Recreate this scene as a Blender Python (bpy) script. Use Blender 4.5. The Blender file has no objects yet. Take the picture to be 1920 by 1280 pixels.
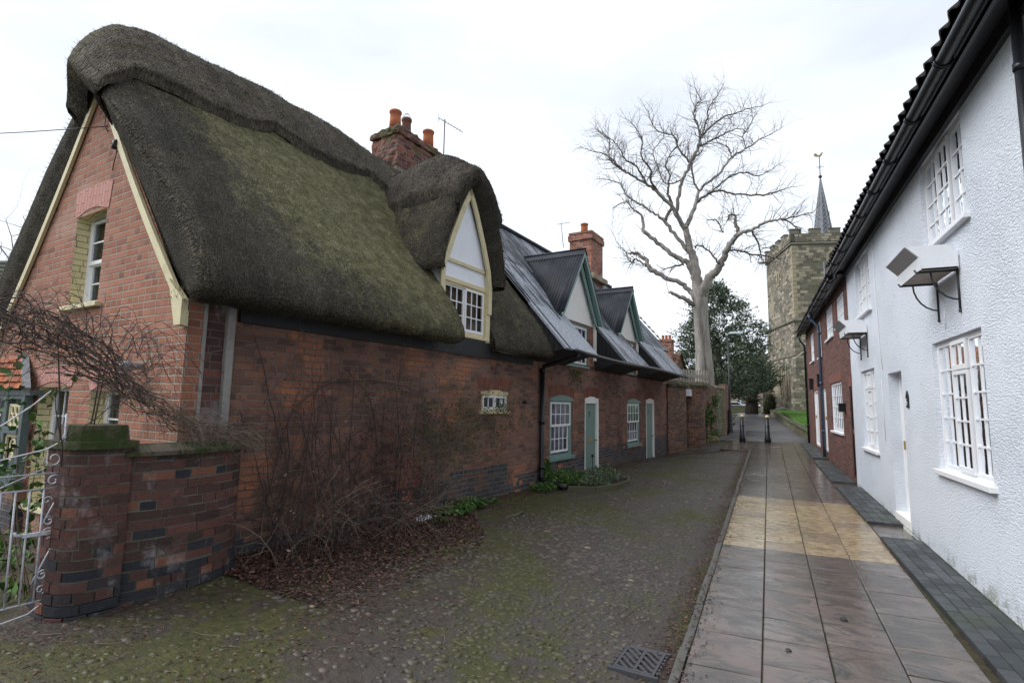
import bpy, bmesh, math, random
from math import sin, cos, pi, radians, floor
from mathutils import Vector, Matrix, noise

S = bpy.context.scene
COL = S.collection
rnd = random.Random(7)

# ------------------------------------------------------------------ camera
F_PX, PITCH, ROLL, YAW, H = 1000.0, radians(6.6), radians(1.05), radians(24.6), 1.9
cam_d = bpy.data.cameras.new('camera')
cam = bpy.data.objects.new('camera', cam_d)
COL.objects.link(cam)
S.camera = cam
cam_d.sensor_width = 36.0
cam_d.lens = 36.0 * F_PX / 1920.0
cam_d.clip_start = 0.05
cam_d.clip_end = 2000
_f = Vector((-sin(YAW) * cos(PITCH), cos(YAW) * cos(PITCH), sin(PITCH)))
_r = Vector((cos(YAW), sin(YAW), 0))
_u = _r.cross(_f)
R_ = _r * cos(ROLL) + _u * sin(ROLL)
U_ = -_r * sin(ROLL) + _u * cos(ROLL)
cm = Matrix((R_, U_, -_f)).transposed().to_4x4()
cm.translation = Vector((0, 0, H))
cam.matrix_world = cm

# ------------------------------------------------------------------ sky, sun, exposure
SUN_EL, SUN_AZ = radians(46), radians(242)
W = bpy.data.worlds.new("World")
S.world = W
W.use_nodes = True
wn, wl = W.node_tree.nodes, W.node_tree.links
wn.clear()
w_out = wn.new('ShaderNodeOutputWorld')
w_bg = wn.new('ShaderNodeBackground')
w_sky = wn.new('ShaderNodeTexSky')
w_sky.sky_type = 'NISHITA'
w_sky.sun_disc = False
w_sky.sun_elevation = SUN_EL
w_sky.sun_rotation = SUN_AZ
w_sky.air_density = 1.0
w_sky.dust_density = 6.0
w_hsv = wn.new('ShaderNodeHueSaturation')      # cloud layer takes the blue out of the sky
w_hsv.inputs['Saturation'].default_value = 0.10
w_mix = wn.new('ShaderNodeMix')
w_mix.data_type = 'RGBA'
w_mix.inputs[0].default_value = 0.80
w_no = wn.new('ShaderNodeTexNoise')
w_no.inputs['Scale'].default_value = 1.6
w_no.inputs['Detail'].default_value = 4
w_tc = wn.new('ShaderNodeTexCoord')
w_mp = wn.new('ShaderNodeMapping')
w_mp.inputs['Scale'].default_value = (1, 1, 3)
w_cr = wn.new('ShaderNodeValToRGB')
w_cr.color_ramp.elements[0].position = 0.3
w_cr.color_ramp.elements[0].color = (7.8, 8.6, 9.9, 1)
w_cr.color_ramp.elements[1].position = 0.7
w_cr.color_ramp.elements[1].color = (13.4, 14.2, 15.3, 1)
wl.new(w_tc.outputs['Generated'], w_mp.inputs[0])
wl.new(w_mp.outputs[0], w_no.inputs['Vector'])
wl.new(w_no.outputs[0], w_cr.inputs[0])
wl.new(w_sky.outputs[0], w_hsv.inputs['Color'])
wl.new(w_hsv.outputs[0], w_mix.inputs[6])
wl.new(w_cr.outputs[0], w_mix.inputs[7])
wl.new(w_mix.outputs[2], w_bg.inputs[0])
w_bg.inputs[1].default_value = 0.08
wl.new(w_bg.outputs[0], w_out.inputs[0])

sun_d = bpy.data.lights.new('sun', 'SUN')
sun_d.energy = 2.1
sun_d.angle = radians(45)
sun_d.color = (0.97, 0.98, 1.0)
sun = bpy.data.objects.new('sun', sun_d)
COL.objects.link(sun)
_sd = Vector((cos(SUN_EL) * sin(SUN_AZ), cos(SUN_EL) * cos(SUN_AZ), sin(SUN_EL)))
sun.rotation_euler = _sd.to_track_quat('Z', 'Y').to_euler()

S.view_settings.view_transform = 'Standard'
S.view_settings.look = 'None'
S.view_settings.exposure = 0.46
S.view_settings.gamma = 1.0

# ------------------------------------------------------------------ node material helpers
def lin(r, g, b):
    f = lambda c: (c / 255 / 12.92) if c / 255 <= 0.04045 else ((c / 255 + 0.055) / 1.055) ** 2.4
    return (f(r), f(g), f(b), 1)

class NB:
    def __init__(self, name):
        self.m = bpy.data.materials.new(name)
        self.m.use_nodes = True
        self.t = self.m.node_tree
        self.t.nodes.clear()
        self.out = self.t.nodes.new('ShaderNodeOutputMaterial')
        self.b = self.t.nodes.new('ShaderNodeBsdfPrincipled')
        self.t.links.new(self.b.outputs[0], self.out.inputs[0])
        self._tc = None
    def n(self, t): return self.t.nodes.new('ShaderNode' + t)
    def set(self, sock, v):
        if isinstance(v, bpy.types.NodeSocket): self.t.links.new(v, sock)
        elif v is not None:
            if isinstance(v, tuple) and len(v) == 3 and sock.type == 'RGBA': v = (*v, 1)
            sock.default_value = v
    def tc(self, k):
        if not self._tc: self._tc = self.n('TexCoord')
        return self._tc.outputs[k]
    def math(self, op, a, b=0.0, c=None, clamp=False):
        x = self.n('Math'); x.operation = op; x.use_clamp = clamp
        self.set(x.inputs[0], a); self.set(x.inputs[1], b)
        if c is not None: self.set(x.inputs[2], c)
        return x.outputs[0]
    def vmath(self, op, a, b=None, scale=None):
        x = self.n('VectorMath'); x.operation = op
        self.set(x.inputs[0], a)
        if b is not None: self.set(x.inputs[1], b)
        if scale is not None: self.set(x.inputs[3], scale)
        return x.outputs[0]
    def sep(self, v):
        x = self.n('SeparateXYZ'); self.set(x.inputs[0], v); return x.outputs
    def comb(self, a, b, c=0.0):
        x = self.n('CombineXYZ')
        for i, v in enumerate((a, b, c)): self.set(x.inputs[i], v)
        return x.outputs[0]
    def mapping(self, v, sc=(1, 1, 1), rot=(0, 0, 0)):
        x = self.n('Mapping'); self.set(x.inputs[0], v)
        x.inputs['Scale'].default_value = sc; x.inputs['Rotation'].default_value = rot
        return x.outputs[0]
    def noise(self, v, scale=5, detail=3, rough=0.55, dist=0.0, col=False):
        x = self.n('TexNoise'); self.set(x.inputs['Vector'], v)
        x.inputs['Scale'].default_value = scale; x.inputs['Detail'].default_value = detail
        x.inputs['Roughness'].default_value = rough; x.inputs['Distortion'].default_value = dist
        return x.outputs[1 if col else 0]
    def voro(self, v, scale=5, feature='F1', out=0, rand=1.0):
        x = self.n('TexVoronoi'); x.feature = feature
        self.set(x.inputs['Vector'], v); x.inputs['Scale'].default_value = scale
        x.inputs['Randomness'].default_value = rand
        return x.outputs[out]
    def white(self, v):
        x = self.n('TexWhiteNoise'); self.set(x.inputs[0], v); return x.outputs[0]
    def ramp(self, f, stops, const=False):
        x = self.n('ValToRGB'); cr = x.color_ramp
        if const: cr.interpolation = 'CONSTANT'
        while len(cr.elements) > 1: cr.elements.remove(cr.elements[-1])
        cr.elements[0].position = stops[0][0]
        def c4(c): return c if isinstance(c, tuple) and len(c) == 4 else ((c, c, c, 1) if not isinstance(c, tuple) else (*c, 1))
        cr.elements[0].color = c4(stops[0][1])
        for p, c in stops[1:]:
            e = cr.elements.new(p); e.color = c4(c)
        self.set(x.inputs[0], f); return x.outputs[0]
    def step(self, v, a, b):
        x = self.n('MapRange'); x.interpolation_type = 'SMOOTHSTEP'
        self.set(x.inputs[0], v); self.set(x.inputs[1], a); self.set(x.inputs[2], b)
        return x.outputs[0]
    def mix(self, f, a, b, mode='MIX'):
        x = self.n('Mix'); x.data_type = 'RGBA'; x.blend_type = mode
        self.set(x.inputs[0], f); self.set(x.inputs[6], a); self.set(x.inputs[7], b)
        return x.outputs[2]
    def bump(self, h, dist=0.01, strength=1.0, nrm=None):
        x = self.n('Bump'); self.set(x.inputs['Height'], h)
        x.inputs['Distance'].default_value = dist; x.inputs['Strength'].default_value = strength
        if nrm is not None: self.set(x.inputs['Normal'], nrm)
        return x.outputs[0]
    def attr(self, name, out=2):
        x = self.n('Attribute'); x.attribute_name = name; return x.outputs[out]
    def fin(self, col, rough=0.8, nrm=None, spec=0.5, metal=0.0):
        self.set(self.b.inputs['Base Color'], col); self.set(self.b.inputs['Roughness'], rough)
        self.set(self.b.inputs['Specular IOR Level'], spec); self.set(self.b.inputs['Metallic'], metal)
        if nrm is not None: self.set(self.b.inputs['Normal'], nrm)
        return self.m

M = {}
def brick_mat(name, stops, mortar, bw=0.235, bh=0.075, mw=0.011, wob=0.012, hdr=5, mortar_var=0.3, plinth=None,
              blotch=None, blotch2=None, rough=0.85, depth=0.008, soldier=False, vscale=1.0, seed=0.0, fresh=0.35, wscale=2.2):
    k = NB(name)
    uv = k.tc('UV'); obj = k.tc('Object')
    if soldier:
        s = k.sep(uv); uv = k.comb(s[1], s[0])
        hdr = 0
    wn_ = k.noise(obj, wscale, 3, 0.6, col=True)
    wv = k.vmath('SCALE', k.vmath('SUBTRACT', wn_, (0.5, 0.5, 0.5)), scale=wob * 2)
    fine = k.vmath('SCALE', k.vmath('SUBTRACT', k.noise(obj, 32, 2, 0.6, col=True), (0.5, 0.5, 0.5)), scale=0.007)
    uvw = k.vmath('ADD', k.vmath('ADD', uv, wv), fine)
    s = k.sep(uvw)
    u, v = s[0], s[1]
    row = k.math('FLOOR', k.math('DIVIDE', v, bh))
    if hdr:
        ish = k.math('LESS_THAN', k.math('FLOORED_MODULO', row, float(hdr)), 0.5)
        bwe = k.math('SUBTRACT', bw, k.math('MULTIPLY', ish, bw * 0.5))
    else:
        bwe = bw
    rsh = k.white(k.comb(row, seed + 3.3))
    uo = k.math('ADD', k.math('DIVIDE', u, bwe), k.math('ADD', k.math('MULTIPLY', row, 0.5), k.math('MULTIPLY', rsh, 0.18)))
    col = k.math('FLOOR', uo)
    fu = k.math('MULTIPLY', k.math('FRACT', uo), bwe)
    fv = k.math('MULTIPLY', k.math('FRACT', k.math('DIVIDE', v, bh)), bh)
    du = k.math('MINIMUM', fu, k.math('SUBTRACT', bwe, fu))
    dv = k.math('MINIMUM', fv, k.math('SUBTRACT', bh, fv))
    d = k.math('MINIMUM', du, dv)
    mask = k.step(d, mw * 0.5 - 0.002, mw * 0.5 + 0.003)
    rid = k.white(k.comb(k.math('ADD', col, 0.37), k.math('ADD', row, 0.71 + seed), 0.0))
    grp = k.noise(obj, 1.3, 2, 0.5)
    rid2 = k.math('ADD', k.math('MULTIPLY', rid, 0.75), k.math('MULTIPLY', grp, 0.25))
    c = k.ramp(rid2, stops)
    if blotch:     # newer / cleaner brick patches
        c = k.mix(k.step(k.noise(obj, blotch[1], 4, 0.6), blotch[2], blotch[2] + 0.1), c, k.mix(k.math('MULTIPLY', rid, blotch[3] if len(blotch) > 3 else 0.35), blotch[0], c))
    if plinth:     # engineering-brick plinth: real courses laid in blue brick
        zz = k.math('ADD', v, k.math('MULTIPLY', k.math('SUBTRACT', k.white(k.comb(k.math('FLOOR', k.math('DIVIDE', u, 1.7)), 1.0)), 0.5), 0.45))
        pm = k.math('LESS_THAN', k.math('MULTIPLY', k.math('FLOOR', k.math('DIVIDE', zz, bh)), bh), plinth[0])
        pm = k.math('MULTIPLY', pm, k.math('GREATER_THAN', rid, 0.12))
        c = k.mix(pm, c, k.ramp(rid, plinth[1]))
    gr = k.noise(obj, 60, 4, 0.7)
    c = k.mix(0.55, c, k.ramp(gr, [(0.25, 0.35), (0.75, 0.85)]), 'OVERLAY')
    mc = k.mix(k.math('MULTIPLY', k.noise(obj, 9, 3), 1.0), mortar, tuple(x * (1 - mortar_var) for x in mortar[:3]) + (1,))
    # patches where the pointing is fresh, others where it has gone dark
    pt = k.step(k.noise(obj, 0.9, 4, 0.65), 0.42, 0.62)
    mc = k.mix(k.math('MULTIPLY', pt, fresh), mc, tuple(min(1, x * 1.9) for x in mortar[:3]) + (1,))
    c = k.mix(mask, mc, c)
    if blotch2:    # soot / damp / lime runs
        for (bc, sc, thr, amt, vs) in blotch2:
            bn = k.noise(k.mapping(obj, (1, 1, vs)), sc, 5, 0.65)
            c = k.mix(k.math('MULTIPLY', k.step(bn, thr, thr + 0.16), amt), c, bc)
    h = k.math('ADD', k.math('MULTIPLY', mask, 1.0), k.math('MULTIPLY', gr, 0.35))
    h = k.math('ADD', h, k.math('MULTIPLY', rid, 0.25))
    return k.fin(c, rough, k.bump(h, depth, 0.9), 0.25)

def paint(name, col, rough=0.45, dirt=0.12, dcol=(0.12, 0.11, 0.09, 1), scale=3.0, bump=0.0015, bscale=30, spec=0.4):
    k = NB(name)
    obj = k.tc('Object')
    n1 = k.noise(obj, scale, 5, 0.65)
    c = k.mix(k.math('MULTIPLY', k.step(n1, 0.48, 0.72), dirt), col, dcol)
    n2 = k.noise(obj, bscale, 3, 0.6)
    c = k.mix(0.12, c, k.ramp(n2, [(0.3, 0.3), (0.7, 0.75)]), 'OVERLAY')
    return k.fin(c, rough, k.bump(n2, bump, 0.8), spec)

# ------------------------------------------------------------------ mesh builder
class MB:
    def __init__(self):
        self.v = []; self.f = []; self.uv = {}; self.mi = []; self.cur = 0; self.smooth = False; self.sm = []
        self.val = []; self.curval = 0.0
    def add(self, vs, fs, uvs=None):
        b = len(self.v); self.v += [tuple(p) for p in vs]
        for i, f in enumerate(fs):
            if uvs: self.uv[len(self.f)] = uvs[i]
            self.f.append([b + j for j in f]); self.mi.append(self.cur); self.sm.append(self.smooth); self.val.append(self.curval)
        return b
    def box(self, x, y, z, mp=None, taper=None):
        x0, x1 = x; y0, y1 = y; z0, z1 = z
        vs = [(x0, y0, z0), (x1, y0, z0), (x1, y1, z0), (x0, y1, z0), (x0, y0, z1), (x1, y0, z1), (x1, y1, z1), (x0, y1, z1)]
        if mp: vs = [mp(*p) for p in vs]
        self.add(vs, [(0, 3, 2, 1), (4, 5, 6, 7), (0, 1, 5, 4), (1, 2, 6, 5), (2, 3, 7, 6), (3, 0, 4, 7)])
    def quad(self, a, b, c, d): self.add([a, b, c, d], [(0, 1, 2, 3)])
    def poly(self, pts): self.add(pts, [tuple(range(len(pts)))])
    def prism(self, pts, off):
        n = len(pts); off = Vector(off)
        p0 = [Vector(p) for p in pts]; p1 = [p + off for p in p0]
        fs = [tuple(range(n - 1, -1, -1)), tuple(range(n, 2 * n))] + [(i, (i + 1) % n, n + (i + 1) % n, n + i) for i in range(n)]
        self.add(p0 + p1, fs)
    def beam(self, a, b, w, h, up=(0, 0, 1)):
        a = Vector(a); b = Vector(b); d = (b - a).normalized(); up = Vector(up)
        if abs(d.dot(up)) > 0.98: up = Vector((1, 0, 0))
        sx = d.cross(up).normalized() * w / 2; sy = sx.cross(d).normalized() * h / 2
        vs = [a - sx - sy, a + sx - sy, a + sx + sy, a - sx + sy, b - sx - sy, b + sx - sy, b + sx + sy, b - sx + sy]
        self.add(vs, [(0, 3, 2, 1), (4, 5, 6, 7), (0, 1, 5, 4), (1, 2, 6, 5), (2, 3, 7, 6), (3, 0, 4, 7)])
    def tube(self, pts, rad, n=8, cap=True, smooth=True):
        pts = [Vector(p) for p in pts]
        if not isinstance(rad, (list, tuple)): rad = [rad] * len(pts)
        so = self.smooth; self.smooth = smooth
        vs = []; fs = []
        up = None
        for i, p in enumerate(pts):
            d = (pts[min(i + 1, len(pts) - 1)] - pts[max(i - 1, 0)])
            if d.length < 1e-9: d = Vector((0, 0, 1))
            d.normalize()
            if up is None:
                up = Vector((0, 0, 1)) if abs(d.z) < 0.9 else Vector((1, 0, 0))
            sx = d.cross(up)
            if sx.length < 1e-6: sx = d.cross(Vector((0.3, 0.8, 0.1)))
            sx.normalize(); up = sx.cross(d).normalized()
            for j in range(n):
                a = 2 * pi * j / n
                vs.append(p + (sx * cos(a) + up * sin(a)) * rad[i])
        for i in range(len(pts) - 1):
            for j in range(n):
                fs.append((i * n + j, i * n + (j + 1) % n, (i + 1) * n + (j + 1) % n, (i + 1) * n + j))
        if cap:
            fs.append(tuple(range(n - 1, -1, -1))); fs.append(tuple((len(pts) - 1) * n + j for j in range(n)))
        self.add(vs, fs); self.smooth = so
    def lathe(self, c, prof, n=20, smooth=True):
        c = Vector(c); so = self.smooth; self.smooth = smooth
        vs = [c + Vector((r * cos(2 * pi * j / n), r * sin(2 * pi * j / n), z)) for r, z in prof for j in range(n)]
        fs = [(i * n + j, i * n + (j + 1) % n, (i + 1) * n + (j + 1) % n, (i + 1) * n + j) for i in range(len(prof) - 1) for j in range(n)]
        fs.append(tuple(range(n - 1, -1, -1))); fs.append(tuple((len(prof) - 1) * n + j for j in range(n)))
        self.add(vs, fs); self.smooth = so
    def build(self, name, mats, parent=None, bevel=0.0, recalc=False, uvoff=(0, 0)):
        me = bpy.data.meshes.new(name)
        me.from_pydata(self.v, [], self.f)
        if not isinstance(mats, (list, tuple)): mats = [mats]
        for m in mats: me.materials.append(m)
        me.update()
        uvl = me.uv_layers.new(name='UVMap').data
        for p in me.polygons:
            p.material_index = self.mi[p.index]; p.use_smooth = self.sm[p.index]
            if p.index in self.uv:
                for k, li in enumerate(p.loop_indices): uvl[li].uv = self.uv[p.index][k]
            else:
                nx, ny, nz = (abs(c) for c in p.normal)
                for li in p.loop_indices:
                    x, y, z = me.vertices[me.loops[li].vertex_index].co
                    uvl[li].uv = (x, y) if nz > max(nx, ny) * 1.6 else ((y, z) if nx > ny else (x, z))
        if any(self.val):
            at = me.attributes.new('val', 'FLOAT', 'FACE')
            at.data.foreach_set('value', self.val)
        if recalc:
            bm = bmesh.new(); bm.from_mesh(me); bmesh.ops.recalc_face_normals(bm, faces=bm.faces); bm.to_mesh(me); bm.free()
        o = bpy.data.objects.new(name, me)
        COL.objects.link(o)
        if parent: o.parent = parent
        if bevel:
            md = o.modifiers.new('bevel', 'BEVEL'); md.width = bevel; md.segments = 2; md.limit_method = 'ANGLE'; md.angle_limit = radians(40)
        return o

def thing(name, label, cat, loc=(0, 0, 0), rz=0.0, group=None):
    o = bpy.data.objects.new(name, None); COL.objects.link(o)
    o.empty_display_size = 0.2
    o.location = loc; o.rotation_euler = (0, 0, rz)
    tag(o, label, cat, group); return o
def tag(o, label, cat, group=None, kind=None):
    if label: o['label'] = label
    if cat: o['category'] = cat
    if group: o['group'] = group
    if kind: o['kind'] = kind
    return o
def struct(o): o['kind'] = 'structure'; return o

# frames ------------------------------------------------------------
AZ, KK = radians(6.07), -5.1
LN = Vector((cos(AZ), -sin(AZ), 0)); LD = Vector((sin(AZ), cos(AZ), 0))
def LW(t, s, z): return LN * (t + KK) + LD * s + Vector((0, 0, z))       # row frame: t out of the wall, s along the lane
LORG = LN * KK
def WL(x, y): p = Vector((x, y, 0)); return p.dot(LN) - KK, p.dot(LD)
def sm(a, b, x):
    t = max(0.0, min(1.0, (x - a) / (b - a))); return t * t * (3 - 2 * t)
def base_z(Y): return 0.022 * Y if Y < 24 else (0.528 + 0.029 * (Y - 24) if Y < 52 else (1.34 - 0.004 * (Y - 52) if Y < 90 else 1.188 - 0.02 * min(Y - 90, 60)))
def kerb_x(Y): return -0.665 + 0.019 * min(Y, 23)
def ground_z(X, Y):
    b = base_z(Y)
    t, s = WL(X, Y)
    zl = 0.31 - 0.06 * sm(6, 9, s) + 0.04 * sm(10, 12.5, s) - 0.10 * sm(14, 18, s)
    zl = zl + (b - zl) * sm(20, 26, Y)
    w = sm(kerb_x(Y) - 0.05, kerb_x(Y) - 2.6, X) if X < kerb_x(Y) else 0
    w = 1 - sm(kerb_x(Y) - 2.8, kerb_x(Y) - 0.1, X)
    return b - 0.02 + (zl - b + 0.02) * w

# generic wall with openings ----------------------------------------
def wall(mb, mp, breaks, z0, holes, reveal=0.12, rev_mb=None):
    """breaks: [(u, ztop)...]; holes: [(u0,u1,z0,z1)]; mp(u,d,z) -> xyz, d outward"""
    us = sorted(set([b[0] for b in breaks] + [h[i] for h in holes for i in (0, 1)]))
    def top(u):
        for (a, za), (b, zb) in zip(breaks, breaks[1:]):
            if a <= u <= b: return za + (zb - za) * (u - a) / (b - a) if b > a else za
        return breaks[-1][1]
    for a, b in zip(us, us[1:]):
        hs = sorted([h for h in holes if h[0] <= a + 1e-6 and h[1] >= b - 1e-6], key=lambda h: h[2])
        z = z0
        for h in hs:
            if h[2] > z: mb.quad(mp(a, 0, z), mp(b, 0, z), mp(b, 0, h[2]), mp(a, 0, h[2]))
            z = h[3]
        mb.quad(mp(a, 0, z), mp(b, 0, z), mp(b, 0, top(b)), mp(a, 0, top(a)))
    r = rev_mb or mb
    for (a, b, c, d) in holes:
        r.quad(mp(a, 0, c), mp(a, -reveal, c), mp(a, -reveal, d), mp(a, 0, d))
        r.quad(mp(b, 0, c), mp(b, 0, d), mp(b, -reveal, d), mp(b, -reveal, c))
        r.quad(mp(a, 0, d), mp(a, -reveal, d), mp(b, -reveal, d), mp(b, 0, d))
        r.quad(mp(a, 0, c), mp(b, 0, c), mp(b, -reveal, c), mp(a, -reveal, c))

def frame_rect(mb, mp, u0, u1, z0, z1, w, d0, d1, bot=None):
    bot = bot or w
    mb.box((u0, u0 + w), (d0, d1), (z0, z1), mp)
    mb.box((u1 - w, u1), (d0, d1), (z0, z1), mp)
    mb.box((u0 + w, u1 - w), (d0, d1), (z1 - w, z1), mp)
    mb.box((u0 + w, u1 - w), (d0, d1), (z0, z0 + bot), mp)
def bars(mb, mp, u0, u1, z0, z1, nc, nr, w, d0, d1):
    for i in range(1, nc):
        u = u0 + (u1 - u0) * i / nc; mb.box((u - w / 2, u + w / 2), (d0, d1), (z0, z1), mp)
    for j in range(1, nr):
        z = z0 + (z1 - z0) * j / nr; mb.box((u0, u1), (d0 + 0.002, d1 + 0.002), (z - w / 2, z + w / 2), mp)
# ------------------------------------------------------------------ materials
M['brick_lane'] = brick_mat('old_dark_brick', [(0.0, (0.07, 0.044, 0.038)), (0.25, (0.125, 0.070, 0.054)), (0.5, (0.185, 0.094, 0.068)), (0.7, (0.24, 0.115, 0.078)), (0.85, (0.175, 0.098, 0.078)), (1.0, (0.31, 0.155, 0.105))],
    (0.17, 0.14, 0.12, 1), mw=0.012, plinth=(0.62, [(0.0, (0.030, 0.033, 0.042)), (0.6, (0.055, 0.058, 0.068)), (1.0, (0.09, 0.07, 0.065))]),
    blotch=((0.40, 0.155, 0.078, 1), 1.1, 0.54, 0.9),
    blotch2=[((0.035, 0.026, 0.024, 1), 0.8, 0.56, 0.6, 0.6), ((0.20, 0.175, 0.165, 1), 1.7, 0.60, 0.45, 0.5), ((0.06, 0.055, 0.03, 1), 2.3, 0.64, 0.35, 1.0)], wob=0.022)
M['brick_gable'] = brick_mat('red_gable_brick', [(0.0, (0.12, 0.060, 0.052)), (0.2, (0.22, 0.090, 0.060)), (0.5, (0.29, 0.118, 0.072)), (0.75, (0.33, 0.145, 0.090)), (0.92, (0.24, 0.11, 0.080)), (1.0, (0.40, 0.26, 0.19))],
    (0.34, 0.29, 0.235, 1), mw=0.011, hdr=2, blotch=((0.36, 0.20, 0.145, 1), 1.4, 0.54, 0.75), fresh=0.2,
    blotch2=[((0.42, 0.34, 0.30, 1), 3.0, 0.66, 0.3, 1.0), ((0.14, 0.06, 0.05, 1), 1.1, 0.64, 0.3, 1.0)], wob=0.008)
M['brick_pier'] = brick_mat('garden_wall_brick', [(0.0, (0.03, 0.027, 0.032)), (0.3, (0.085, 0.036, 0.032)), (0.55, (0.12, 0.046, 0.037)), (0.8, (0.17, 0.06, 0.045)), (0.93, (0.10, 0.042, 0.04)), (1.0, (0.25, 0.09, 0.045))],
    (0.14, 0.13, 0.105, 1), mw=0.012, plinth=(0.66, [(0.0, (0.028, 0.032, 0.040)), (0.55, (0.045, 0.045, 0.052)), (0.56, (0.085, 0.042, 0.04)), (1.0, (0.13, 0.055, 0.045))]),
    blotch2=[((0.36, 0.34, 0.35, 1), 3.2, 0.60, 0.55, 0.5), ((0.05, 0.06, 0.03, 1), 1.9, 0.63, 0.5, 1.0)], wob=0.024, seed=5.0, fresh=0.5)
M['brick_red'] = brick_mat('red_terrace_brick', [(0.0, (0.085, 0.043, 0.037)), (0.5, (0.125, 0.060, 0.050)), (1.0, (0.19, 0.088, 0.070))],
    (0.16, 0.12, 0.10, 1), mw=0.009, wob=0.004, hdr=0, blotch2=[((0.10, 0.04, 0.035, 1), 1.2, 0.62, 0.4, 1.0)], seed=9.0)
M['soldier_red'] = brick_mat('soldier_course_brick', [(0.0, (0.16, 0.062, 0.048)), (1.0, (0.22, 0.085, 0.064))], (0.16, 0.12, 0.10, 1), mw=0.009, wob=0.003, soldier=True)
M['soldier_lane'] = brick_mat('old_arch_brick', [(0.0, (0.10, 0.04, 0.032)), (0.6, (0.17, 0.06, 0.042)), (1.0, (0.23, 0.085, 0.05))], (0.16, 0.12, 0.09, 1), mw=0.009, wob=0.004, soldier=True)
M['brick_chimney'] = brick_mat('chimney_brick', [(0.0, (0.08, 0.04, 0.035)), (0.4, (0.22, 0.085, 0.055)), (0.75, (0.33, 0.13, 0.085)), (1.0, (0.40, 0.22, 0.16))],
    (0.30, 0.27, 0.23, 1), mw=0.012, wob=0.012, blotch2=[((0.06, 0.065, 0.035, 1), 2.6, 0.56, 0.6, 1.0)], seed=2.0)
M['brick_mossy'] = brick_mat('mossy_chimney_brick', [(0.0, (0.05, 0.03, 0.028)), (0.5, (0.15, 0.06, 0.045)), (1.0, (0.26, 0.10, 0.065))],
    (0.16, 0.145, 0.12, 1), mw=0.014, wob=0.02, blotch2=[((0.055, 0.075, 0.02, 1), 2.4, 0.52, 0.85, 1.0), ((0.05, 0.045, 0.04, 1), 4, 0.56, 0.5, 1.0)], seed=4.0)
M['brick_back'] = brick_mat('yard_wall_brick', [(0.0, (0.045, 0.028, 0.026)), (0.3, (0.095, 0.050, 0.040)), (0.6, (0.155, 0.074, 0.053)), (0.85, (0.23, 0.105, 0.065)), (1.0, (0.18, 0.105, 0.085))],
    (0.24, 0.21, 0.17, 1), mw=0.013, wob=0.02, blotch=((0.07, 0.035, 0.03, 1), 0.8, 0.55, 0.8),
    blotch2=[((0.09, 0.10, 0.055, 1), 1.4, 0.58, 0.6, 1.0), ((0.04, 0.03, 0.028, 1), 1.0, 0.58, 0.5, 0.5)], seed=7.0)
M['stone_tower'] = brick_mat('church_stone', [(0.0, (0.080, 0.073, 0.058)), (0.25, (0.125, 0.114, 0.086)), (0.5, (0.175, 0.155, 0.115)), (0.72, (0.25, 0.215, 0.165)), (0.86, (0.36, 0.31, 0.235)), (1.0, (0.46, 0.41, 0.33))],  # stone tones brightened, slight haze of the distant tower painted in
    (0.20, 0.18, 0.15, 1), bw=0.62, bh=0.235, mw=0.03, wob=0.05, hdr=3, plinth=None,
    blotch=((0.40, 0.33, 0.23, 1), 0.28, 0.56, 0.7), blotch2=[((0.10, 0.10, 0.05, 1), 0.35, 0.54, 0.5, 0.6), ((0.05, 0.045, 0.038, 1), 0.6, 0.6, 0.5, 0.35)], depth=0.05, seed=11.0, wscale=0.9)
M['stone_trim'] = paint('dressed_stone', (0.33, 0.28, 0.20, 1), 0.85, 0.6, (0.10, 0.10, 0.06, 1), 1.2, 0.02, 6, 0.2)
M['stone_grey'] = paint('weathered_stone', (0.20, 0.185, 0.15, 1), 0.85, 0.6, (0.07, 0.075, 0.05, 1), 1.5, 0.02, 8, 0.2)
M['stone_mossy'] = brick_mat('mossy_rubble_stone', [(0.0, (0.06, 0.06, 0.03)), (0.5, (0.13, 0.12, 0.07)), (1.0, (0.22, 0.19, 0.13))], (0.09, 0.09, 0.06, 1), bw=0.4, bh=0.15, mw=0.02, wob=0.03,
    blotch2=[((0.07, 0.09, 0.03, 1), 0.9, 0.5, 0.7, 1.0)], seed=13.0, depth=0.03)
M['coping'] = None
k = NB('mossy_coping_stone')
o_ = k.tc('Object')
c = k.ramp(k.noise(o_, 3.5, 5, 0.65), [(0.3, (0.065, 0.055, 0.038)), (0.6, (0.12, 0.10, 0.075))])
c = k.mix(k.step(k.noise(o_, 4, 5, 0.7), 0.40, 0.56), c, (0.038, 0.052, 0.016, 1))
M['coping'] = k.fin(c, 0.9, k.bump(k.noise(o_, 25, 4, 0.7), 0.012, 0.8), 0.2)

# white rough render
k = NB('white_roughcast')
o_ = k.tc('Object'); uv = k.tc('UV')
st = k.mapping(uv, (0.6, 1.5, 1))
n1 = k.noise(st, 38, 3, 0.6, 0.3)
n2 = k.noise(st, 90, 2, 0.5)
tro_ = k.step(k.noise(o_, 1.3, 3, 0.6), 0.35, 0.65)
hh = k.math('ADD', k.math('MULTIPLY', k.step(n1, 0.38, 0.66), k.math('ADD', 0.45, k.math('MULTIPLY', tro_, 0.5))), k.math('ADD', k.math('MULTIPLY', n2, 0.45), k.math('MULTIPLY', k.noise(o_, 3.0, 3), 1.1)))
big = k.noise(o_, 0.7, 4, 0.6)
c = k.mix(k.step(big, 0.4, 0.75), (0.72, 0.755, 0.81, 1), (0.67, 0.71, 0.775, 1))
zz = k.sep(o_)[2]
dm = k.math('MULTIPLY', k.step(k.noise(k.mapping(o_, (1, 1, 0.6)), 2.5, 5, 0.7), 0.56, 0.75), k.step(zz, 1.4, 0.3))
c = k.mix(k.math('MULTIPLY', dm, 0.35), c, (0.45, 0.44, 0.40, 1))
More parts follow.
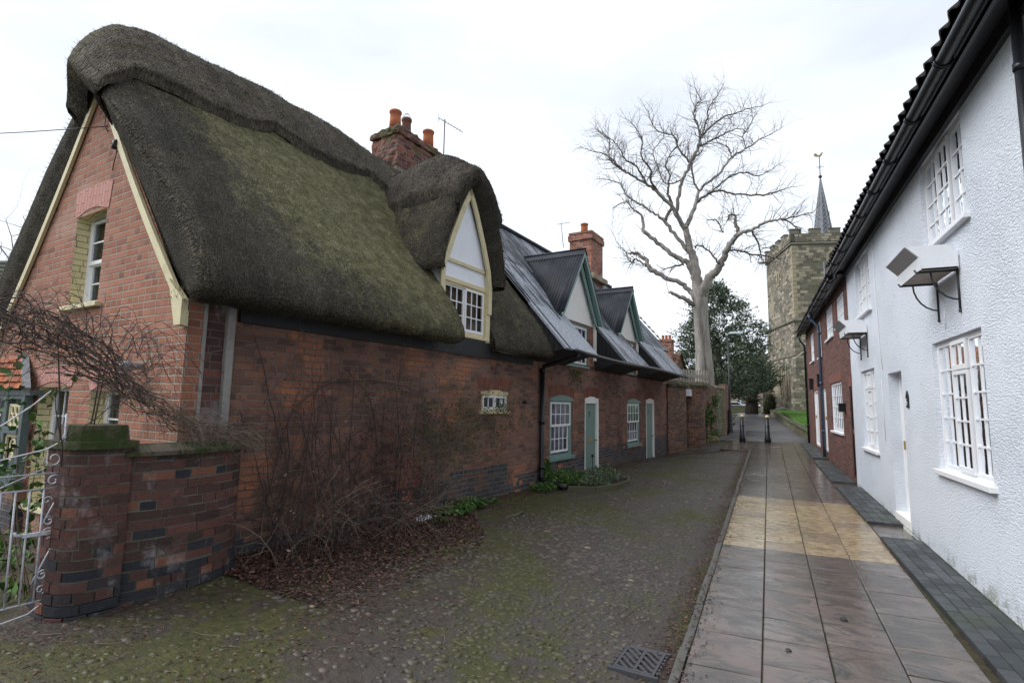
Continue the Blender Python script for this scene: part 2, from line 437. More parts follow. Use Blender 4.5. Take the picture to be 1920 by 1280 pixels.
al = k.math('MULTIPLY', k.step(k.noise(o_, 6, 5, 0.7), 0.45, 0.6), k.step(zz, 0.42, 0.22))
c = k.mix(k.math('MULTIPLY', al, 0.7), c, (0.25, 0.27, 0.20, 1))
crk = k.math('MULTIPLY', k.step(k.noise(k.mapping(o_, (1, 1, 1)), 8, 2), 0.50, 0.56), 0.0)
M['roughcast'] = k.fin(c, 0.75, k.bump(hh, 0.0085, 1.0), 0.25)

M['white_paint'] = paint('white_gloss_paint', (0.80, 0.80, 0.81, 1), 0.35, 0.10, (0.5, 0.5, 0.48, 1))
M['white_panel'] = paint('white_panel', (0.78, 0.79, 0.81, 1), 0.5, 0.25, (0.55, 0.56, 0.58, 1), 2.5)
M['cream'] = paint('cream_paint', (0.62, 0.54, 0.33, 1), 0.5, 0.45, (0.36, 0.31, 0.17, 1), 3.5)
M['cream_brick'] = brick_mat('cream_painted_brick', [(0, (0.55, 0.47, 0.27)), (1, (0.62, 0.53, 0.31))], (0.30, 0.26, 0.15, 1), mw=0.006, wob=0.006, fresh=0.0)
M['teal'] = paint('grey_green_paint', (0.165, 0.255, 0.225, 1), 0.5, 0.4, (0.20, 0.27, 0.23, 1), 3)
M['teal_light'] = paint('grey_green_board', (0.20, 0.31, 0.29, 1), 0.5, 0.4, (0.25, 0.33, 0.30, 1), 3)
M['greyteal'] = paint('slate_green_paint', (0.085, 0.115, 0.12, 1), 0.5, 0.3, (0.14, 0.17, 0.17, 1), 3)
M['cream_render'] = paint('cream_white_render', (0.80, 0.79, 0.75, 1), 0.8, 0.3, (0.60, 0.57, 0.48, 1), 1.6, 0.006, 20, 0.2)
M['white_render'] = paint('white_gable_render', (0.80, 0.82, 0.86, 1), 0.8, 0.25, (0.65, 0.67, 0.70, 1), 2.2, 0.004, 20, 0.2)
M['pink_lintel'] = brick_mat('pink_rubbed_brick', [(0, (0.42, 0.20, 0.17)), (1, (0.48, 0.25, 0.21))], (0.36, 0.20, 0.17, 1), mw=0.004, wob=0.002, soldier=True, fresh=0.0)
M['black_paint'] = paint('black_gloss_paint', (0.010, 0.011, 0.014, 1), 0.35, 0.3, (0.03, 0.03, 0.03, 1), 4, 0.001)
M['black_board'] = paint('black_tarred_board', (0.014, 0.014, 0.016, 1), 0.6, 0.4, (0.035, 0.033, 0.03, 1), 5, 0.003)
M['blue_pipe'] = paint('blue_grey_pipe_paint', (0.055, 0.085, 0.13, 1), 0.4, 0.4, (0.03, 0.05, 0.06, 1), 2, 0.001)
M['iron'] = paint('dull_iron', (0.028, 0.028, 0.030, 1), 0.45, 0.5, (0.05, 0.038, 0.03, 1), 12, 0.002)
M['grate'] = paint('drain_iron', (0.055, 0.055, 0.060, 1), 0.45, 0.5, (0.05, 0.038, 0.03, 1), 20, 0.002)
M['gate_white'] = paint('chipped_white_gate_paint', (0.55, 0.56, 0.60, 1), 0.5, 0.7, (0.16, 0.12, 0.10, 1), 14, 0.001)
M['brass'] = paint('brass', (0.35, 0.24, 0.08, 1), 0.4, 0.5, (0.12, 0.08, 0.03, 1), 20)
M['gold'] = paint('pale_gold_cap', (0.62, 0.48, 0.25, 1), 0.4, 0.2)
M['terracotta'] = paint('terracotta', (0.42, 0.14, 0.065, 1), 0.8, 0.6, (0.16, 0.07, 0.045, 1), 5, 0.004, 30, 0.2)
M['terracotta_sooty'] = paint('sooty_terracotta', (0.10, 0.055, 0.045, 1), 0.8, 0.6, (0.26, 0.11, 0.07, 1), 5, 0.004, 30, 0.2)
M['lead'] = paint('lead', (0.21, 0.22, 0.24, 1), 0.5, 0.6, (0.42, 0.43, 0.45, 1), 4, 0.004, 12)
M['grey_post'] = paint('stained_render', (0.30, 0.28, 0.26, 1), 0.8, 0.6, (0.20, 0.17, 0.15, 1), 2, 0.006, 20)
M['wood_grey'] = paint('weathered_oak', (0.30, 0.28, 0.25, 1), 0.85, 0.6, (0.14, 0.15, 0.11, 1), 4, 0.006, 24, 0.2)
M['wood_mossy'] = paint('mossy_timber', (0.10, 0.09, 0.06, 1), 0.9, 0.6, (0.07, 0.09, 0.03, 1), 5, 0.008, 24, 0.2)
M['tyre'] = paint('rubber', (0.015, 0.015, 0.015, 1), 0.7, 0.1)
M['car_paint'] = paint('silver_car_paint', (0.45, 0.48, 0.52, 1), 0.25, 0.0)
M['car_blue'] = paint('white_car_paint', (0.70, 0.74, 0.82, 1), 0.25, 0.0)
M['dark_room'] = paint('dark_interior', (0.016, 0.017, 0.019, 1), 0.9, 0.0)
M['green_metal'] = paint('lead_lamp_head', (0.45, 0.52, 0.58, 1), 0.4, 0.2)
M['bag'] = paint('white_plastic_sheet', (0.55, 0.56, 0.60, 1), 0.35, 0.3, (0.3, 0.3, 0.3, 1), 8, 0.01, 20)

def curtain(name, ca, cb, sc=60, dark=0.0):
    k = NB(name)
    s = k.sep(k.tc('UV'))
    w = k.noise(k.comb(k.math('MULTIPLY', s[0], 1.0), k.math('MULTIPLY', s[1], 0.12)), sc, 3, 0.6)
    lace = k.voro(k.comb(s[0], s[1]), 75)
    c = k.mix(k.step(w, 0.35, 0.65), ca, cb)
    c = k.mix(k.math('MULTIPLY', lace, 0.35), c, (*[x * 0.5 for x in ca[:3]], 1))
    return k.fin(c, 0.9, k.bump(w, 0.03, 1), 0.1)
M['net_lilac'] = curtain('lace_curtain', (0.42, 0.42, 0.50, 1), (0.25, 0.25, 0.32, 1), 18)
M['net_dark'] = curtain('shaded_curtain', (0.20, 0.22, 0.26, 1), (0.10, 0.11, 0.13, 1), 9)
M['net_pale'] = curtain('pale_curtain', (0.62, 0.63, 0.68, 1), (0.45, 0.46, 0.52, 1), 10)
M['blind_tan'] = curtain('tan_blind', (0.30, 0.22, 0.13, 1), (0.14, 0.11, 0.08, 1), 4)
M['blind_white'] = curtain('white_blind', (0.72, 0.72, 0.74, 1), (0.62, 0.62, 0.66, 1), 6)

def glass():
    k = NB('window_glass')
    tr = k.n('BsdfTransparent'); tr.inputs[0].default_value = (0.78, 0.81, 0.82, 1)
    gl = k.n('BsdfGlossy'); gl.inputs['Roughness'].default_value = 0.03; gl.inputs[0].default_value = (0.9, 0.93, 0.97, 1)
    fr = k.n('Fresnel'); fr.inputs[0].default_value = 1.28
    bp = k.bump(k.noise(k.tc('Object'), 3.5, 2), 0.02, 0.25)
    k.t.links.new(bp, gl.inputs['Normal']); 
    mx = k.n('MixShader')
    k.t.links.new(k.math('ADD', fr.outputs[0], 0.03), mx.inputs[0]); k.t.links.new(tr.outputs[0], mx.inputs[1]); k.t.links.new(gl.outputs[0], mx.inputs[2])
    k.t.links.new(mx.outputs[0], k.out.inputs[0])
    return k.m
M['glass'] = glass()

# thatch
def thatch_mat(name, base, moss_amt, uvx=True):
    k = NB(name)
    o_ = k.tc('Object'); uv = k.tc('UV')
    s = k.sep(uv)
    fib = k.noise(k.comb(k.math('MULTIPLY', s[0], 60), k.math('MULTIPLY', s[1], 7)), 1.0, 3, 0.6)
    fib2 = k.noise(k.comb(k.math('MULTIPLY', s[0], 140), k.math('MULTIPLY', s[1], 22)), 1.0, 2, 0.6)
    st = k.voro(k.comb(k.math('MULTIPLY', s[0], 55), k.math('MULTIPLY', s[1], 38)), 1.0)
    c = k.ramp(k.math('ADD', k.math('MULTIPLY', fib, 0.6), k.math('MULTIPLY', st, 0.4)), base)
    pat = k.noise(k.mapping(o_, (1, 0.7, 1)), 0.9, 5, 0.6)
    c = k.mix(k.math('MULTIPLY', k.step(pat, 0.5, 0.66), 0.45), c, (0.020, 0.021, 0.020, 1))
    strk = k.noise(k.comb(k.math('MULTIPLY', s[0], 5.0), k.math('MULTIPLY', s[1], 0.5)), 1.0, 4, 0.6)
    c = k.mix(0.75, c, k.ramp(strk, [(0.30, 0.30), (0.5, 0.5), (0.72, 0.78)]), 'OVERLAY')
    if moss_amt:
        w = k.attr('moss')
        mn = k.noise(k.mapping(o_, (1, 1, 1)), 3.2, 6, 0.7)
        mn2 = k.noise(o_, 24, 5, 0.75)
        sel = k.step(k.math('ADD', k.math('ADD', k.math('MULTIPLY', mn, 0.5), k.math('MULTIPLY', mn2, 0.5)), k.math('MULTIPLY', w, 0.44)), 0.57, 0.80)
        mc = k.ramp(k.noise(o_, 7, 4, 0.65), [(0.3, (0.095, 0.095, 0.040)), (0.5, (0.195, 0.183, 0.090)), (0.68, (0.29, 0.26, 0.155)), (0.85, (0.17, 0.19, 0.055))])
        mc = k.mix(0.8, mc, k.ramp(k.noise(o_, 48, 4, 0.75), [(0.32, 0.22), (0.5, 0.5), (0.68, 0.82)]), 'OVERLAY')
        sel = k.math('MULTIPLY', sel, k.ramp(k.voro(o_, 26), [(0.25, 1.0), (0.75, 0.55)]))
        c = k.mix(k.math('MULTIPLY', sel, moss_amt), c, mc)
    net = k.voro(k.mapping(uv, (38, 38, 1)), 1.0, 'DISTANCE_TO_EDGE', 0, 0.15)
    c = k.mix(k.math('MULTIPLY', k.math('LESS_THAN', net, 0.05), 0.28), c, (0.13, 0.13, 0.125, 1))
    h = k.math('ADD', k.math('ADD', k.math('MULTIPLY', fib, 0.5), k.math('MULTIPLY', fib2, 0.4)), k.math('MULTIPLY', st, 0.7))
    return k.fin(c, 0.95, k.bump(h, 0.035, 1.0), 0.1)
M['thatch'] = thatch_mat('weathered_thatch', [(0.2, (0.022, 0.019, 0.015)), (0.5, (0.060, 0.052, 0.040)), (0.8, (0.125, 0.108, 0.082))], 0.9)
M['thatch_cap'] = thatch_mat('ridge_thatch', [(0.2, (0.022, 0.018, 0.016)), (0.5, (0.075, 0.062, 0.052)), (0.8, (0.16, 0.135, 0.11))], 0.35)
M['straw'] = NB('loose_straw')
k = M['straw']; r_ = k.attr('val')
M['straw'] = k.fin(k.ramp(r_, [(0.0, (0.02, 0.016, 0.012)), (0.5, (0.06, 0.048, 0.036)), (0.8, (0.10, 0.08, 0.055)), (1.0, (0.20, 0.155, 0.10))]), 0.95, None, 0.1)

# corrugated / flat tarred metal roof with peeled white streaks (streaks run down the slope)
def metal_roof(name, peel):
    k = NB(name); o_ = k.tc('Object'); s = k.sep(k.tc('UV'))
    n = k.noise(o_, 2.0, 5, 0.65)
    c = k.ramp(n, [(0.3, (0.014, 0.016, 0.020)), (0.55, (0.030, 0.033, 0.040)), (0.8, (0.060, 0.064, 0.072))])
    if peel:
        pn = k.noise(k.comb(k.math('MULTIPLY', s[0], 16), k.math('MULTIPLY', s[1], 1.1)), 1.0, 5, 0.72, 0.3)
        area = k.noise(k.mapping(o_, (1, 1.0, 1)), 0.8, 3, 0.5)
        sel = k.step(k.math('ADD', pn, k.math('MULTIPLY', k.math('ADD', area, k.attr('val')), 0.40)), 0.87, 0.94)
        c = k.mix(k.math('MULTIPLY', sel, peel), c, k.ramp(k.noise(o_, 20, 3), [(0.3, (0.22, 0.25, 0.29)), (0.7, (0.48, 0.50, 0.54))]))
    gm = k.step(k.noise(o_, 3.3, 5, 0.7), 0.62, 0.75)
    c = k.mix(k.math('MULTIPLY', gm, 0.5), c, (0.07, 0.07, 0.035, 1))
    return k.fin(c, 0.55, k.bump(k.noise(o_, 18, 4, 0.6), 0.006, 0.7), 0.18)
M['tin'] = metal_roof('corrugated_iron', 0.0)
M['tar'] = metal_roof('tarred_sheet_with_peeling_paint', 0.95)
M['tin_ridge'] = metal_roof('ridge_flashing', 0.9)

def tile_mat(name, ca, cb, cm):
    k = NB(name); o_ = k.tc('Object')
    c = k.ramp(k.attr('val'), [(0.0, ca), (1.0, cb)])
    c = k.mix(k.math('MULTIPLY', k.step(k.noise(o_, 4, 5, 0.7), 0.5, 0.64), 0.7), c, cm)
    return k.fin(c, 0.85, k.bump(k.noise(o_, 30, 3), 0.005, 0.8), 0.25)
M['tile_orange'] = tile_mat('orange_clay_tile', (0.26, 0.075, 0.03, 1), (0.42, 0.13, 0.055, 1), (0.13, 0.07, 0.04, 1))
M['tile_dark'] = tile_mat('dark_pantile', (0.022, 0.020, 0.022, 1), (0.05, 0.042, 0.045, 1), (0.03, 0.03, 0.02, 1))
M['tile_brown'] = tile_mat('brown_clay_tile', (0.14, 0.07, 0.04, 1), (0.30, 0.15, 0.08, 1), (0.09, 0.08, 0.04, 1))
M['tile_mossy'] = tile_mat('mossy_roof', (0.025, 0.03, 0.018, 1), (0.05, 0.055, 0.03, 1), (0.04, 0.06, 0.015, 1))

# wet riven paving flags
k = NB('wet_riven_flagstone')
o_ = k.tc('Object'); r_ = k.attr('val')
rr = k.math('FRACT', r_)
offs = k.vmath('ADD', k.mapping(o_, (1.0, 1.9, 1), (0, 0, 0.35)), k.comb(k.math('MULTIPLY', rr, 37.0), k.math('MULTIPLY', rr, 91.0)))
riv = k.noise(offs, 2.6, 6, 0.68, 1.1)
riv2 = k.noise(offs, 9.0, 4, 0.6, 0.8)
yel = k.math('GREATER_THAN', r_, 1.0)
c0 = k.mix(rr, (0.080, 0.064, 0.053, 1), (0.155, 0.124, 0.103, 1))
c0 = k.mix(k.step(k.noise(o_, 1.4, 3), 0.4, 0.6), c0, (0.135, 0.098, 0.083, 1))
c0 = k.mix(k.step(riv, 0.42, 0.62), c0, (0.058, 0.050, 0.043, 1))
c1 = k.mix(k.step(riv2, 0.40, 0.56), (0.22, 0.155, 0.08, 1), (0.38, 0.285, 0.165, 1))
c1 = k.mix(k.math('MULTIPLY', k.math('LESS_THAN', rr, 0.2), 0.55), c1, (0.18, 0.13, 0.09, 1))
c = k.mix(yel, c0, c1)
c = k.mix(k.math('MULTIPLY', k.step(k.noise(o_, 0.9, 4), 0.52, 0.7), 0.4), c, (0.07, 0.055, 0.045, 1))
wet = k.noise(o_, 1.1, 4, 0.6)
rough = k.ramp(k.math('ADD', k.math('MULTIPLY', wet, 0.7), k.math('MULTIPLY', riv2, 0.3)), [(0.42, 0.04), (0.53, 0.13), (0.66, 0.34)])
hb = k.math('ADD', riv, k.math('MULTIPLY', riv2, 0.3))
M['flag'] = k.fin(c, rough, k.bump(hb, 0.012, 0.55), 0.85)

k = NB('joint_dirt')
o_ = k.tc('Object')
M['joint'] = k.fin(k.ramp(k.noise(o_, 9, 4, 0.7), [(0.35, (0.045, 0.037, 0.027)), (0.6, (0.065, 0.062, 0.03)), (0.75, (0.06, 0.075, 0.025))]), 0.9, None, 0.2)

# blue-black block paving
k = NB('blue_block_paving')
o_ = k.tc('Object'); r_ = k.attr('val')
c = k.ramp(r_, [(0, (0.028, 0.032, 0.034)), (0.6, (0.045, 0.050, 0.054)), (1, (0.065, 0.068, 0.07))])
c = k.mix(k.math('MULTIPLY', k.step(k.noise(o_, 2.2, 5, 0.65), 0.5, 0.66), 0.5), c, (0.04, 0.055, 0.025, 1))
M['block'] = k.fin(c, k.ramp(k.noise(o_, 3, 3), [(0.4, 0.4), (0.6, 0.65)]), k.bump(k.noise(o_, 40, 3), 0.004, 0.7), 0.45)

# asphalt path
k = NB('wet_asphalt')
o_ = k.tc('Object')
c = k.ramp(k.noise(o_, 0.5, 5, 0.6), [(0.35, (0.045, 0.042, 0.045)), (0.65, (0.085, 0.078, 0.080))])
c = k.mix(0.5, c, k.ramp(k.noise(o_, 70, 2), [(0.3, 0.3), (0.7, 0.75)]), 'OVERLAY')
M['asphalt'] = k.fin(c, k.ramp(k.noise(o_, 0.8, 4), [(0.4, 0.28), (0.6, 0.55)]), k.bump(k.noise(o_, 60, 3), 0.006, 0.6), 0.5)

# cobbled lane bed: mud, moss and grit between the stones
k = NB('muddy_lane')
o_ = k.tc('Object')
n1 = k.noise(o_, 1.5, 5, 0.6); n2 = k.noise(o_, 14, 5, 0.7); n3 = k.noise(o_, 45, 3, 0.7)
c = k.ramp(n2, [(0.3, (0.024, 0.017, 0.012)), (0.5, (0.048, 0.035, 0.025)), (0.7, (0.080, 0.060, 0.043))])
grey = k.attr('grey')
c = k.mix(k.math('MULTIPLY', grey, k.step(n1, 0.30, 0.55)), c, k.ramp(n3, [(0.3, (0.042, 0.036, 0.032)), (0.7, (0.090, 0.077, 0.069))]))
mo = k.math('ADD', k.math('MULTIPLY', k.noise(o_, 0.75, 3, 0.5), 0.62), k.math('MULTIPLY', k.noise(o_, 5.5, 4, 0.7), 0.38))
mo = k.math('SUBTRACT', mo, k.math('MULTIPLY', grey, 0.06))
c = k.mix(k.math('MULTIPLY', k.step(mo, 0.455, 0.55), k.step(n3, 0.3, 0.55)), c, k.ramp(n2, [(0.35, (0.034, 0.036, 0.007)), (0.65, (0.080, 0.078, 0.013))]))
M['lane'] = k.fin(c, k.ramp(n1, [(0.4, 0.55), (0.62, 0.85)]), k.bump(k.math('ADD', n2, k.math('MULTIPLY', n3, 0.5)), 0.025, 1.0), 0.4)
k = NB('cobblestone')
o_ = k.tc('Object'); r_ = k.attr('val')
c = k.ramp(r_, [(0, (0.038, 0.030, 0.024)), (0.4, (0.062, 0.050, 0.042)), (0.7, (0.095, 0.070, 0.055)), (0.88, (0.090, 0.080, 0.074)), (0.97, (0.15, 0.10, 0.065)), (1, (0.25, 0.19, 0.12))])
c = k.mix(k.math('MULTIPLY', k.step(k.math('ADD', k.math('MULTIPLY', k.noise(o_, 0.75, 3, 0.5), 0.6), k.math('MULTIPLY', k.noise(o_, 9, 4, 0.7), 0.4)), 0.45, 0.56), 0.8), c, (0.052, 0.052, 0.012, 1))
M['cobble'] = k.fin(c, 0.5, k.bump(k.noise(o_, 60, 3), 0.004, 0.8), 0.45)
k = NB('earth_and_grass')
o_ = k.tc('Object')
c = k.ramp(k.noise(o_, 0.35, 5, 0.6), [(0.35, (0.035, 0.028, 0.02)), (0.55, (0.045, 0.06, 0.02)), (0.75, (0.055, 0.085, 0.02))])
M['earth'] = k.fin(c, 0.95, k.bump(k.noise(o_, 12, 4), 0.03, 0.8), 0.2)
M['soil'] = paint('garden_soil', (0.035, 0.026, 0.018, 1), 0.95, 0.5, (0.03, 0.04, 0.012, 1), 3, 0.02, 14, 0.2)
k = NB('lawn_grass')
o_ = k.tc('Object')
M['grass'] = k.fin(k.ramp(k.noise(o_, 3.0, 5, 0.7), [(0.3, (0.06, 0.13, 0.018)), (0.7, (0.12, 0.24, 0.04))]), 0.9, k.bump(k.noise(o_, 30, 3), 0.04, 1), 0.2)

def leafm(name, stops, rough=0.6, trans=0.15):
    k = NB(name); r_ = k.attr('val')
    k.fin(k.ramp(r_, stops), rough, None, 0.3)
    return k.m
M['litter'] = leafm('dead_leaves', [(0, (0.025, 0.014, 0.012)), (0.35, (0.070, 0.034, 0.027)), (0.7, (0.14, 0.068, 0.050)), (0.93, (0.22, 0.13, 0.09)), (1, (0.36, 0.23, 0.10))], 0.6)
M['leaf_green'] = leafm('fresh_green_leaves', [(0, (0.020, 0.055, 0.010)), (0.6, (0.055, 0.13, 0.022)), (1, (0.13, 0.24, 0.05))])
M['leaf_grey'] = leafm('grey_green_leaves', [(0, (0.045, 0.07, 0.035)), (0.6, (0.12, 0.16, 0.085)), (1, (0.26, 0.30, 0.19))])
M['leaf_holly'] = leafm('hazed_evergreen_leaves', [(0, (0.022, 0.036, 0.022)), (0.5, (0.065, 0.09, 0.055)), (0.85, (0.13, 0.165, 0.105)), (1, (0.22, 0.25, 0.18))], 0.4)  # evergreen tones lightened, distance haze painted into the leaf colour
M['leaf_yew'] = leafm('yew_needles', [(0, (0.010, 0.018, 0.008)), (0.6, (0.028, 0.045, 0.016)), (1, (0.085, 0.10, 0.03))], 0.6)
M['leaf_olive'] = leafm('olive_leaves', [(0, (0.030, 0.040, 0.012)), (0.6, (0.07, 0.085, 0.025)), (1, (0.14, 0.13, 0.04))])
M['leaf_red'] = leafm('dull_red_leaves', [(0, (0.05, 0.012, 0.010)), (0.6, (0.11, 0.022, 0.018)), (1, (0.24, 0.05, 0.035))])
M['leaf_pale'] = leafm('pale_yellow_leaves', [(0, (0.14, 0.14, 0.06)), (0.6, (0.34, 0.31, 0.16)), (1, (0.55, 0.50, 0.32))])
def bark(name, a, b, sc=6):
    k = NB(name); o_ = k.tc('Object')
    n = k.noise(k.mapping(o_, (sc, sc, sc * 0.18)), 1.0, 5, 0.7, 0.4)
    return k.fin(k.ramp(n, [(0.32, a), (0.62, b)]), 0.9, k.bump(n, 0.03, 1), 0.15)
M['bark_pale'] = bark('pale_grey_bark', (0.16, 0.142, 0.13), (0.40, 0.365, 0.335), 4)
M['bark_mid'] = bark('mossy_branch_bark', (0.085, 0.078, 0.062), (0.20, 0.18, 0.15), 5)
M['bark_dark'] = bark('dark_bark', (0.02, 0.017, 0.014), (0.06, 0.05, 0.04), 6)
M['twig'] = paint('dark_twig', (0.070, 0.048, 0.045, 1), 0.8, 0.5, (0.12, 0.085, 0.07, 1), 3, 0.001)
M['twig_tan'] = paint('tan_twig', (0.20, 0.15, 0.11, 1), 0.8, 0.6, (0.08, 0.055, 0.045, 1), 3, 0.001)
M['twig_sky'] = paint('fine_twig', (0.14, 0.12, 0.11, 1), 0.9, 0.4, (0.06, 0.05, 0.045, 1), 2, 0.001)
# ------------------------------------------------------------------ part helpers
OFF = {}
def base_thing(name, label, cat, off, loc, rz, group=None):
    o = thing(name, label, cat, loc, rz, group); OFF[o.name] = Vector(off); return o
_ob = MB.build
def _build(self, name, mats, parent=None, **kw):
    o = _ob(self, name, mats, parent, **kw)
    if parent is not None and parent.name in OFF: o.location = -OFF[parent.name]
    return o
MB.build = _build
def row_thing(name, label, cat, s, z=0.3, t=0.0, group=None):      # a thing in the left row's frame
    return base_thing(name, label, cat, (t, s, z), LW(t, s, z), -AZ, group)

mpL = lambda u, d, z: (d, u, z)                 # left row front wall: u=s, d=outward
SC = 2.68
mpG = lambda u, d, z: (u, SC - d, z)            # gable wall facing -s: u=t
XW = 1.9
mpR = lambda u, d, z: (XW - d, u, z)            # right terrace wall facing -X: u=Y

def window(parent, mp, u0, u1, z0, z1, mat_frame, mat_sash, sashes, d=-0.05, fw=0.05, sill=None, curtain='net_dark', cd=0.10, name='window', label=None, room=True, bar=0.018):
    f = MB(); frame_rect(f, mp, u0, u1, z0, z1, fw, d - 0.07, d)
    fo = f.build(name, mat_frame, parent, bevel=0.003)
    if label: fo['label'] = label
    for (a, b, c, e, nc, nr, sw, sd) in sashes:
        sb = MB(); frame_rect(sb, mp, a, b, c, e, sw, d + sd - 0.030, d + sd, sw * 1.3)
        if nc * nr > 1: bars(sb, mp, a + sw, b - sw, c + sw, e - sw, nc, nr, bar, d + sd - 0.020, d + sd - 0.008)
        so_ = sb.build('sash', mat_sash, fo)
        g = MB(); g.quad(mp(a + sw, d + sd - 0.0195, c + sw), mp(b - sw, d + sd - 0.0195, c + sw), mp(b - sw, d + sd - 0.0195, e - sw), mp(a + sw, d + sd - 0.0195, e - sw))
        g.build('pane', M['glass'], fo)
    c = MB(); n = 24
    for i in range(n):
        a = u0 + (u1 - u0) * i / n; b = u0 + (u1 - u0) * (i + 1) / n
        da, db = (0.018 * sin(a * 31 + sin(a * 9) * 2), 0.018 * sin(b * 31 + sin(b * 9) * 2))
        c.quad(mp(a, d - cd + da, z0), mp(b, d - cd + db, z0), mp(b, d - cd + db, z1), mp(a, d - cd + da, z1))
    c.build('curtain', M[curtain], fo)
    if sill:
        mt, pr, th, ex = sill
        s = MB(); s.box((u0 - ex, u1 + ex), (d - 0.05, pr), (z0 - th, z0 + 0.004), mp)
        s.build('sill', mt, fo, bevel=0.006)
    return fo

# ================================================================== THATCHED COTTAGE
tc_ = row_thing('thatched_cottage', 'brick cottage under a deep mossy thatched roof, red brick gable towards the gate', 'cottage', SC)
HW = 2.3
# walls ------------------------------------------------------------
w = MB(); rv = MB()
wall(w, mpL, [(3.14, 2.95), (9.35, 2.95)], -0.1, [(7.62, 8.45, 1.76, 2.05), (9.02, 9.22, 1.89, 1.95)], 0.10)
w.build('front_wall', M['brick_lane'], tc_)
w = MB(); w.quad(mpL(9.02, -0.09, 1.89), mpL(9.22, -0.09, 1.89), mpL(9.22, -0.09, 1.95), mpL(9.02, -0.09, 1.95))
w.build('vent', M['black_board'], tc_)
w = MB(); wall(w, mpL, [(SC, 2.9), (2.83, 2.9)], -0.1, [], 0.1); w.build('corner_bricks', M['brick_gable'], tc_)
k = NB('limewashed_stained_brick')
st_brick = brick_mat('limewash_stained_brick', [(0, (0.05, 0.03, 0.03)), (0.6, (0.11, 0.05, 0.042)), (1, (0.2, 0.075, 0.05))], (0.16, 0.13, 0.12, 1), wob=0.02,
                     blotch2=[((0.34, 0.31, 0.30, 1), 2.6, 0.50, 0.75, 0.6)], seed=21.0)
w = MB(); w.quad(mpL(2.83, -0.02, -0.1), mpL(3.14, -0.02, -0.1), mpL(3.14, -0.02, 2.9), mpL(2.83, -0.02, 2.9)); w.build('limewashed_strip', st_brick, tc_)
w = MB(); w.box((3.055, 3.135), (-0.03, 0.035), (1.2, 2.84), mpL); w.box((3.05, 3.13), (-0.03, 0.03), (0.2, 1.2), mpL); w.build('render_post', M['grey_post'], tc_, bevel=0.01)
w = MB(); w.box((2.83, 2.865), (-0.03, 0.006), (0.3, 2.80), mpL); w.build('render_fillet', M['grey_post'], tc_, bevel=0.004)
w = MB(); w.box((3.17, 9.36), (-0.02, 0.055), (2.66, 2.93), mpL); w.build('fascia_board', M['black_board'], tc_)
# gable ------------------------------------------------------------
g = MB()
gz = lambda t: 5.66 - abs(t + HW) * 1.29
br = [(-4.6, gz(-4.6)), (-HW, gz(-HW)), (0.0, gz(0.0))]
wall(g, mpG, br, -0.1, [(-2.62, -1.87, 2.93, 4.02), (-3.14, -2.32, 0.62, 1.99), (-1.78, -1.12, 1.30, 1.95), (-4.35, -3.45, 0.3, 1.9)], 0.0)
g.build('gable_wall', M['brick_gable'], tc_)
for (a, b, c, e) in [(-2.62, -1.87, 2.93, 4.02), (-3.14, -2.32, 0.62, 1.99), (-1.78, -1.12, 1.30, 1.95)]:
    g = MB()
    for q in ([mpG(a, 0, c), mpG(a, -0.24, c), mpG(a, -0.24, e), mpG(a, 0, e)], [mpG(b, 0, c), mpG(b, 0, e), mpG(b, -0.24, e), mpG(b, -0.24, c)]):
        g.quad(*q)
    n = 8     # shallow brick arch: reveal soffit
    for i in range(n):
        ua = a + (b - a) * i / n; ub = a + (b - a) * (i + 1) / n
        za = e + 0.07 * sin(pi * i / n) - 0.0; zb = e + 0.07 * sin(pi * (i + 1) / n)
        g.quad(mpG(ua, 0.002, za), mpG(ub, 0.002, zb), mpG(ub, -0.24, zb), mpG(ua, -0.24, za))
    g.build('painted_reveal', M['cream_brick'], tc_)
for (a, b, e, hh) in [(-2.66, -1.83, 4.02, 0.33), (-3.2, -2.26, 1.99, 0.2), (-1.82, -1.08, 1.95, 0.22)]:
    g = MB(); n = 10; lo = []; hi = []
    for i in range(n + 1):
        u = a + (b - a) * i / n; lo.append((u, e + 0.07 * sin(pi * max(0, min(1, (u - a - 0.04) / (b - a - 0.08))))))
        hi.append((u + (i / n - 0.5) * 0.10, e + hh + 0.015 * sin(pi * i / n)))
    for i in range(n):
        g.poly([mpG(lo[i][0], 0.006, lo[i][1]), mpG(lo[i + 1][0], 0.006, lo[i + 1][1]), mpG(hi[i + 1][0], 0.006, hi[i + 1][1]), mpG(hi[i][0], 0.006, hi[i][1])])
    g.build('window_arch', M['pink_lintel'], tc_)
window(tc_, mpG, -2.62, -1.87, 2.93, 4.08, M['white_paint'], M['white_paint'], [(-2.56, -1.93, 3.46, 4.00, 2, 2, 0.035, 0.0), (-2.56, -1.93, 2.98, 3.48, 2, 2, 0.035, -0.03)],
       d=-0.14, fw=0.06, sill=(M['cream'], 0.06, 0.05, 0.10), curtain='net_dark', name='sash_window')
window(tc_, mpG, -3.14, -2.32, 0.62, 2.03, M['white_paint'], M['white_paint'], [(-3.08, -2.38, 1.32, 1.98, 3, 2, 0.035, 0.0), (-3.08, -2.38, 0.67, 1.33, 3, 2, 0.035, -0.03)],
       d=-0.14, fw=0.06, sill=(M['cream'], 0.06, 0.05, 0.08), curtain='net_dark', name='sash_window')
window(tc_, mpG, -1.78, -1.12, 1.30, 2.0, M['white_paint'], M['white_paint'], [(-1.73, -1.17, 1.35, 1.95, 2, 2, 0.035, 0.0)],
       d=-0.14, fw=0.06, sill=(M['cream'], 0.06, 0.05, 0.08), curtain='net_dark', name='small_window')
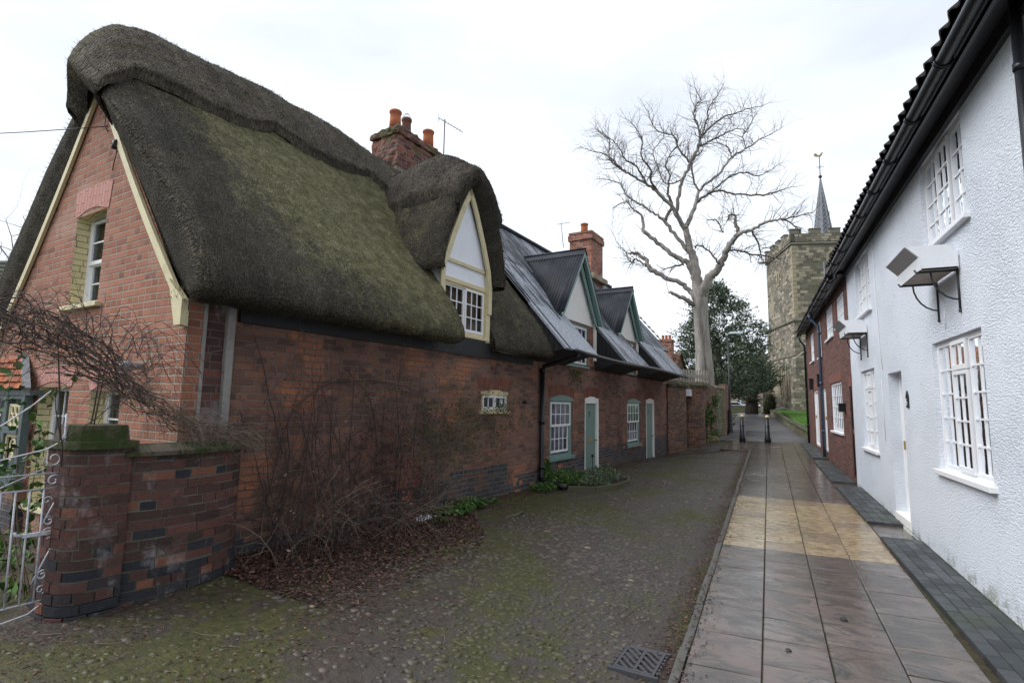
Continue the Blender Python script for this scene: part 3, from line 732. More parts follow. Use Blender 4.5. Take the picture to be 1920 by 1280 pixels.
# small cream window in the front wall
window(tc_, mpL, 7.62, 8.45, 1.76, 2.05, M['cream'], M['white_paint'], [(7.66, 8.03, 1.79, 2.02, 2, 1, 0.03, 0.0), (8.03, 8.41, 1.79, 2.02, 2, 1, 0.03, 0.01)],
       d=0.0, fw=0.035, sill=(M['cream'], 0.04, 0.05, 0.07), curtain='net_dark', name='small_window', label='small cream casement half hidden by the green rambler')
g = MB(); n = 6
for i in range(n):
    a = 7.58 + 0.91 * i / n; b = 7.58 + 0.91 * (i + 1) / n
    g.poly([mpL(a, 0.006, 2.05), mpL(b, 0.006, 2.05), mpL(b, 0.006, 2.09 + 0.04 * sin(pi * (i + 1) / n)), mpL(a, 0.006, 2.09 + 0.04 * sin(pi * i / n))])
g.build('painted_arch', M['cream'], tc_)
g = MB()
g.quad(mpL(7.5, 0.004, 2.13), mpL(8.56, 0.004, 2.13), mpL(8.62, 0.004, 2.34), mpL(7.44, 0.004, 2.34)); g.build('brick_arch', M['soldier_lane'], tc_)
# bargeboards -------------------------------------------------------
for sg in (-1, 1):
    g = MB(); n = 14; pts = []
    for i in range(n + 1):
        q = i / n; a = 2.34 * q
        z = 5.70 - a * 1.275 - 0.10 * sin(pi * q)
        if q > 0.93: z -= 0.03
        pts.append((-HW + sg * a, z))
    for (ta, za), (tb, zb) in zip(pts, pts[1:]):
        wd = 0.135
        g.prism([mpG(ta, 0.015, za), mpG(tb, 0.015, zb), mpG(tb, 0.015, zb - wd), mpG(ta, 0.015, za - wd)], (0, -0.035, 0))
    if sg > 0:   # boxed foot
        g.prism([mpG(-0.24, 0.02, 3.02), mpG(0.03, 0.02, 2.80), mpG(0.03, 0.02, 2.56), mpG(-0.075, 0.02, 2.56)], (0, -0.06, 0))
    g.build('bargeboard', M['cream'], tc_)
# ironwork and fittings on the gable
g = MB(); g.tube([mpG(-0.72, 0.0, 2.20), mpG(-0.72, 0.10, 2.18)], 0.03, 8); g.lathe(mpG(-0.72, 0.15, 2.13), [(0.02, 0), (0.06, 0.02), (0.065, 0.07), (0.03, 0.11)], 10)
g.build('outside_lamp', M['lead'], tc_)
g = MB(); g.tube([mpG(-1.70, 0.0, 4.78), mpG(-1.70, 0.06, 4.74), mpG(-1.71, 0.06, 4.66)], 0.028, 8)
g.tube([mpG(-1.71, 0.03, 4.66), mpG(-1.78, 0.02, 4.52), mpG(-1.82, 0.01, 4.45)], 0.006, 4)
g.build('wire_bracket', M['iron'], tc_); g = MB(); g.tube([mpG(-2.05, 0.01, 4.98), mpG(-2.12, 0.02, 5.06), mpG(-2.12, 0.02, 5.18), mpG(-2.03, 0.02, 5.24)], 0.006, 4); g.build('loose_wire', M['iron'], tc_)
g = MB(); a = Vector(mpG(-2.0, 0.03, 5.02)); b = Vector((-9.5, 0.4, 6.2))
g.tube([a.lerp(b, i / 12) + Vector((0, 0, -0.25 * sin(pi * i / 12))) for i in range(13)], 0.006, 4)
g.build('service_wire', M['iron'], tc_)
# porch with hipped tiled hood ----------------------------------------
g = MB()
px0, px1, pz0, pz1, pd = -4.9, -3.0, 1.96, 2.38, 0.17
cor = [mpG(px1 + 0.02, 0.02, pz1), mpG(px1 - 0.0, pd, pz0), mpG(px0, pd, pz0), mpG(px0 + 0.02, 0.02, pz1)]
def tiles(mb, a, b, c, d, nr, nc, th=0.018, over=0.012):
    """a,b lower edge; d,c upper edge; overlapped plain tiles"""
    a, b, c, d = map(Vector, (a, b, c, d)); nrm = (b - a).cross(d - a).normalized()
    for r in range(nr):
        q0, q1 = r / nr, (r + 1.25) / nr
        for i in range(nc):
            off = 0.5 if r % 2 else 0.0
            u0, u1 = max(0, (i + off) / nc), min(1, (i + off + 0.97) / nc)
            if u1 <= u0: continue
            lo0 = a.lerp(d, q0).lerp(b.lerp(c, q0), u0); lo1 = a.lerp(d, q0).lerp(b.lerp(c, q0), u1)
            q1c = min(q1, 1.0)
            hi0 = a.lerp(d, q1c).lerp(b.lerp(c, q1c), u0); hi1 = a.lerp(d, q1c).lerp(b.lerp(c, q1c), u1)
            j = rnd.uniform(0, 0.006)
            mb.curval = rnd.random()
            p = [lo0 + nrm * (over + th + j), lo1 + nrm * (over + th + j), hi1 + nrm * 0.002, hi0 + nrm * 0.002]
            mb.add(p + [lo0 + nrm * (over + j), lo1 + nrm * (over + j)], [(0, 1, 2, 3), (4, 5, 1, 0)])
tiles(g, cor[2], cor[1], Vector(cor[0]) + Vector((-0.70, 0, 0)), cor[3], 5, 9)
po = g.build('porch_roof', M['tile_orange'], tc_)
g = MB(); g.beam(Vector(cor[1]) + Vector((0.01, 0, 0.0)), Vector(cor[0]) + Vector((-0.68, 0, 0.02)), 0.07, 0.05); g.build('lead_hip', M['lead'], po)
g = MB(); g.box((px0, px1), (0.0, pd - 0.04), (pz0 - 0.07, pz0 - 0.01), mpG); g.build('porch_soffit', M['greyteal'], po)
px1 = -3.17
g = MB(); g.box((px1 - 0.10, px1 - 0.01), (0.04, 0.12), (0.80, 1.92), mpG); g.box((px1 - 0.62, px1 - 0.53), (0.04, 0.12), (0.80, 1.92), mpG)
g.box((px1 - 0.53, px1 - 0.10), (0.05, 0.13), (1.42, 1.50), mpG); g.box((px1 - 0.53, px1 - 0.10), (0.05, 0.11), (0.80, 0.92), mpG)
g.box((px1 - 1.3, px1 - 0.10), (0.05, 0.11), (1.84, 1.92), mpG)
ps = g.build('porch_screen', M['greyteal'], tc_, bevel=0.004)
g = MB()     # cream fretwork: plate pierced by round openings, built as rings and curls
for (cz, cu) in [(1.70, px1 - 0.27), (1.57, px1 - 0.27), (1.70, px1 - 0.40), (1.57, px1 - 0.40)]:
    pts = [mpG(cu + 0.055 * cos(a), 0.085, cz + 0.055 * sin(a)) for a in [2 * pi * i / 16 for i in range(17)]]; g.tube(pts, 0.016, 4, False)
for cz, rr_ in [(1.27, 0.10), (1.14, 0.06)]:
    pts = [mpG(px1 - 0.30 + (rr_ * (1 - i / 22)) * cos(0.5 * i), 0.085, cz + (rr_ * (1 - i / 22)) * sin(0.5 * i)) for i in range(20)]; g.tube(pts, 0.014, 4)
for (a, b, c, e) in [(px1 - 0.53, px1 - 0.10, 1.50, 1.53), (px1 - 0.53, px1 - 0.10, 1.75, 1.78), (px1 - 0.17, px1 - 0.14, 1.05, 1.42), (px1 - 0.17, px1 - 0.14, 1.50, 1.76), (px1 - 0.53, px1 - 0.49, 1.05, 1.76), (px1 - 0.53, px1 - 0.10, 1.38, 1.42)]:
    g.box((a, b), (0.075, 0.095), (c, e), mpG)
g.build('fretwork', M['cream'], ps)
g = MB(); g.box((px0, px1), (0.0, 0.12), (0.2, 0.80), mpG); g.build('porch_base', M['brick_lane'], tc_)
g = MB(); g.quad(mpG(-4.35, -0.02, 0.3), mpG(-3.45, -0.02, 0.3), mpG(-3.45, -0.02, 1.9), mpG(-4.35, -0.02, 1.9)); g.build('front_door', M['greyteal'], tc_)

# thatch ---------------------------------------------------------------
S0, S1 = 2.34, 9.36
def nz(p, f, a): return noise.noise(Vector(p) * f) * a
outer = [(0.30, 2.76), (0.47, 2.79), (0.53, 2.85), (0.50, 3.02), (0.42, 3.16), (0.26, 3.40), (0.0, 3.72), (-0.30, 4.08), (-0.62, 4.47), (-0.95, 4.87), (-1.28, 5.26), (-1.60, 5.63), (-1.9, 5.97), (-2.12, 6.22), (-2.3, 6.36)]
outer = outer + [(-4.6 - t, z) for t, z in outer[-2::-1]]
inner = [(0.18, 2.80), (0.02, 2.86), (-0.3, 3.20), (-0.9, 3.93), (-1.5, 4.68), (-2.0, 5.32), (-2.3, 5.70)]
inner = inner + [(-4.6 - t, z) for t, z in inner[-2::-1]]
def dens(pr, n):
    L_ = [0]
    for a, b in zip(pr, pr[1:]): L_.append(L_[-1] + math.dist(a, b))
    out = []
    for i in range(n + 1):
        x = L_[-1] * i / n
        j = max(k for k in range(len(L_)) if L_[k] <= x + 1e-9); j = min(j, len(pr) - 2)
        q = (x - L_[j]) / (L_[j + 1] - L_[j])
        out.append((pr[j][0] + (pr[j + 1][0] - pr[j][0]) * q, pr[j][1] + (pr[j + 1][1] - pr[j][1]) * q, x))
    return out
def edge_fall(s, t):       # rounded nose at the gable, and the ridge rising towards the chimney
    q = max(0.0, (2.80 - s) / 0.46)
    return -0.46 * q * q * math.exp(-((t + HW) / 0.95) ** 2) + (0.17 * sm(2.45, 3.2, s) + 0.13 * sm(3.2, 5.0, s) - 0.12 * sm(5.4, 7.4, s)) * math.exp(-((t + HW) / 1.25) ** 2)
def thatch_top(t, s):      # height of the outer surface (front or back slope)
    tt = t if t > -HW else -4.6 - t
    pr = outer[:15]
    for (ta, za), (tb, zb) in zip(pr[3:], pr[4:]):
        if tb <= tt <= ta: return za + (zb - za) * (tt - ta) / (tb - ta) + edge_fall(s, t)
    return 6.36 + edge_fall(s, t)
th = MB(); th.smooth = True
moss_v = []
O = dens(outer, 120); NS = 130
def moss_w(t, s, z):
    a = sm(2.3, 5.2, s + 0.30 * (z - 4)) * (1 - 0.7 * sm(6.0, 7.1, s)) 
    b = sm(2.8, 4.2, z) * (1 - 0.6 * sm(5.2, 6.3, z))
    q = a * (0.45 + 0.55 * b)
    return q if t > -HW else 0.3
def O_pt(i, s):
    t, z, x = O[i]
    a = O[max(i - 1, 0)]; b = O[min(i + 1, len(O) - 1)]
    nx, nzv = (b[1] - a[1]), -(b[0] - a[0]); l = math.hypot(nx, nzv) or 1; nx /= l; nzv /= l   # outward is (+)
    e = max(0.0, 1 - (s - S0) / 0.16); rd = 0.10 * (1 - math.sqrt(max(0, 1 - e * e)))
    und = nz((t * 0.7, s * 0.6, z * 0.7), 1.0, 0.05) + nz((t, s, z), 5, 0.016) + nz((t, s, z), 17, 0.010)
    k_ = -rd + und
    sg = sgn_out
    s2 = s + (0.27 * sm(-2.15, -3.0, t) + 0.17 * sm(-1.3, 0.3, t)) * max(0.0, 1 - (s - S0) / 0.7)
    if s > DH1 - 0.01: t = t - 0.36 * (1 - sm(DH1, DH1 + 1.1, s)) * sm(4.0, 3.2, z)
    return (t + sg * nx * k_, s2, z + sg * nzv * k_ + edge_fall(s, t))
sgn_out = 1 if (O[31][1] - O[29][1]) > 0 and True else -1
sts = [S0 + (S1 - S0) * (j / NS) ** 1.25 for j in range(NS + 1)]
pid = {}
DH0, DH1 = 6.36, 7.76                # opening for the dormer window
for j, s in enumerate(sts):
    for i in range(len(O)):
        th.v.append(O_pt(i, s)); t_, z_, x_ = O[i]; moss_v.append(moss_w(t_, s, z_)); pid[(i, j)] = len(th.v) - 1
straw_spots = []
for j in range(NS):
    for i in range(len(O) - 1):
        sc_, tc0 = (sts[j] + sts[j + 1]) / 2, O[i][0]
        if DH0 < sc_ < DH1 and tc0 > -0.03: continue
        th.uv[len(th.f)] = [(sts[j], O[i][2]), (sts[j + 1], O[i][2]), (sts[j + 1], O[i + 1][2]), (sts[j], O[i + 1][2])]
        th.f.append([pid[(i, j)], pid[(i, j + 1)], pid[(i + 1, j + 1)], pid[(i + 1, j)]]); th.mi.append(0); th.sm.append(True); th.val.append(0)
        if O[i][0] > -3.2: straw_spots.append((i, j))
# verge face, underside
I_ = dens(inner, 120)
nb = len(th.v); NV = 8
for r in range(NV + 1):
    q = r / NV
    for i in range(len(O)):
        a = Vector(O_pt(i, S0)); b = Vector((I_[i][0], 2.66, I_[i][1] + edge_fall(2.5, I_[i][0]) * 0.25))
        p = a.lerp(b, q); p.y += sin(pi * q) * (-0.03 + nz(p, 6, 0.03))
        th.v.append(tuple(p)); moss_v.append(0.0)
for r in range(NV):
    for i in range(len(O) - 1):
        a = nb + r * len(O) + i
        th.uv[len(th.f)] = [(O[i][2], r * 0.07), (O[i + 1][2], r * 0.07), (O[i + 1][2], r * 0.07 + 0.07), (O[i][2], r * 0.07 + 0.07)]
        th.f.append([a, a + 1, a + 1 + len(O), a + len(O)]); th.mi.append(0); th.sm.append(True); th.val.append(0)
def sect(s, tmin=None):      # closed section polygon
    o = [O_pt(i, s) for i in range(len(O)) if tmin is None or O[i][0] > tmin]
    inn = [(t, s, z) for t, z, _ in I_ if tmin is None or t > tmin]
    return (o + inn[::-1]) if tmin is None else (o + inn[::-1])
def add_face(pts):
    b = len(th.v)
    for p in pts: th.v.append(tuple(p)); moss_v.append(0.0)
    th.uv[len(th.f)] = [(p[0], p[2]) for p in pts]
    th.f.append(list(range(b, b + len(pts)))); th.mi.append(0); th.sm.append(False); th.val.append(0)
for s in (DH0, DH1):
    o = [O_pt(i, s) for i in range(62) if O[i][0] > -0.06]; inn = [(t, s, z) for t, z, _ in I_[:62] if t > -0.06]
    add_face(o + inn[::-1])
add_face([O_pt(i, S1) for i in range(len(O))] + [(t, S1, z) for t, z, _ in I_][::-1])
for (sa, sb) in ((S0 + 0.3, DH0), (DH1, S1)):      # eave soffit
    for i in range(0, 40):
        a, b = I_[i], I_[i + 1]
        th.uv[len(th.f)] = [(sa, a[2]), (sb, a[2]), (sb, b[2]), (sa, b[2])]
        th.add([(a[0], sa, a[1]), (a[0], sb, a[1]), (b[0], sb, b[1]), (b[0], sa, b[1])], [(0, 1, 2, 3)]); moss_v += [0] * 4
    for (a, b) in [((0.30, 2.76), (0.18, 2.80))]:
        th.add([(a[0], sa, a[1]), (a[0], sb, a[1]), (b[0], sb, b[1]), (b[0], sa, b[1])], [(0, 1, 2, 3)]); moss_v += [0] * 4
tho = th.build('thatch', M['thatch'], tc_)
at = tho.data.attributes.new('moss', 'FLOAT', 'POINT'); at.data.foreach_set('value', moss_v)

# straws: short broken reed ends lying on the surface
def straw(mb, p, d, nrm, L_, w_, lift):
    p = Vector(p); d = Vector(d).normalized(); nrm = Vector(nrm).normalized(); sd = d.cross(nrm).normalized() * w_ / 2
    q = p + d * L_ + nrm * lift
    mb.curval = rnd.random() ** 1.3
    mb.add([p - sd - nrm * 0.004, p + sd - nrm * 0.004, q + sd * 0.5, q - sd * 0.5], [(0, 1, 2, 3)])
sw = MB()
for _ in range(16000):
    i, j = straw_spots[rnd.randrange(len(straw_spots))]
    if j > 90 and rnd.random() < 0.4: continue
    p = Vector(th.v[pid[(i, j)]]).lerp(Vector(th.v[pid[(i + 1, j + 1)]]), rnd.random()) + Vector((0, rnd.uniform(-0.04, 0.04), 0))
    a = Vector(th.v[pid[(i, j)]]); b = Vector(th.v[pid[(i + 1, j)]]); c = Vector(th.v[pid[(i, j + 1)]])
    n_ = (c - a).cross(b - a)
    if n_.x < 0 and a.x > -HW: n_ = -n_
    dn = (a - b) if a.x > -HW else (b - a)
    straw(sw, p, dn.normalized() + Vector((0, rnd.uniform(-0.35, 0.35), 0)), n_, rnd.uniform(0.02, 0.07), rnd.uniform(0.003, 0.006), rnd.uniform(0.0, 0.006))
for _ in range(3000):        # ragged fringe along the eave and the verge
    s = rnd.uniform(S0, S1)
    if DH0 < s < DH1: continue
    t = rnd.uniform(0.26, 0.52); z = 2.77 + (t - 0.30) * 0.5
    straw(sw, (t, s, z), (0.5, rnd.uniform(-0.3, 0.3), -1), (1, 0, 0), rnd.uniform(0.02, 0.055), 0.004, 0.0)
for _ in range(900):
    i = rnd.randrange(4, len(O) - 6); p = O_pt(i, S0 + 0.02)
    straw(sw, p, (rnd.uniform(-0.3, 0.3), -1, rnd.uniform(-0.5, 0.3)), (0, 0, 1), rnd.uniform(0.015, 0.045), 0.004, 0.0)
sw.build('loose_straw', M['straw'], tho)

# ridge cap with scalloped lower edge
def cap_surface(mb, path, half, scal, thick, ln, n_across=26, mossl=None, s_of=None):
    pass
rc = MB(); rc.smooth = True; rmoss = []
NA, NR = 34, 150; r0, r1 = S0 - 0.06, 8.9
def cap_low(s): return 0.90 + 0.20 * abs(sin((s - 2.65) * pi / 1.75)) ** 0.6 + nz((s, 0, 0), 3, 0.03)
rows = []
for j in range(NR + 1):
    s = r0 + (r1 - r0) * j / NR; lowf = cap_low(s); row = []
    for i in range(NA + 1):
        q = -1 + 2 * i / NA; e = abs(q)
        hx = lowf * q * (1.0 if q > 0 else 1 - 0.45 * (1 - sm(2.4, 3.3, s)))
        t = -HW + hx * 0.92
        zt = thatch_top(max(min(t, 0.4), -5.0), s)
        if abs(hx) < 0.30: zt = min(zt, 6.40 + edge_fall(s, t))
        nrm = Vector((0.77 * (1 if hx > 0 else -1) * min(1, abs(hx) * 3), 0, 0.64))
        tk = 0.115 if e < 0.985 else 0.0
        if e > 0.94: tk = 0.115 * math.sqrt(max(0, 1 - ((e - 0.94) / 0.06) ** 2)) + 0.0
        en = max(0.0, 1 - (s - r0) / 0.14); tk -= 0.12 * (1 - math.sqrt(max(0, 1 - en * en)))
        s2 = s + 0.25 * sm(-2.15, -3.0, t) * max(0.0, 1 - (s - r0) / 0.7)
        p = Vector((t, s2, zt)) + nrm * (tk + nz((t, s, zt), 2.2, 0.045) + nz((t, s, zt), 9, 0.02) + nz((t, s, zt), 22, 0.014))
        rc.v.append(tuple(p)); rmoss.append(0.35 + 0.4 * sm(0.3, 0.0, abs(hx))); row.append(len(rc.v) - 1)
    rows.append(row)
for j in range(NR):
    for i in range(NA):
        rc.uv[len(rc.f)] = [(j * 0.05, i * 0.06), (j * 0.05 + 0.05, i * 0.06), (j * 0.05 + 0.05, i * 0.06 + 0.06), (j * 0.05, i * 0.06 + 0.06)]
        rc.f.append([rows[j][i], rows[j + 1][i], rows[j + 1][i + 1], rows[j][i + 1]]); rc.mi.append(0); rc.sm.append(True); rc.val.append(0)
b = len(rc.v)
for i in range(NA + 1):
    p = Vector(rc.v[rows[0][i]]); rc.v.append((p.x * 0.93 - HW * 0.07, p.y + 0.22, p.z - 0.22)); rmoss.append(0)
for i in range(NA):
    rc.f.append([rows[0][i], rows[0][i + 1], b + i + 1, b + i]); rc.mi.append(0); rc.sm.append(True); rc.val.append(0)
rco = rc.build('ridge_cap', M['thatch_cap'], tc_)
at = rco.data.attributes.new('moss', 'FLOAT', 'POINT'); at.data.foreach_set('value', rmoss)
sw = MB()
for _ in range(9000):
    j = rnd.randrange(NR); i = rnd.randrange(8, NA); p = Vector(rc.v[rows[j][i]]); a = Vector(rc.v[rows[j][max(i - 1, 0)]])
    d = (p - a).normalized() * (1 if i > NA // 2 else -1) + Vector((0, rnd.uniform(-1.1, 1.1), 0))
    straw(sw, p, d, (0.5, 0, 0.8), rnd.uniform(0.03, 0.09), 0.005, rnd.uniform(0.0, 0.02))
for _ in range(1300):     # stubble standing off the ridge line
    j = rnd.randrange(NR); i = NA // 2 + rnd.randrange(-3, 4); p = Vector(rc.v[rows[j][i]])
    straw(sw, p, (rnd.uniform(-0.5, 0.5), rnd.uniform(-1, 1), rnd.uniform(0.1, 0.6)), (0, 0.3, 0.8), rnd.uniform(0.02, 0.06), 0.004, 0.0)
for _ in range(3000):     # cut edge of the cap
    j = rnd.randrange(NR); p = Vector(rc.v[rows[j][NA - 1]])
    straw(sw, p, (0.45, rnd.uniform(-0.5, 0.5), -1), (1, 0, 0.2), rnd.uniform(0.02, 0.05), 0.005, 0.01)
sw.build('loose_straw', M['straw'], rco)

# dormer ---------------------------------------------------------------
DC = 7.04
dg = MB()
pent = [(-0.66, 4.05), (-0.60, 4.35), (-0.30, 4.95), (0.0, 5.40), (0.30, 4.95), (0.60, 4.35), (0.66, 4.05)]
dg.box((DC - 0.66, DC + 0.66), (-0.25, 0.0), (2.90, 3.05), mpL)
wall(dg, mpL, [(DC - 0.66, 4.05), (DC - 0.60, 4.3), (DC, 5.40), (DC + 0.60, 4.3), (DC + 0.66, 4.05)], 2.97, [(DC - 0.58, DC + 0.58, 3.02, 3.80)], 0.05)
for sg in (-1, 1):
    u = DC + sg * 0.66
    dg.quad(mpL(u, 0, 2.97), mpL(u, -1.3, 2.97), mpL(u, -1.3, 4.3), mpL(u, 0, 4.3))
dgo = dg.build('dormer_face', M['white_render'], tc_)
window(tc_, mpL, DC - 0.58, DC + 0.58, 3.00, 3.80, M['cream'], M['white_paint'], [(DC - 0.54, DC - 0.0, 3.05, 3.77, 3, 3, 0.035, -0.02), (DC + 0.0, DC + 0.54, 3.05, 3.77, 3, 3, 0.035, 0.005)],
       d=0.015, fw=0.04, sill=(M['cream'], 0.07, 0.05, 0.10), curtain='blind_tan', name='dormer_window')
g = MB()
g.box((DC - 0.68, DC - 0.58), (0.003, 0.045), (2.96, 4.12), mpL); g.box((DC + 0.58, DC + 0.70), (0.003, 0.055), (2.92, 4.12), mpL)
g.box((DC - 0.58, DC + 0.58), (0.003, 0.035), (3.80, 3.87), mpL); g.box((DC - 0.58, DC + 0.58), (0.003, 0.03), (4.12, 4.18), mpL)
g.build('timber_frame', M['cream'], dgo, bevel=0.004)
g = MB()
for sg in (-1, 1):
    pts = [(0.0, 5.52), (0.25, 5.08), (0.47, 4.62), (0.62, 4.25), (0.76, 3.98 if sg < 0 else 3.55)]
    if sg > 0: pts = [(0.0, 5.52), (0.25, 5.08), (0.47, 4.62), (0.64, 4.20), (0.70, 3.88), (0.70, 3.42)]
    for (a, za), (b, zb) in zip(pts, pts[1:]):
        dv = Vector((b - a, zb - za)).normalized(); nn = Vector((-abs(dv.y), -abs(dv.x) if True else 0)) * 0.105
        g.prism([mpL(DC + sg * a, 0.05, za), mpL(DC + sg * b, 0.05, zb), mpL(DC + sg * (b + nn.x), 0.05, zb + nn.y), mpL(DC + sg * (a + nn.x), 0.05, za + nn.y)], (0.035, 0, 0))
g.build('bargeboard', M['cream'], dgo)
# hood
hd = MB(); hd.smooth = True; hm = []
ho = [(-0.93, 3.88), (-0.98, 3.97), (-0.96, 4.12), (-0.90, 4.42), (-0.80, 4.75), (-0.66, 5.08), (-0.48, 5.42), (-0.26, 5.72), (0.0, 5.88)]
ho = ho + [(-u, z) for u, z in ho[-2::-1]]
hi_ = [(-0.74, 3.93), (-0.70, 4.12), (-0.62, 4.38), (-0.45, 4.75), (-0.25, 5.12), (0, 5.48)]
hi_ = hi_ + [(-u, z) for u, z in hi_[-2::-1]]
HO, HI = dens(ho, 80), dens(hi_, 80)
TF, TB = 0.25, -2.0; NT = 46
hrows = []
def hood_drop(t, u): return 0.30 * sm(-0.75, 0.35, t) * math.exp(-(u / 0.55) ** 2) - (0.04 + 0.20 * math.exp(-((t + 0.45) / 0.7) ** 2)) * math.exp(-(u / 0.6) ** 2)
def ho_pt(i, t):
    u, z, x = HO[i]
    e = max(0, 1 - (TF - t) / 0.14); rd = 0.09 * (1 - math.sqrt(max(0, 1 - e * e)))
    a = HO[max(i - 1, 0)]; b = HO[min(i + 1, 80)]; nx, nv = (b[1] - a[1]), -(b[0] - a[0]); l = math.hypot(nx, nv) or 1
    nx, nv = -nx / l, -nv / l
    if (u * nx + (z - 4.5) * nv) < 0: nx, nv = -nx, -nv
    k_ = -rd + nz((u, t, z), 1.5, 0.03) + nz((u, t, z), 7, 0.014) + nz((u, t, z), 19, 0.009)
    return (t, DC + u + nx * k_, z + nv * k_ - hood_drop(t, u))
for j in range(NT + 1):
    t = TF + (TB - TF) * (j / NT) ** 1.2; row = []
    for i in range(81): hd.v.append(ho_pt(i, t)); hm.append(0.12 + 0.25 * sm(0.2, -0.9, t) * (1 if HO[i][0] < 0 else 0.4)); row.append(len(hd.v) - 1)
    hrows.append((t, row))
for j in range(NT):
    for i in range(80):
        ta, ra = hrows[j]; tb, rb = hrows[j + 1]
        hd.uv[len(hd.f)] = [(ta, HO[i][2]), (tb, HO[i][2]), (tb, HO[i + 1][2]), (ta, HO[i + 1][2])]
        hd.f.append([ra[i], rb[i], rb[i + 1], ra[i + 1]]); hd.mi.append(0); hd.sm.append(True); hd.val.append(0)
b = len(hd.v); NV = 6
for r in range(NV + 1):
    q = r / NV
    for i in range(81):
        p = Vector(ho_pt(i, TF)).lerp(Vector((0.075, DC + HI[i][0], HI[i][1])), q); p.x += 0.03 * sin(pi * q) + nz(p, 7, 0.02)
        hd.v.append(tuple(p)); hm.append(0)
for r in range(NV):
    for i in range(80):
        a = b + r * 81 + i
        hd.uv[len(hd.f)] = [(HO[i][2], r * 0.06), (HO[i + 1][2], r * 0.06), (HO[i + 1][2], r * 0.06 + 0.06), (HO[i][2], r * 0.06 + 0.06)]
        hd.f.append([a, a + 1, a + 82, a + 81]); hd.mi.append(0); hd.sm.append(True); hd.val.append(0)
for sg in (0, 80):     # underside of the two feet
    u, z, _ = HO[sg]; ui, zi, _ = HI[sg]
    hd.add([(TF - 0.05, DC + u, z + 0.01), (TB, DC + u, z + 0.01), (TB, DC + ui, zi), (0.07, DC + ui, zi)], [(0, 1, 2, 3)]); hm += [0] * 4
hdo = hd.build('dormer_thatch', M['thatch'], tc_)
at = hdo.data.attributes.new('moss', 'FLOAT', 'POINT'); at.data.foreach_set('value', hm)
sw = MB()
for _ in range(6000):
    j = rnd.randrange(NT); i = rnd.randrange(80); p = Vector(hd.v[hrows[j][1][i]]); q = Vector(hd.v[hrows[j][1][min(i + 1, 80)]])
    d = (p - q) if i < 40 else (q - p)
    n_ = Vector((0, p.y - DC, p.z - 4.4)).normalized()
    straw(sw, p + Vector((rnd.uniform(-0.03, 0.03), 0, 0)), d.normalized() + Vector((rnd.uniform(-0.3, 0.3), 0, 0)), n_, rnd.uniform(0.02, 0.06), 0.005, rnd.uniform(0, 0.012))
for _ in range(1500):
    i = rnd.randrange(81); p = ho_pt(i, TF - 0.01); straw(sw, p, (1, rnd.uniform(-0.4, 0.4), -0.4), (0, 0, 1), rnd.uniform(0.015, 0.045), 0.004, 0)
sw.build('loose_straw', M['straw'], hdo)
# dormer ridge cap
dc = MB(); dc.smooth = True; dm_ = []; rows2 = []
NA2, NR2 = 30, 50
for j in range(NR2 + 1):
    t = TF + 0.05 + (-1.75 - TF) * j / NR2; low = 0.66 + 0.06 * abs(sin(t * 3.3)) + 0.10 * sm(-0.2, -1.2, t); row = []
    for i in range(NA2 + 1):
        q = -1 + 2 * i / NA2; x_ = low * q; u = x_ * (0.98 if abs(x_) < 0.5 else 0.95)
        z = 5.88 - 0.50 * (abs(u) / 0.5) ** 1.5 if abs(u) < 0.5 else 5.38 - (abs(u) - 0.5) * 2.0
        tk = 0.11 * math.sqrt(max(0, 1 - (max(0, abs(q) - 0.92) / 0.08) ** 2))
        en = max(0.0, 1 - (TF + 0.05 - t) / 0.12); tk -= 0.08 * (1 - math.sqrt(max(0, 1 - en * en)))
        n_ = Vector((0, u, 0.5)).normalized(); dr = hood_drop(t, u)
        p = Vector((t, DC + u, z - dr)) + n_ * (tk + nz((t, u, z), 3, 0.03) + nz((t, u, z), 11, 0.018) + nz((t, u, z), 25, 0.012))
        dc.v.append(tuple(p)); dm_.append(0.2); row.append(len(dc.v) - 1)
    rows2.append(row)
for j in range(NR2):
    for i in range(NA2):
        dc.uv[len(dc.f)] = [(j * 0.04, i * 0.06), (j * 0.04 + 0.04, i * 0.06), (j * 0.04 + 0.04, i * 0.06 + 0.06), (j * 0.04, i * 0.06 + 0.06)]
        dc.f.append([rows2[j][i], rows2[j + 1][i], rows2[j + 1][i + 1], rows2[j][i + 1]]); dc.mi.append(0); dc.sm.append(True); dc.val.append(0)
b = len(dc.v)
for i in range(NA2 + 1):
    p = Vector(dc.v[rows2[0][i]]); dc.v.append((p.x - 0.08, DC + (p.y - DC) * 0.9, p.z - 0.14)); dm_.append(0)
for i in range(NA2): dc.f.append([rows2[0][i], rows2[0][i + 1], b + i + 1, b + i]); dc.mi.append(0); dc.sm.append(True); dc.val.append(0)
dco = dc.build('dormer_ridge_cap', M['thatch_cap'], tc_)
at = dco.data.attributes.new('moss', 'FLOAT', 'POINT'); at.data.foreach_set('value', dm_)
sw = MB()
for _ in range(5000):
    j = rnd.randrange(NR2); i = rnd.randrange(1, NA2); p = Vector(dc.v[rows2[j][i]]); a = Vector(dc.v[rows2[j][i - 1]])
    d = (p - a).normalized() * (1 if i > NA2 // 2 else -1) + Vector((rnd.uniform(-1, 1), 0, 0))
    straw(sw, p, d, Vector((0, p.y - DC, 0.6)), rnd.uniform(0.03, 0.08), 0.005, rnd.uniform(0.0, 0.025))
sw.build('loose_straw', M['straw'], dco)

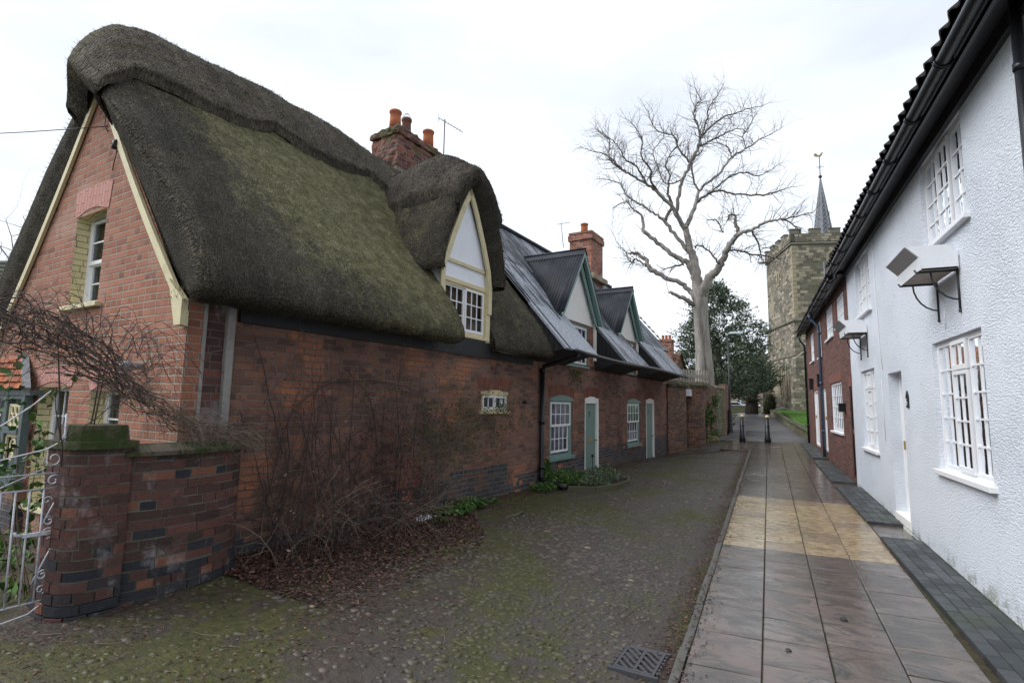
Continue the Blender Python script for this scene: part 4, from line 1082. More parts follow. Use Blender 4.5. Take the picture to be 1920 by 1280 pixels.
# chimney --------------------------------------------------------------
def pot(mb, c, h, r, n=18):
    mb.lathe(c, [(r * 1.05, 0), (r * 0.98, h * 0.5), (r * 0.92, h * 0.84), (r * 1.08, h * 0.87), (r * 1.10, h * 0.97), (r * 1.0, h), (r * 0.78, h), (r * 0.74, h * 0.7)], n)
g = MB(); g.box((-2.66, -1.94), (7.36, 8.74), (5.9, 7.12)); g.box((-2.69, -1.91), (7.33, 8.78), (7.12, 7.26)); g.box((-2.60, -2.02), (7.44, 8.68), (7.26, 7.37))
ch = g.build('chimney_stack', M['brick_mossy'], tc_, bevel=0.02)
md = ch.modifiers.new('sub', 'SUBSURF'); md.subdivision_type = 'SIMPLE'; md.levels = md.render_levels = 4
tx = bpy.data.textures.new('rough', 'CLOUDS'); tx.noise_scale = 0.12
md = ch.modifiers.new('rough', 'DISPLACE'); md.texture = tx; md.strength = 0.10; md.mid_level = 0.5
g = MB(); pot(g, (-2.25, 7.58, 7.36), 0.40, 0.115); g.build('chimney_pot', M['terracotta'], ch)
g = MB(); pot(g, (-2.35, 8.02, 7.36), 0.48, 0.10); po_ = g.build('chimney_pot', M['terracotta_sooty'], ch); po_['label'] = 'soot blackened pot with a wire cage'
g = MB()
for a in range(4): g.tube([(-2.35 + 0.09 * cos(a * pi / 4) * cos(b_), 8.02 + 0.09 * sin(a * pi / 4) * cos(b_), 7.84 + 0.12 * sin(b_)) for b_ in [pi * i / 8 for i in range(9)]], 0.004, 3)
g.build('wire_cage', M['lead'], po_)
g = MB(); pot(g, (-2.15, 8.50, 7.36), 0.38, 0.115); g.build('chimney_pot', M['terracotta_sooty' if False else 'terracotta'], ch)
g = MB(); g.box((-2.67, -1.93), (7.33, 8.77), (6.36, 6.43)); g.build('lead_flashing', M['stone_grey'], ch)
# television aerial beside the chimney
def aerial(mb, base, top, boom_dir, blen, nel, el):
    b0, t0 = Vector(base), Vector(top); bd = Vector(boom_dir).normalized(); sd = bd.cross(Vector((0, 0, 1))).normalized()
    mb.tube([b0, t0], 0.013, 6); c = t0 - Vector((0, 0, 0.05))
    mb.tube([c - bd * blen * 0.25, c + bd * blen * 0.75], 0.008, 4)
    for i in range(nel):
        p = c + bd * blen * (-0.2 + 0.93 * i / nel); mb.tube([p - sd * el / 2, p + sd * el / 2], 0.0035, 3)
    p = c - bd * blen * 0.25
    for dz in (-0.09, -0.03, 0.03, 0.09): mb.tube([p - sd * el * 0.6 + Vector((0, 0, dz)), p + sd * el * 0.6 + Vector((0, 0, dz))], 0.003, 3)
g = MB(); aerial(g, (-2.0, 8.86, 6.6), (-2.0, 8.86, 8.15), (0.7, 0.75, -0.45), 0.62, 8, 0.16); g.build('aerial', M['iron'], ch)

# ================================================================== METAL ROOFED COTTAGES
mc_ = row_thing('metal_roofed_cottages', 'brick cottages with a black tarred metal roof, two white gabled dormers and grey green doors', 'cottages', 9.36)
w = MB()
W1 = (10.22, 11.39, 0.76, 2.06); D1 = (12.11, 12.99, 0.30, 2.06); W2 = (15.28, 16.52, 0.74, 2.06); D2 = (17.16, 18.05, 0.19, 2.10)
wall(w, mpL, [(9.35, 2.86), (20.1, 2.86)], -0.1, [W1, D1, W2, D2], 0.11)
w.quad(mpG(0, SC - 0, 0)[0:1] + (20.1, -0.1), (-4.6, 20.1, -0.1), (-4.6, 20.1, 3.4), (0, 20.1, 2.86))
w.poly([(-4.6, 20.1, 3.3), (-2.3, 20.1, 6.3), (0, 20.1, 3.3)])
w.build('front_wall', M['brick_lane'], mc_)
for (a, b, c, e) in (W1, D1, W2, D2):
    g = MB(); n = 8
    for i in range(n):
        ua = a - 0.06 + (b - a + 0.12) * i / n; ub = a - 0.06 + (b - a + 0.12) * (i + 1) / n
        h0, h1 = e - 0.03 + 0.07 * sin(pi * i / n), e - 0.03 + 0.07 * sin(pi * (i + 1) / n)
        g.quad(mpL(ua, 0.004, h0), mpL(ub, 0.004, h1), mpL(ub + (i + 1 - n / 2) * 0.01, 0.004, h1 + 0.23), mpL(ua + (i - n / 2) * 0.01, 0.004, h0 + 0.23))
    g.build('brick_arch', M['soldier_lane'], mc_)
def cottage_window(W_, ncol):
    a, b, c, e = W_
    fo = window(mc_, mpL, a, b, c, e, M['teal'], M['white_paint'],
        [(a + 0.055, b - 0.11, c + 0.66, e - 0.12, 4, 2, 0.035, 0.02), (a + 0.10, b - 0.17, c + 0.10, c + 0.68, 4, 2, 0.035, -0.012)],
        d=-0.02, fw=0.055, sill=(M['teal'], 0.05, 0.07, 0.05), curtain='net_lilac', name='sash_window')
    g = MB(); g.box((b - 0.17, b - 0.055), (-0.08, -0.018), (c + 0.05, e - 0.05), mpL); g.box((a + 0.055, b - 0.17), (-0.08, -0.018), (e - 0.13, e - 0.05), mpL)
    g.box((a + 0.055, a + 0.10), (-0.08, -0.018), (c + 0.05, e - 0.13), mpL)
    g.build('box_frame', M['teal'], fo, bevel=0.004)
    n = 8; g = MB()
    for i in range(n):
        ua = a + (b - a) * i / n; ub = a + (b - a) * (i + 1) / n
        g.prism([mpL(ua, -0.015, e - 0.09), mpL(ub, -0.015, e - 0.09), mpL(ub, -0.015, e - 0.03 + 0.07 * sin(pi * (i + 1) / n)), mpL(ua, -0.015, e - 0.03 + 0.07 * sin(pi * i / n))], (0.035, 0, 0))
    g.build('arched_head', M['teal'], fo)
cottage_window(W1, 4); cottage_window(W2, 4)
def cottage_door(D_, num, slot):
    a, b, c, e = D_
    g = MB(); g.box((b - 0.11, b + 0.01), (-0.10, 0.012), (c, e), mpL); g.box((a, a + 0.03), (-0.10, 0.012), (c, e), mpL)
    n = 8
    for i in range(n):
        ua = a + (b - a) * i / n; ub = a + (b - a) * (i + 1) / n
        g.prism([mpL(ua, -0.05, e - 0.13), mpL(ub, -0.05, e - 0.13), mpL(ub, -0.05, e - 0.03 + 0.07 * sin(pi * (i + 1) / n)), mpL(ua, -0.05, e - 0.03 + 0.07 * sin(pi * i / n))], (0.065, 0, 0))
    fo = g.build('door_frame', M['cream_render'], mc_, bevel=0.004)
    g = MB(); u0, u1, z1 = a + 0.03, b - 0.11, e - 0.13; nb_ = 5
    for i in range(nb_):
        ua = u0 + (u1 - u0) * i / nb_; ub = u0 + (u1 - u0) * (i + 1) / nb_
        g.box((ua + 0.003, ub - 0.003), (-0.07, -0.035), (c + 0.02, z1), mpL)
    g.box((u0, u1), (-0.08, -0.06), (c + 0.02, z1), mpL); g.box((u0, u1), (-0.035, -0.015), (c + 0.02, c + 0.12), mpL)
    do = g.build('door', M['teal'], mc_, bevel=0.002)
    g = MB(); g.box((u0 + 0.25, u0 + 0.50), (-0.036, -0.026), (c + 0.70, c + 0.77), mpL) if slot else None
    if slot: g.build('letter_plate', M['brass'], do, bevel=0.003)
    g = MB(); g.tube([mpL(u1 - 0.06, -0.035, c + 0.72), mpL(u1 - 0.06, 0.0, c + 0.72), mpL(u1 - 0.06, 0.03, c + 0.72)], [0.015, 0.015, 0.028], 10); g.build('door_knob', M['brass'], do)
    g = MB(); uc = (u0 + u1) / 2 - 0.05; zc = z1 - 0.28
    if num == '2':
        pts = [(-0.03, 0.05), (-0.015, 0.075), (0.015, 0.075), (0.03, 0.05), (0.02, 0.02), (-0.03, -0.05), (0.035, -0.05)]
    else:
        pts = [(-0.02, 0.05), (0.0, 0.075), (0.0, -0.05)]
    g.tube([mpL(uc + x, -0.03, zc + y) for x, y in pts], 0.007, 5); g.build('door_number', M['iron'], do)
    g = MB(); g.box((a - 0.02, b + 0.02), (-0.12, 0.06), (c - 0.12, c + 0.02), mpL); g.build('doorstep', M['stone_grey'], mc_, bevel=0.01)
cottage_door(D1, '2', True); cottage_door(D2, '1', False)
g = MB(); g.tube([mpL(12.47, 0.06, 0.30), mpL(12.47, 0.06, 0.62)], 0.01, 6); g.lathe(mpL(12.47, 0.06, 0.62), [(0.01, 0), (0.035, 0.02), (0.035, 0.06), (0.01, 0.08)], 10); g.build('boot_scraper', M['iron'], mc_)

# main roof and catslides
RZ, RT = 6.60, -2.30
slope_z = lambda t: RZ - (t - RT) * (RZ - 2.98) / (0.82 - RT)
def slab(mb, s0, s1, t0, t1, th=0.05, val=0.0, nseam=0):
    mb.curval = val
    vs = []
    for (t, s) in ((t0, s0), (t0, s1), (t1, s1), (t1, s0)): vs.append((t, s, slope_z(t)))
    n_ = Vector((0.757, 0, 0.653)) * -th
    a = [Vector(v) for v in vs]; L_ = math.dist((t0, slope_z(t0)), (t1, slope_z(t1))) * (1 if t1 > t0 else -1)
    mb.add(a + [v + n_ for v in a], [(0, 1, 2, 3), (7, 6, 5, 4), (0, 4, 5, 1), (1, 5, 6, 2), (2, 6, 7, 3), (3, 7, 4, 0)],
           uvs=[[(s0, 0), (s1, 0), (s1, L_), (s0, L_)]] + [[(0, 0), (0.1, 0), (0.1, 0.1), (0, 0.1)]] * 5)
    mb.curval = 0
def seams(mb, s0, s1, t0, t1, step):
    s = s0
    while s <= s1 + 1e-3:
        mb.beam((t0, s, slope_z(t0) + 0.004), (t1, s, slope_z(t1) + 0.004), 0.05, 0.014); s += step
r_m = MB()
slab(r_m, 9.36, 20.2, RT, -1.0, 0.05, 0.35); slab(r_m, 9.36, 10.9, -1.0, 0.0, 0.05, 0.62); slab(r_m, 12.75, 14.85, -1.0, 0.0, 0.05, 0.4); slab(r_m, 16.3, 20.2, -1.0, 0.0, 0.05, 0.4)
slab(r_m, 10.9, 12.75, -1.0, -0.02, 0.05, 0.1); slab(r_m, 14.85, 16.3, -1.0, -0.02, 0.05, 0.1)
for (a, b, v_) in ((9.25, 10.9, 0.80), (12.75, 14.85, 0.60), (16.3, 19.3, 0.60)): slab(r_m, a, b, 0.0, 0.82, 0.04, v_)
r_m.poly([(-4.6, 9.36, 3.6), (-4.6, 20.2, 3.6), (RT, 20.2, RZ), (RT, 9.36, RZ)])
mro = r_m.build('roof', M['tar'], mc_)
g = MB()
for (a, b, t0, t1, st_) in ((9.45, 9.45, -2.28, 0.82, 1), (10.3, 10.3, -2.28, 0.2, 1), (12.80, 14.8, -0.6, 0.82, 2.0), (16.4, 19.28, -0.6, 0.82, 1.45)):
    s = a
    while s <= b + 0.001: g = MB(); seams(g, s, s, t0, t1, 9); g.build('roof_seam', M['tin'], mro); s += st_
g = MB(); n_ = 1
g.tube([(RT, 9.2, RZ + 0.03), (RT, 20.2, RZ + 0.03)], 0.07, 8); g.build('ridge_roll', M['tin_ridge'], mro)
g = MB()     # clay tile verge at the far gable
tiles(g, (0.3, 20.2, slope_z(0.3) + 0.03), (0.3, 20.65, slope_z(0.3) + 0.03), (RT, 20.65, RZ + 0.03), (RT, 20.2, RZ + 0.03), 16, 2, 0.03)
g.build('tiled_verge', M['tile_brown'], mro)
# black boarded boxes that carry the catslides
for (a, b) in ((9.3, 10.9), (12.75, 14.85), (16.3, 19.3)):
    g = MB(); tt = 0.78; zo = slope_z(tt) - 0.05; zi = 2.76
    g.poly([(0.0, a, zi), (tt, a, zo), (0.0, a, slope_z(0) - 0.05)]); g.poly([(0.0, b, zi), (tt, b, zo), (0.0, b, slope_z(0) - 0.05)])
    g.quad((0.0, a, zi), (0.0, b, zi), (tt, b, zo), (tt, a, zo))
    nb_ = 7
    for i in range(nb_):      # vertical boards on the cheek, a few with gaps
        q0, q1 = i / nb_, (i + 0.86) / nb_
        f = lambda q: (q * tt, zi + (zo - zi) * q, slope_z(q * tt) - 0.05)
        (ta, za, zb), (tb, zc, zd) = f(q0), f(q1)
        g.prism([(ta, a - 0.002, za), (tb, a - 0.002, zc), (tb, a - 0.002, zd), (ta, a - 0.002, zb)], (0, -0.018, 0))
    g.build('eaves_box', M['black_board'], mc_)
g = MB()
for t_, z_ in ((0.86, 2.93),):
    pts = [(t_, s, z_ + 0.02 * sin(s * 0.9)) for s in [9.6 + 0.5 * i for i in range(20)]]
    g.tube(pts, 0.045, 8)
gt = g.build('gutter', M['black_paint'], mc_)
g = MB(); g.tube([(0.86, 9.75, 2.90), (0.84, 9.75, 2.84), (0.10, 9.72, 2.66), (0.075, 9.72, 2.56)], 0.045, 8)
g.tube([(0.075, 9.72, 2.62), (0.075, 9.72, 0.42), (0.10, 9.72, 0.36)], 0.05, 10)
for z in (2.55, 1.5, 0.6): g.tube([(0.075, 9.72, z), (0.075, 9.72, z + 0.07)], 0.062, 10)
g.tube([(0.08, 9.72, 0.42), (0.14, 9.70, 0.36), (0.42, 9.62, 0.34), (0.72, 9.52, 0.33)], [0.055, 0.055, 0.05, 0.055], 10)
g.build('downpipe', M['black_paint'], mc_)
# dormers
def metal_dormer(c0, hw, apex, u0, u1, wz0, wz1, s_lo, s_hi):
    face = MB(); zf = 3.98
    wall(face, mpL, [(s_lo, 3.86), (s_lo + 0.02, zf - 0.05), (c0, apex), (s_hi - 0.02, zf - 0.05), (s_hi, 3.86)], 3.84, [], 0.05)
    fo = face.build('dormer_gable', M['cream_render'], mc_)
    g = MB(); wall(g, mpL, [(s_lo, 3.86), (s_hi, 3.86)], 2.76, [(u0, u1, wz0, wz1)], 0.08); g.build('dormer_brick', M['brick_lane'], fo)
    window(mc_, mpL, u0, u1, wz0, wz1, M['teal'], M['white_paint'], [(u0 + 0.05, u1 - 0.06, wz0 + 0.05, wz1 - 0.05, 6, 3, 0.03, 0.0)], d=-0.01, fw=0.05, sill=(M['teal'], 0.04, 0.05, 0.04), curtain='net_lilac', name='dormer_window')
    sl = (apex + 0.16 - 3.98) / hw
    tb = RT + (RZ - (apex + 0.16)) * (0.82 - RT) / (RZ - 2.98)     # ridge meets the main slope
    pitch = 0.076; tf = 0.22
    for sg in (-1, 1):
        # corrugated sheets, ribs run down the dormer slope
        g = MB(); g.smooth = True; n = int((tf - tb + 0.1) / pitch * 4); rows_ = []
        for i in range(n + 1):
            t = tf - i * pitch / 4; am = 0.013 * sin(2 * pi * i / 4)
            lowz = max(3.90, slope_z(t)) ; lowz = min(lowz, apex + 0.16)
            a_hw = (apex + 0.16 - lowz) / sl
            p0 = Vector((t, c0, apex + 0.16)) + Vector((0, sg * am * 0.8, am * 0.6)); p1 = Vector((t, c0 + sg * a_hw, lowz)) + Vector((0, sg * am * 0.8, am * 0.6))
            g.v += [tuple(p0), tuple(p1)]
        for i in range(n):
            g.f.append([2 * i, 2 * i + 1, 2 * i + 3, 2 * i + 2]); g.mi.append(0); g.sm.append(True); g.val.append(0)
        o = g.build('dormer_roof', M['tin'], mc_)
        md = o.modifiers.new('s', 'SOLIDIFY'); md.thickness = 0.006
        # eave filler and cheek
        g = MB(); u = c0 + sg * (hw - 0.02)
        g.poly([(tf - 0.12, u - sg * 0.06, 3.90), (tf - 0.12, u - sg * 0.06, 3.78), (-0.45, u - sg * 0.06, slope_z(-0.45)), (-0.25, u - sg * 0.06, 3.90)]); g.build('cheek_board', M['black_board'], fo)
    # bargeboards: outer moulding and inner board
    for sg in (-1, 1):
        g = MB()
        for (off, wd, t_, th_) in ((0.0, 0.085, tf - 0.01, 0.03), (0.10, 0.13, 0.10, 0.03)):
            za = apex + 0.155 - off * 1.7; zb = 3.86 if off == 0 else 3.86
            ha = 0.0; hb = (za - zb) / sl
            n1 = Vector((sl, 1)).normalized() * wd
            g.prism([(t_, c0, za), (t_, c0 + sg * hb, zb), (t_, c0 + sg * (hb - n1.x * 1.15), zb), (t_, c0, za - wd * math.hypot(1, sl))], (-th_, 0, 0))
        q = [(tf - 0.02, c0, apex + 0.10), (tf - 0.02, c0 + sg * (hw - 0.03), 3.90), (0.10, c0 + sg * (hw - 0.03), 3.90), (0.10, c0, apex + 0.10)]
        g.poly(q)
        g.build('bargeboard', M['teal_light'], fo)
    g = MB()
    for sg in (-1, 1):
        g.quad((tf + 0.01, c0, apex + 0.20), (tb - 0.05, c0, apex + 0.20), (tb - 0.05, c0 + sg * 0.11, apex + 0.20 - 0.11 * sl), (tf + 0.01, c0 + sg * 0.11, apex + 0.20 - 0.11 * sl))
    g.tube([(tf + 0.01, c0, apex + 0.20), (tb - 0.05, c0, apex + 0.20)], 0.03, 8); g.build('ridge_flashing', M['tin_ridge'], fo)
    g = MB(); g.box((-0.02, 0.06), (s_hi - 0.06, s_hi + 0.02), (3.0, 3.95)); g.build('corner_trim', M['cream_render'], fo)
metal_dormer(11.62, 1.14, 5.42, 10.75, 12.28, 2.82, 3.80, 10.72, 12.72)
metal_dormer(15.22, 1.04, 5.20, 14.70, 15.95, 2.86, 3.78, 14.38, 16.22)
# far chimney
g = MB(); g.box((-2.75, -1.90), (17.2, 18.3), (5.8, 7.75)); g.box((-2.80, -1.85), (17.15, 18.35), (7.75, 7.95)); g.box((-2.78, -1.87), (17.17, 18.33), (7.98, 8.06))
ch2 = g.build('chimney_stack', M['brick_chimney'], mc_, bevel=0.01)
g = MB(); pot(g, (-2.30, 17.5, 8.02), 0.42, 0.13); g.build('chimney_pot', M['terracotta'], ch2)
g = MB(); g.box((-2.85, -1.75), (17.08, 18.45), (6.28, 6.48)); g.build('mortar_flaunching', M['stone_trim'], ch2, bevel=0.03)
g = MB(); aerial(g, (-2.9, 17.0, 7.5), (-3.0, 17.0, 8.45), (1, 0, 0), 0.5, 5, 0.14); g.build('aerial', M['lead'], ch2)
# ================================================================== GROUND, LANE, PAVEMENT
def grid_sheet(name, xs, ys, zf, mat, inside=None, attr=None):
    me = bpy.data.meshes.new(name); vs = [(x, y, zf(x, y)) for y in ys for x in xs]; nx = len(xs); fs = []
    for j in range(len(ys) - 1):
        for i in range(nx - 1):
            if inside and not inside((xs[i] + xs[i + 1]) / 2, (ys[j] + ys[j + 1]) / 2): continue
            a = j * nx + i; fs.append((a, a + 1, a + nx + 1, a + nx))
    me.from_pydata(vs, [], fs); me.materials.append(mat)
    for p in me.polygons: p.use_smooth = True
    if attr:
        at = me.attributes.new(attr[0], 'FLOAT', 'POINT'); at.data.foreach_set('value', [attr[1](v[0], v[1]) for v in vs])
    o = bpy.data.objects.new(name, me); COL.objects.link(o); return struct(o)
def rng(a, b, st): n = int(round((b - a) / st)); return [a + (b - a) * i / n for i in range(n + 1)]
far = [-600, -300, -150, -80, -50, -30, -20, -14]
xs = far + rng(-10, 6, 0.4) + [9, 14, 20, 30, 50, 80, 150, 300, 600]
ys = [-600, -200, -80, -30, -10] + rng(-4, 60, 0.5) + [66, 75, 90, 110, 150, 250, 600, 1200]
grid_sheet('ground', xs, ys, lambda x, y: ground_z(x, y) - 0.09, M['earth'])

def lane_h(x, y):
    return ground_z(x, y) + nz((x, y, 0), 0.7, 0.03) + nz((x, y, 0), 3.5, 0.012) + nz((x, y, 0), 11, 0.006)
def in_lane(x, y):
    if y > 20.3: return x < kerb_x(y) - 0.85
    return x < kerb_x(y) + 0.03
def lane_grey(x, y):
    d = kerb_x(y) - x
    g = sm(1.9, 0.9, d) if y > 5 else sm(2.6 , 1.0, d)
    return max(g * sm(0.0, 0.25, d), 0.55 * sm(3.2, 2.4, y) * sm(-4.4, -3.6, x))
grid_sheet('cobbled_lane', rng(-8.5, -0.2, 0.075), rng(0.6, 24.3, 0.075), lane_h, M['lane'], in_lane, ('grey', lane_grey))

# cobbles set in the lane
cb = MB(); cb.smooth = True
def stone(mb, x, y, z, a, b, h, rot, val):
    mb.curval = val; vs = []; ca, sa = cos(rot), sin(rot); irr = [rnd.uniform(0.8, 1.15) for _ in range(7)]
    for (r, hh) in ((1.0, -0.35), (0.82, 0.55)):
        for i in range(7):
            q = 2 * pi * i / 7; px, py = a * r * irr[i] * cos(q), b * r * irr[i] * sin(q); vs.append((x + px * ca - py * sa, y + px * sa + py * ca, z + h * hh))
    vs.append((x, y, z + h)); 
    mb.add(vs, [(i, (i + 1) % 7, 7 + (i + 1) % 7, 7 + i) for i in range(7)] + [(7 + i, 7 + (i + 1) % 7, 14) for i in range(7)])
y = 1.9
while y < 20.2:
    st_ = 0.068 if y < 9 else 0.09
    x = -5.6
    while x < kerb_x(y) - 0.06:
        px, py = x + rnd.uniform(-0.035, 0.035), y + rnd.uniform(-0.035, 0.035)
        t, s = WL(px, py); d = kerb_x(py) - px
        bed = noise.noise(Vector((px * 0.6, py * 0.6, 4.0)))
        dens_ = 0.46 + 0.45 * sm(3.0, 1.2, d) + 0.5 * bed
        if d < 0.32: dens_ *= 0.25
        if t > 0.35 and rnd.random() < dens_ * (0.45 if (s < 3.9 and t < 2.6) else 1) and not (t < 1.2 and 3.1 < s < 9):
            big = rnd.random() ** 3
            a = rnd.uniform(0.018, 0.034) + 0.024 * big
            stone(cb, px, py, lane_h(px, py) - 0.002, a, a * rnd.uniform(0.5, 0.85), rnd.uniform(0.006, 0.018), rnd.gauss(0.2, 0.5), rnd.random() * 0.95 if rnd.random() > 0.012 else 1.0)
        x += st_
    y += st_ * 0.9
o = cb.build('cobblestones', M['cobble']); tag(o, 'rounded cobbles and pebbles bedded in the muddy lane', 'cobbles', kind='stuff')

# pavement: bed, flags, edging
grid_sheet('pavement_bed', rng(-3.2, 1.95, 0.25), rng(-2, 24.3, 0.5), lambda x, y: base_z(y) - 0.014, M['joint'], lambda x, y: x > kerb_x(y) + 0.0 or (y > 20.3 and x > kerb_x(y) - 0.9))
fl = MB()
def flag(x0, x1, y0, y1, val):
    g = 0.0045; th = 0.05; sh = lambda x, y: kerb_x(y) - kerb_x(0)
    j = [rnd.uniform(-0.0025, 0.0025) for _ in range(4)]
    c = [(x0 + g, y0 + g), (x1 - g, y0 + g), (x1 - g, y1 - g), (x0 + g, y1 - g)]
    top = [(a + sh(a, b), b, base_z(b) + j[i]) for i, (a, b) in enumerate(c)]; e = 0.006
    cx, cy = (x0 + x1) / 2, (y0 + y1) / 2
    ins = [(x + (e if x < cx + sh(0, y) else -e), y + (e if y < cy else -e), z + 0.004) for x, y, z in top]
    bot = [(x, y, z - th) for x, y, z in top]
    fl.curval = val
    fl.add(top + ins + bot, [(4, 5, 6, 7)] + [(i, (i + 1) % 4, 4 + (i + 1) % 4, 4 + i) for i in range(4)] + [(8 + i, 8 + (i + 1) % 4, (i + 1) % 4, i) for i in range(4)])
kx = kerb_x(0)
edges = [kx + 0.07, kx + 0.56, kx + 1.005, kx + 1.46, kx + 1.95]
for c in range(4):
    for (ya, yb, yel) in ((-1.5, 7.55, 0), (7.55, 11.2, 1), (11.2, 24.2, 0)):
        y = ya + (0 if yel else 0)
        while y < yb - 0.05:
            L_ = rnd.choice([0.44, 0.60, 0.60, 0.72]) if not yel else rnd.choice([0.45, 0.6])
            y2 = y + L_ + rnd.uniform(-0.01, 0.01)
            if yb - y2 < 0.3: y2 = yb
            v = rnd.uniform(0.02, 0.98) + (1.0 if yel else 0.0)
            flag(edges[c], edges[c + 1], y, y2, v); y = y2
# right-hand infill flags between the block strips and spur of flags at the far end
for (ya, yb) in ((8.72, 9.66), (13.12, 13.72), (17.6, 18.5)):
    fl_x1 = XW - 0.019 * yb - 0.02; flag(edges[4], fl_x1, ya, (ya + yb) / 2, rnd.uniform(0, 1)); flag(edges[4], fl_x1, (ya + yb) / 2, yb, rnd.uniform(0, 1))
for i in range(2):
    for j in range(7): flag(edges[0] - 0.45 * (i + 1), edges[0] - 0.45 * i, 20.32 + j * 0.55, 20.32 + (j + 1) * 0.55, rnd.uniform(0, 1))
o = fl.build('pavement', M['flag']); struct(o)
kb = MB(); y = 0.0
while y < 20.3:
    L_ = rnd.uniform(0.8, 1.0); j = rnd.uniform(-0.006, 0.006); w_ = 0.065
    kb.add([(kerb_x(y) + j, y + 0.006, base_z(y) - 0.10), (kerb_x(y) + w_ + j, y + 0.006, base_z(y) - 0.10), (kerb_x(y + L_) + w_ + j, y + L_ - 0.006, base_z(y + L_) - 0.10), (kerb_x(y + L_) + j, y + L_ - 0.006, base_z(y + L_) - 0.10),
            (kerb_x(y) + j, y + 0.006, base_z(y) - 0.002), (kerb_x(y) + w_ + j, y + 0.006, base_z(y) - 0.002), (kerb_x(y + L_) + w_ + j, y + L_ - 0.006, base_z(y + L_) - 0.002), (kerb_x(y + L_) + j, y + L_ - 0.006, base_z(y + L_) - 0.002)],
           [(0, 3, 2, 1), (4, 5, 6, 7), (0, 1, 5, 4), (1, 2, 6, 5), (2, 3, 7, 6), (3, 0, 4, 7)]); y += L_
M['kerb'] = paint('grey_stone_edging', (0.095, 0.092, 0.082, 1), 0.6, 0.6, (0.07, 0.075, 0.04, 1), 5, 0.008, 20)
struct(kb.build('kerb', M['kerb'], bevel=0.006))

# raised strips of blue block paving
for (ya, yb, x0) in ((-1.5, 8.72, 1.44), (9.66, 13.12, 1.44), (13.72, 17.6, 1.44), (18.5, 24.1, 1.5)):
    b_ = MB(); n = 4; wcol = (XW - 0.015 - x0) / n; r = 0; L_ = 0.215
    for c in range(n):
        y = ya - (L_ / 2 if c % 2 else 0)
        while y < yb:
            y0, y1 = max(y, ya), min(y + L_, yb)
            if y1 - y0 > 0.02:
                b_.curval = rnd.random(); h = rnd.uniform(-0.002, 0.002); xa, xb = x0 + c * wcol + 0.003, x0 + (c + 1) * wcol - 0.003
                z0, z1 = base_z(y0) + 0.045 + h, base_z(y1) + 0.045 + h; e = 0.005
                vs = [(xa, y0 + 0.003, z0 - 0.12), (xb, y0 + 0.003, z0 - 0.12), (xb, y1 - 0.003, z1 - 0.12), (xa, y1 - 0.003, z1 - 0.12),
                      (xa, y0 + 0.003, z0 - e), (xb, y0 + 0.003, z0 - e), (xb, y1 - 0.003, z1 - e), (xa, y1 - 0.003, z1 - e),
                      (xa + e, y0 + 0.003 + e, z0), (xb - e, y0 + 0.003 + e, z0), (xb - e, y1 - 0.003 - e, z1), (xa + e, y1 - 0.003 - e, z1)]
                b_.add(vs, [(0, 1, 5, 4), (1, 2, 6, 5), (2, 3, 7, 6), (3, 0, 4, 7), (8, 9, 10, 11), (4, 5, 9, 8), (5, 6, 10, 9), (6, 7, 11, 10), (7, 4, 8, 11)])
            y += L_
    o = struct(b_.build('block_paving', M['block']))
    bj = MB(); bj.add([(x0 + 0.004, ya + 0.004, base_z(ya) - 0.05), (XW + 0.0, ya + 0.004, base_z(ya) - 0.05), (XW, yb - 0.004, base_z(yb) - 0.05), (x0 + 0.004, yb - 0.004, base_z(yb) - 0.05),
                       (x0 + 0.004, ya + 0.004, base_z(ya) + 0.036), (XW + 0.0, ya + 0.004, base_z(ya) + 0.036), (XW, yb - 0.004, base_z(yb) + 0.036), (x0 + 0.004, yb - 0.004, base_z(yb) + 0.036)],
                      [(4, 5, 6, 7), (0, 1, 5, 4), (1, 2, 6, 5), (2, 3, 7, 6), (3, 0, 4, 7)])
    bj.build('joint_sand', M['joint'], o)

# asphalt path to the church, bending left, and lawn
def path_l(y): return -2.6 + 1.35 * sm(22, 28, y) + 0.0 if y < 30 else -1.25 - 0.018 * (y - 30)
def path_r(y): return 2.1 - 0.0 if y < 25 else 2.1 - 0.030 * (y - 25) * (1 if y < 60 else 1)
grid_sheet('asphalt_path', rng(-4.5, 3.0, 0.25), rng(24.2, 70, 0.7), lambda x, y: ground_z(x, y) * 0 + base_z(y) - 0.006, M['asphalt'], lambda x, y: path_l(y) < x < path_r(y))
lawn = grid_sheet('lawn', rng(1.0, 22, 0.5), rng(26, 60, 1.0), lambda x, y: base_z(y) + 0.32 + 0.012 * max(0, x - 2), M['grass'], lambda x, y: x > 2.3 - 0.030 * (y - 25) + 0.12)

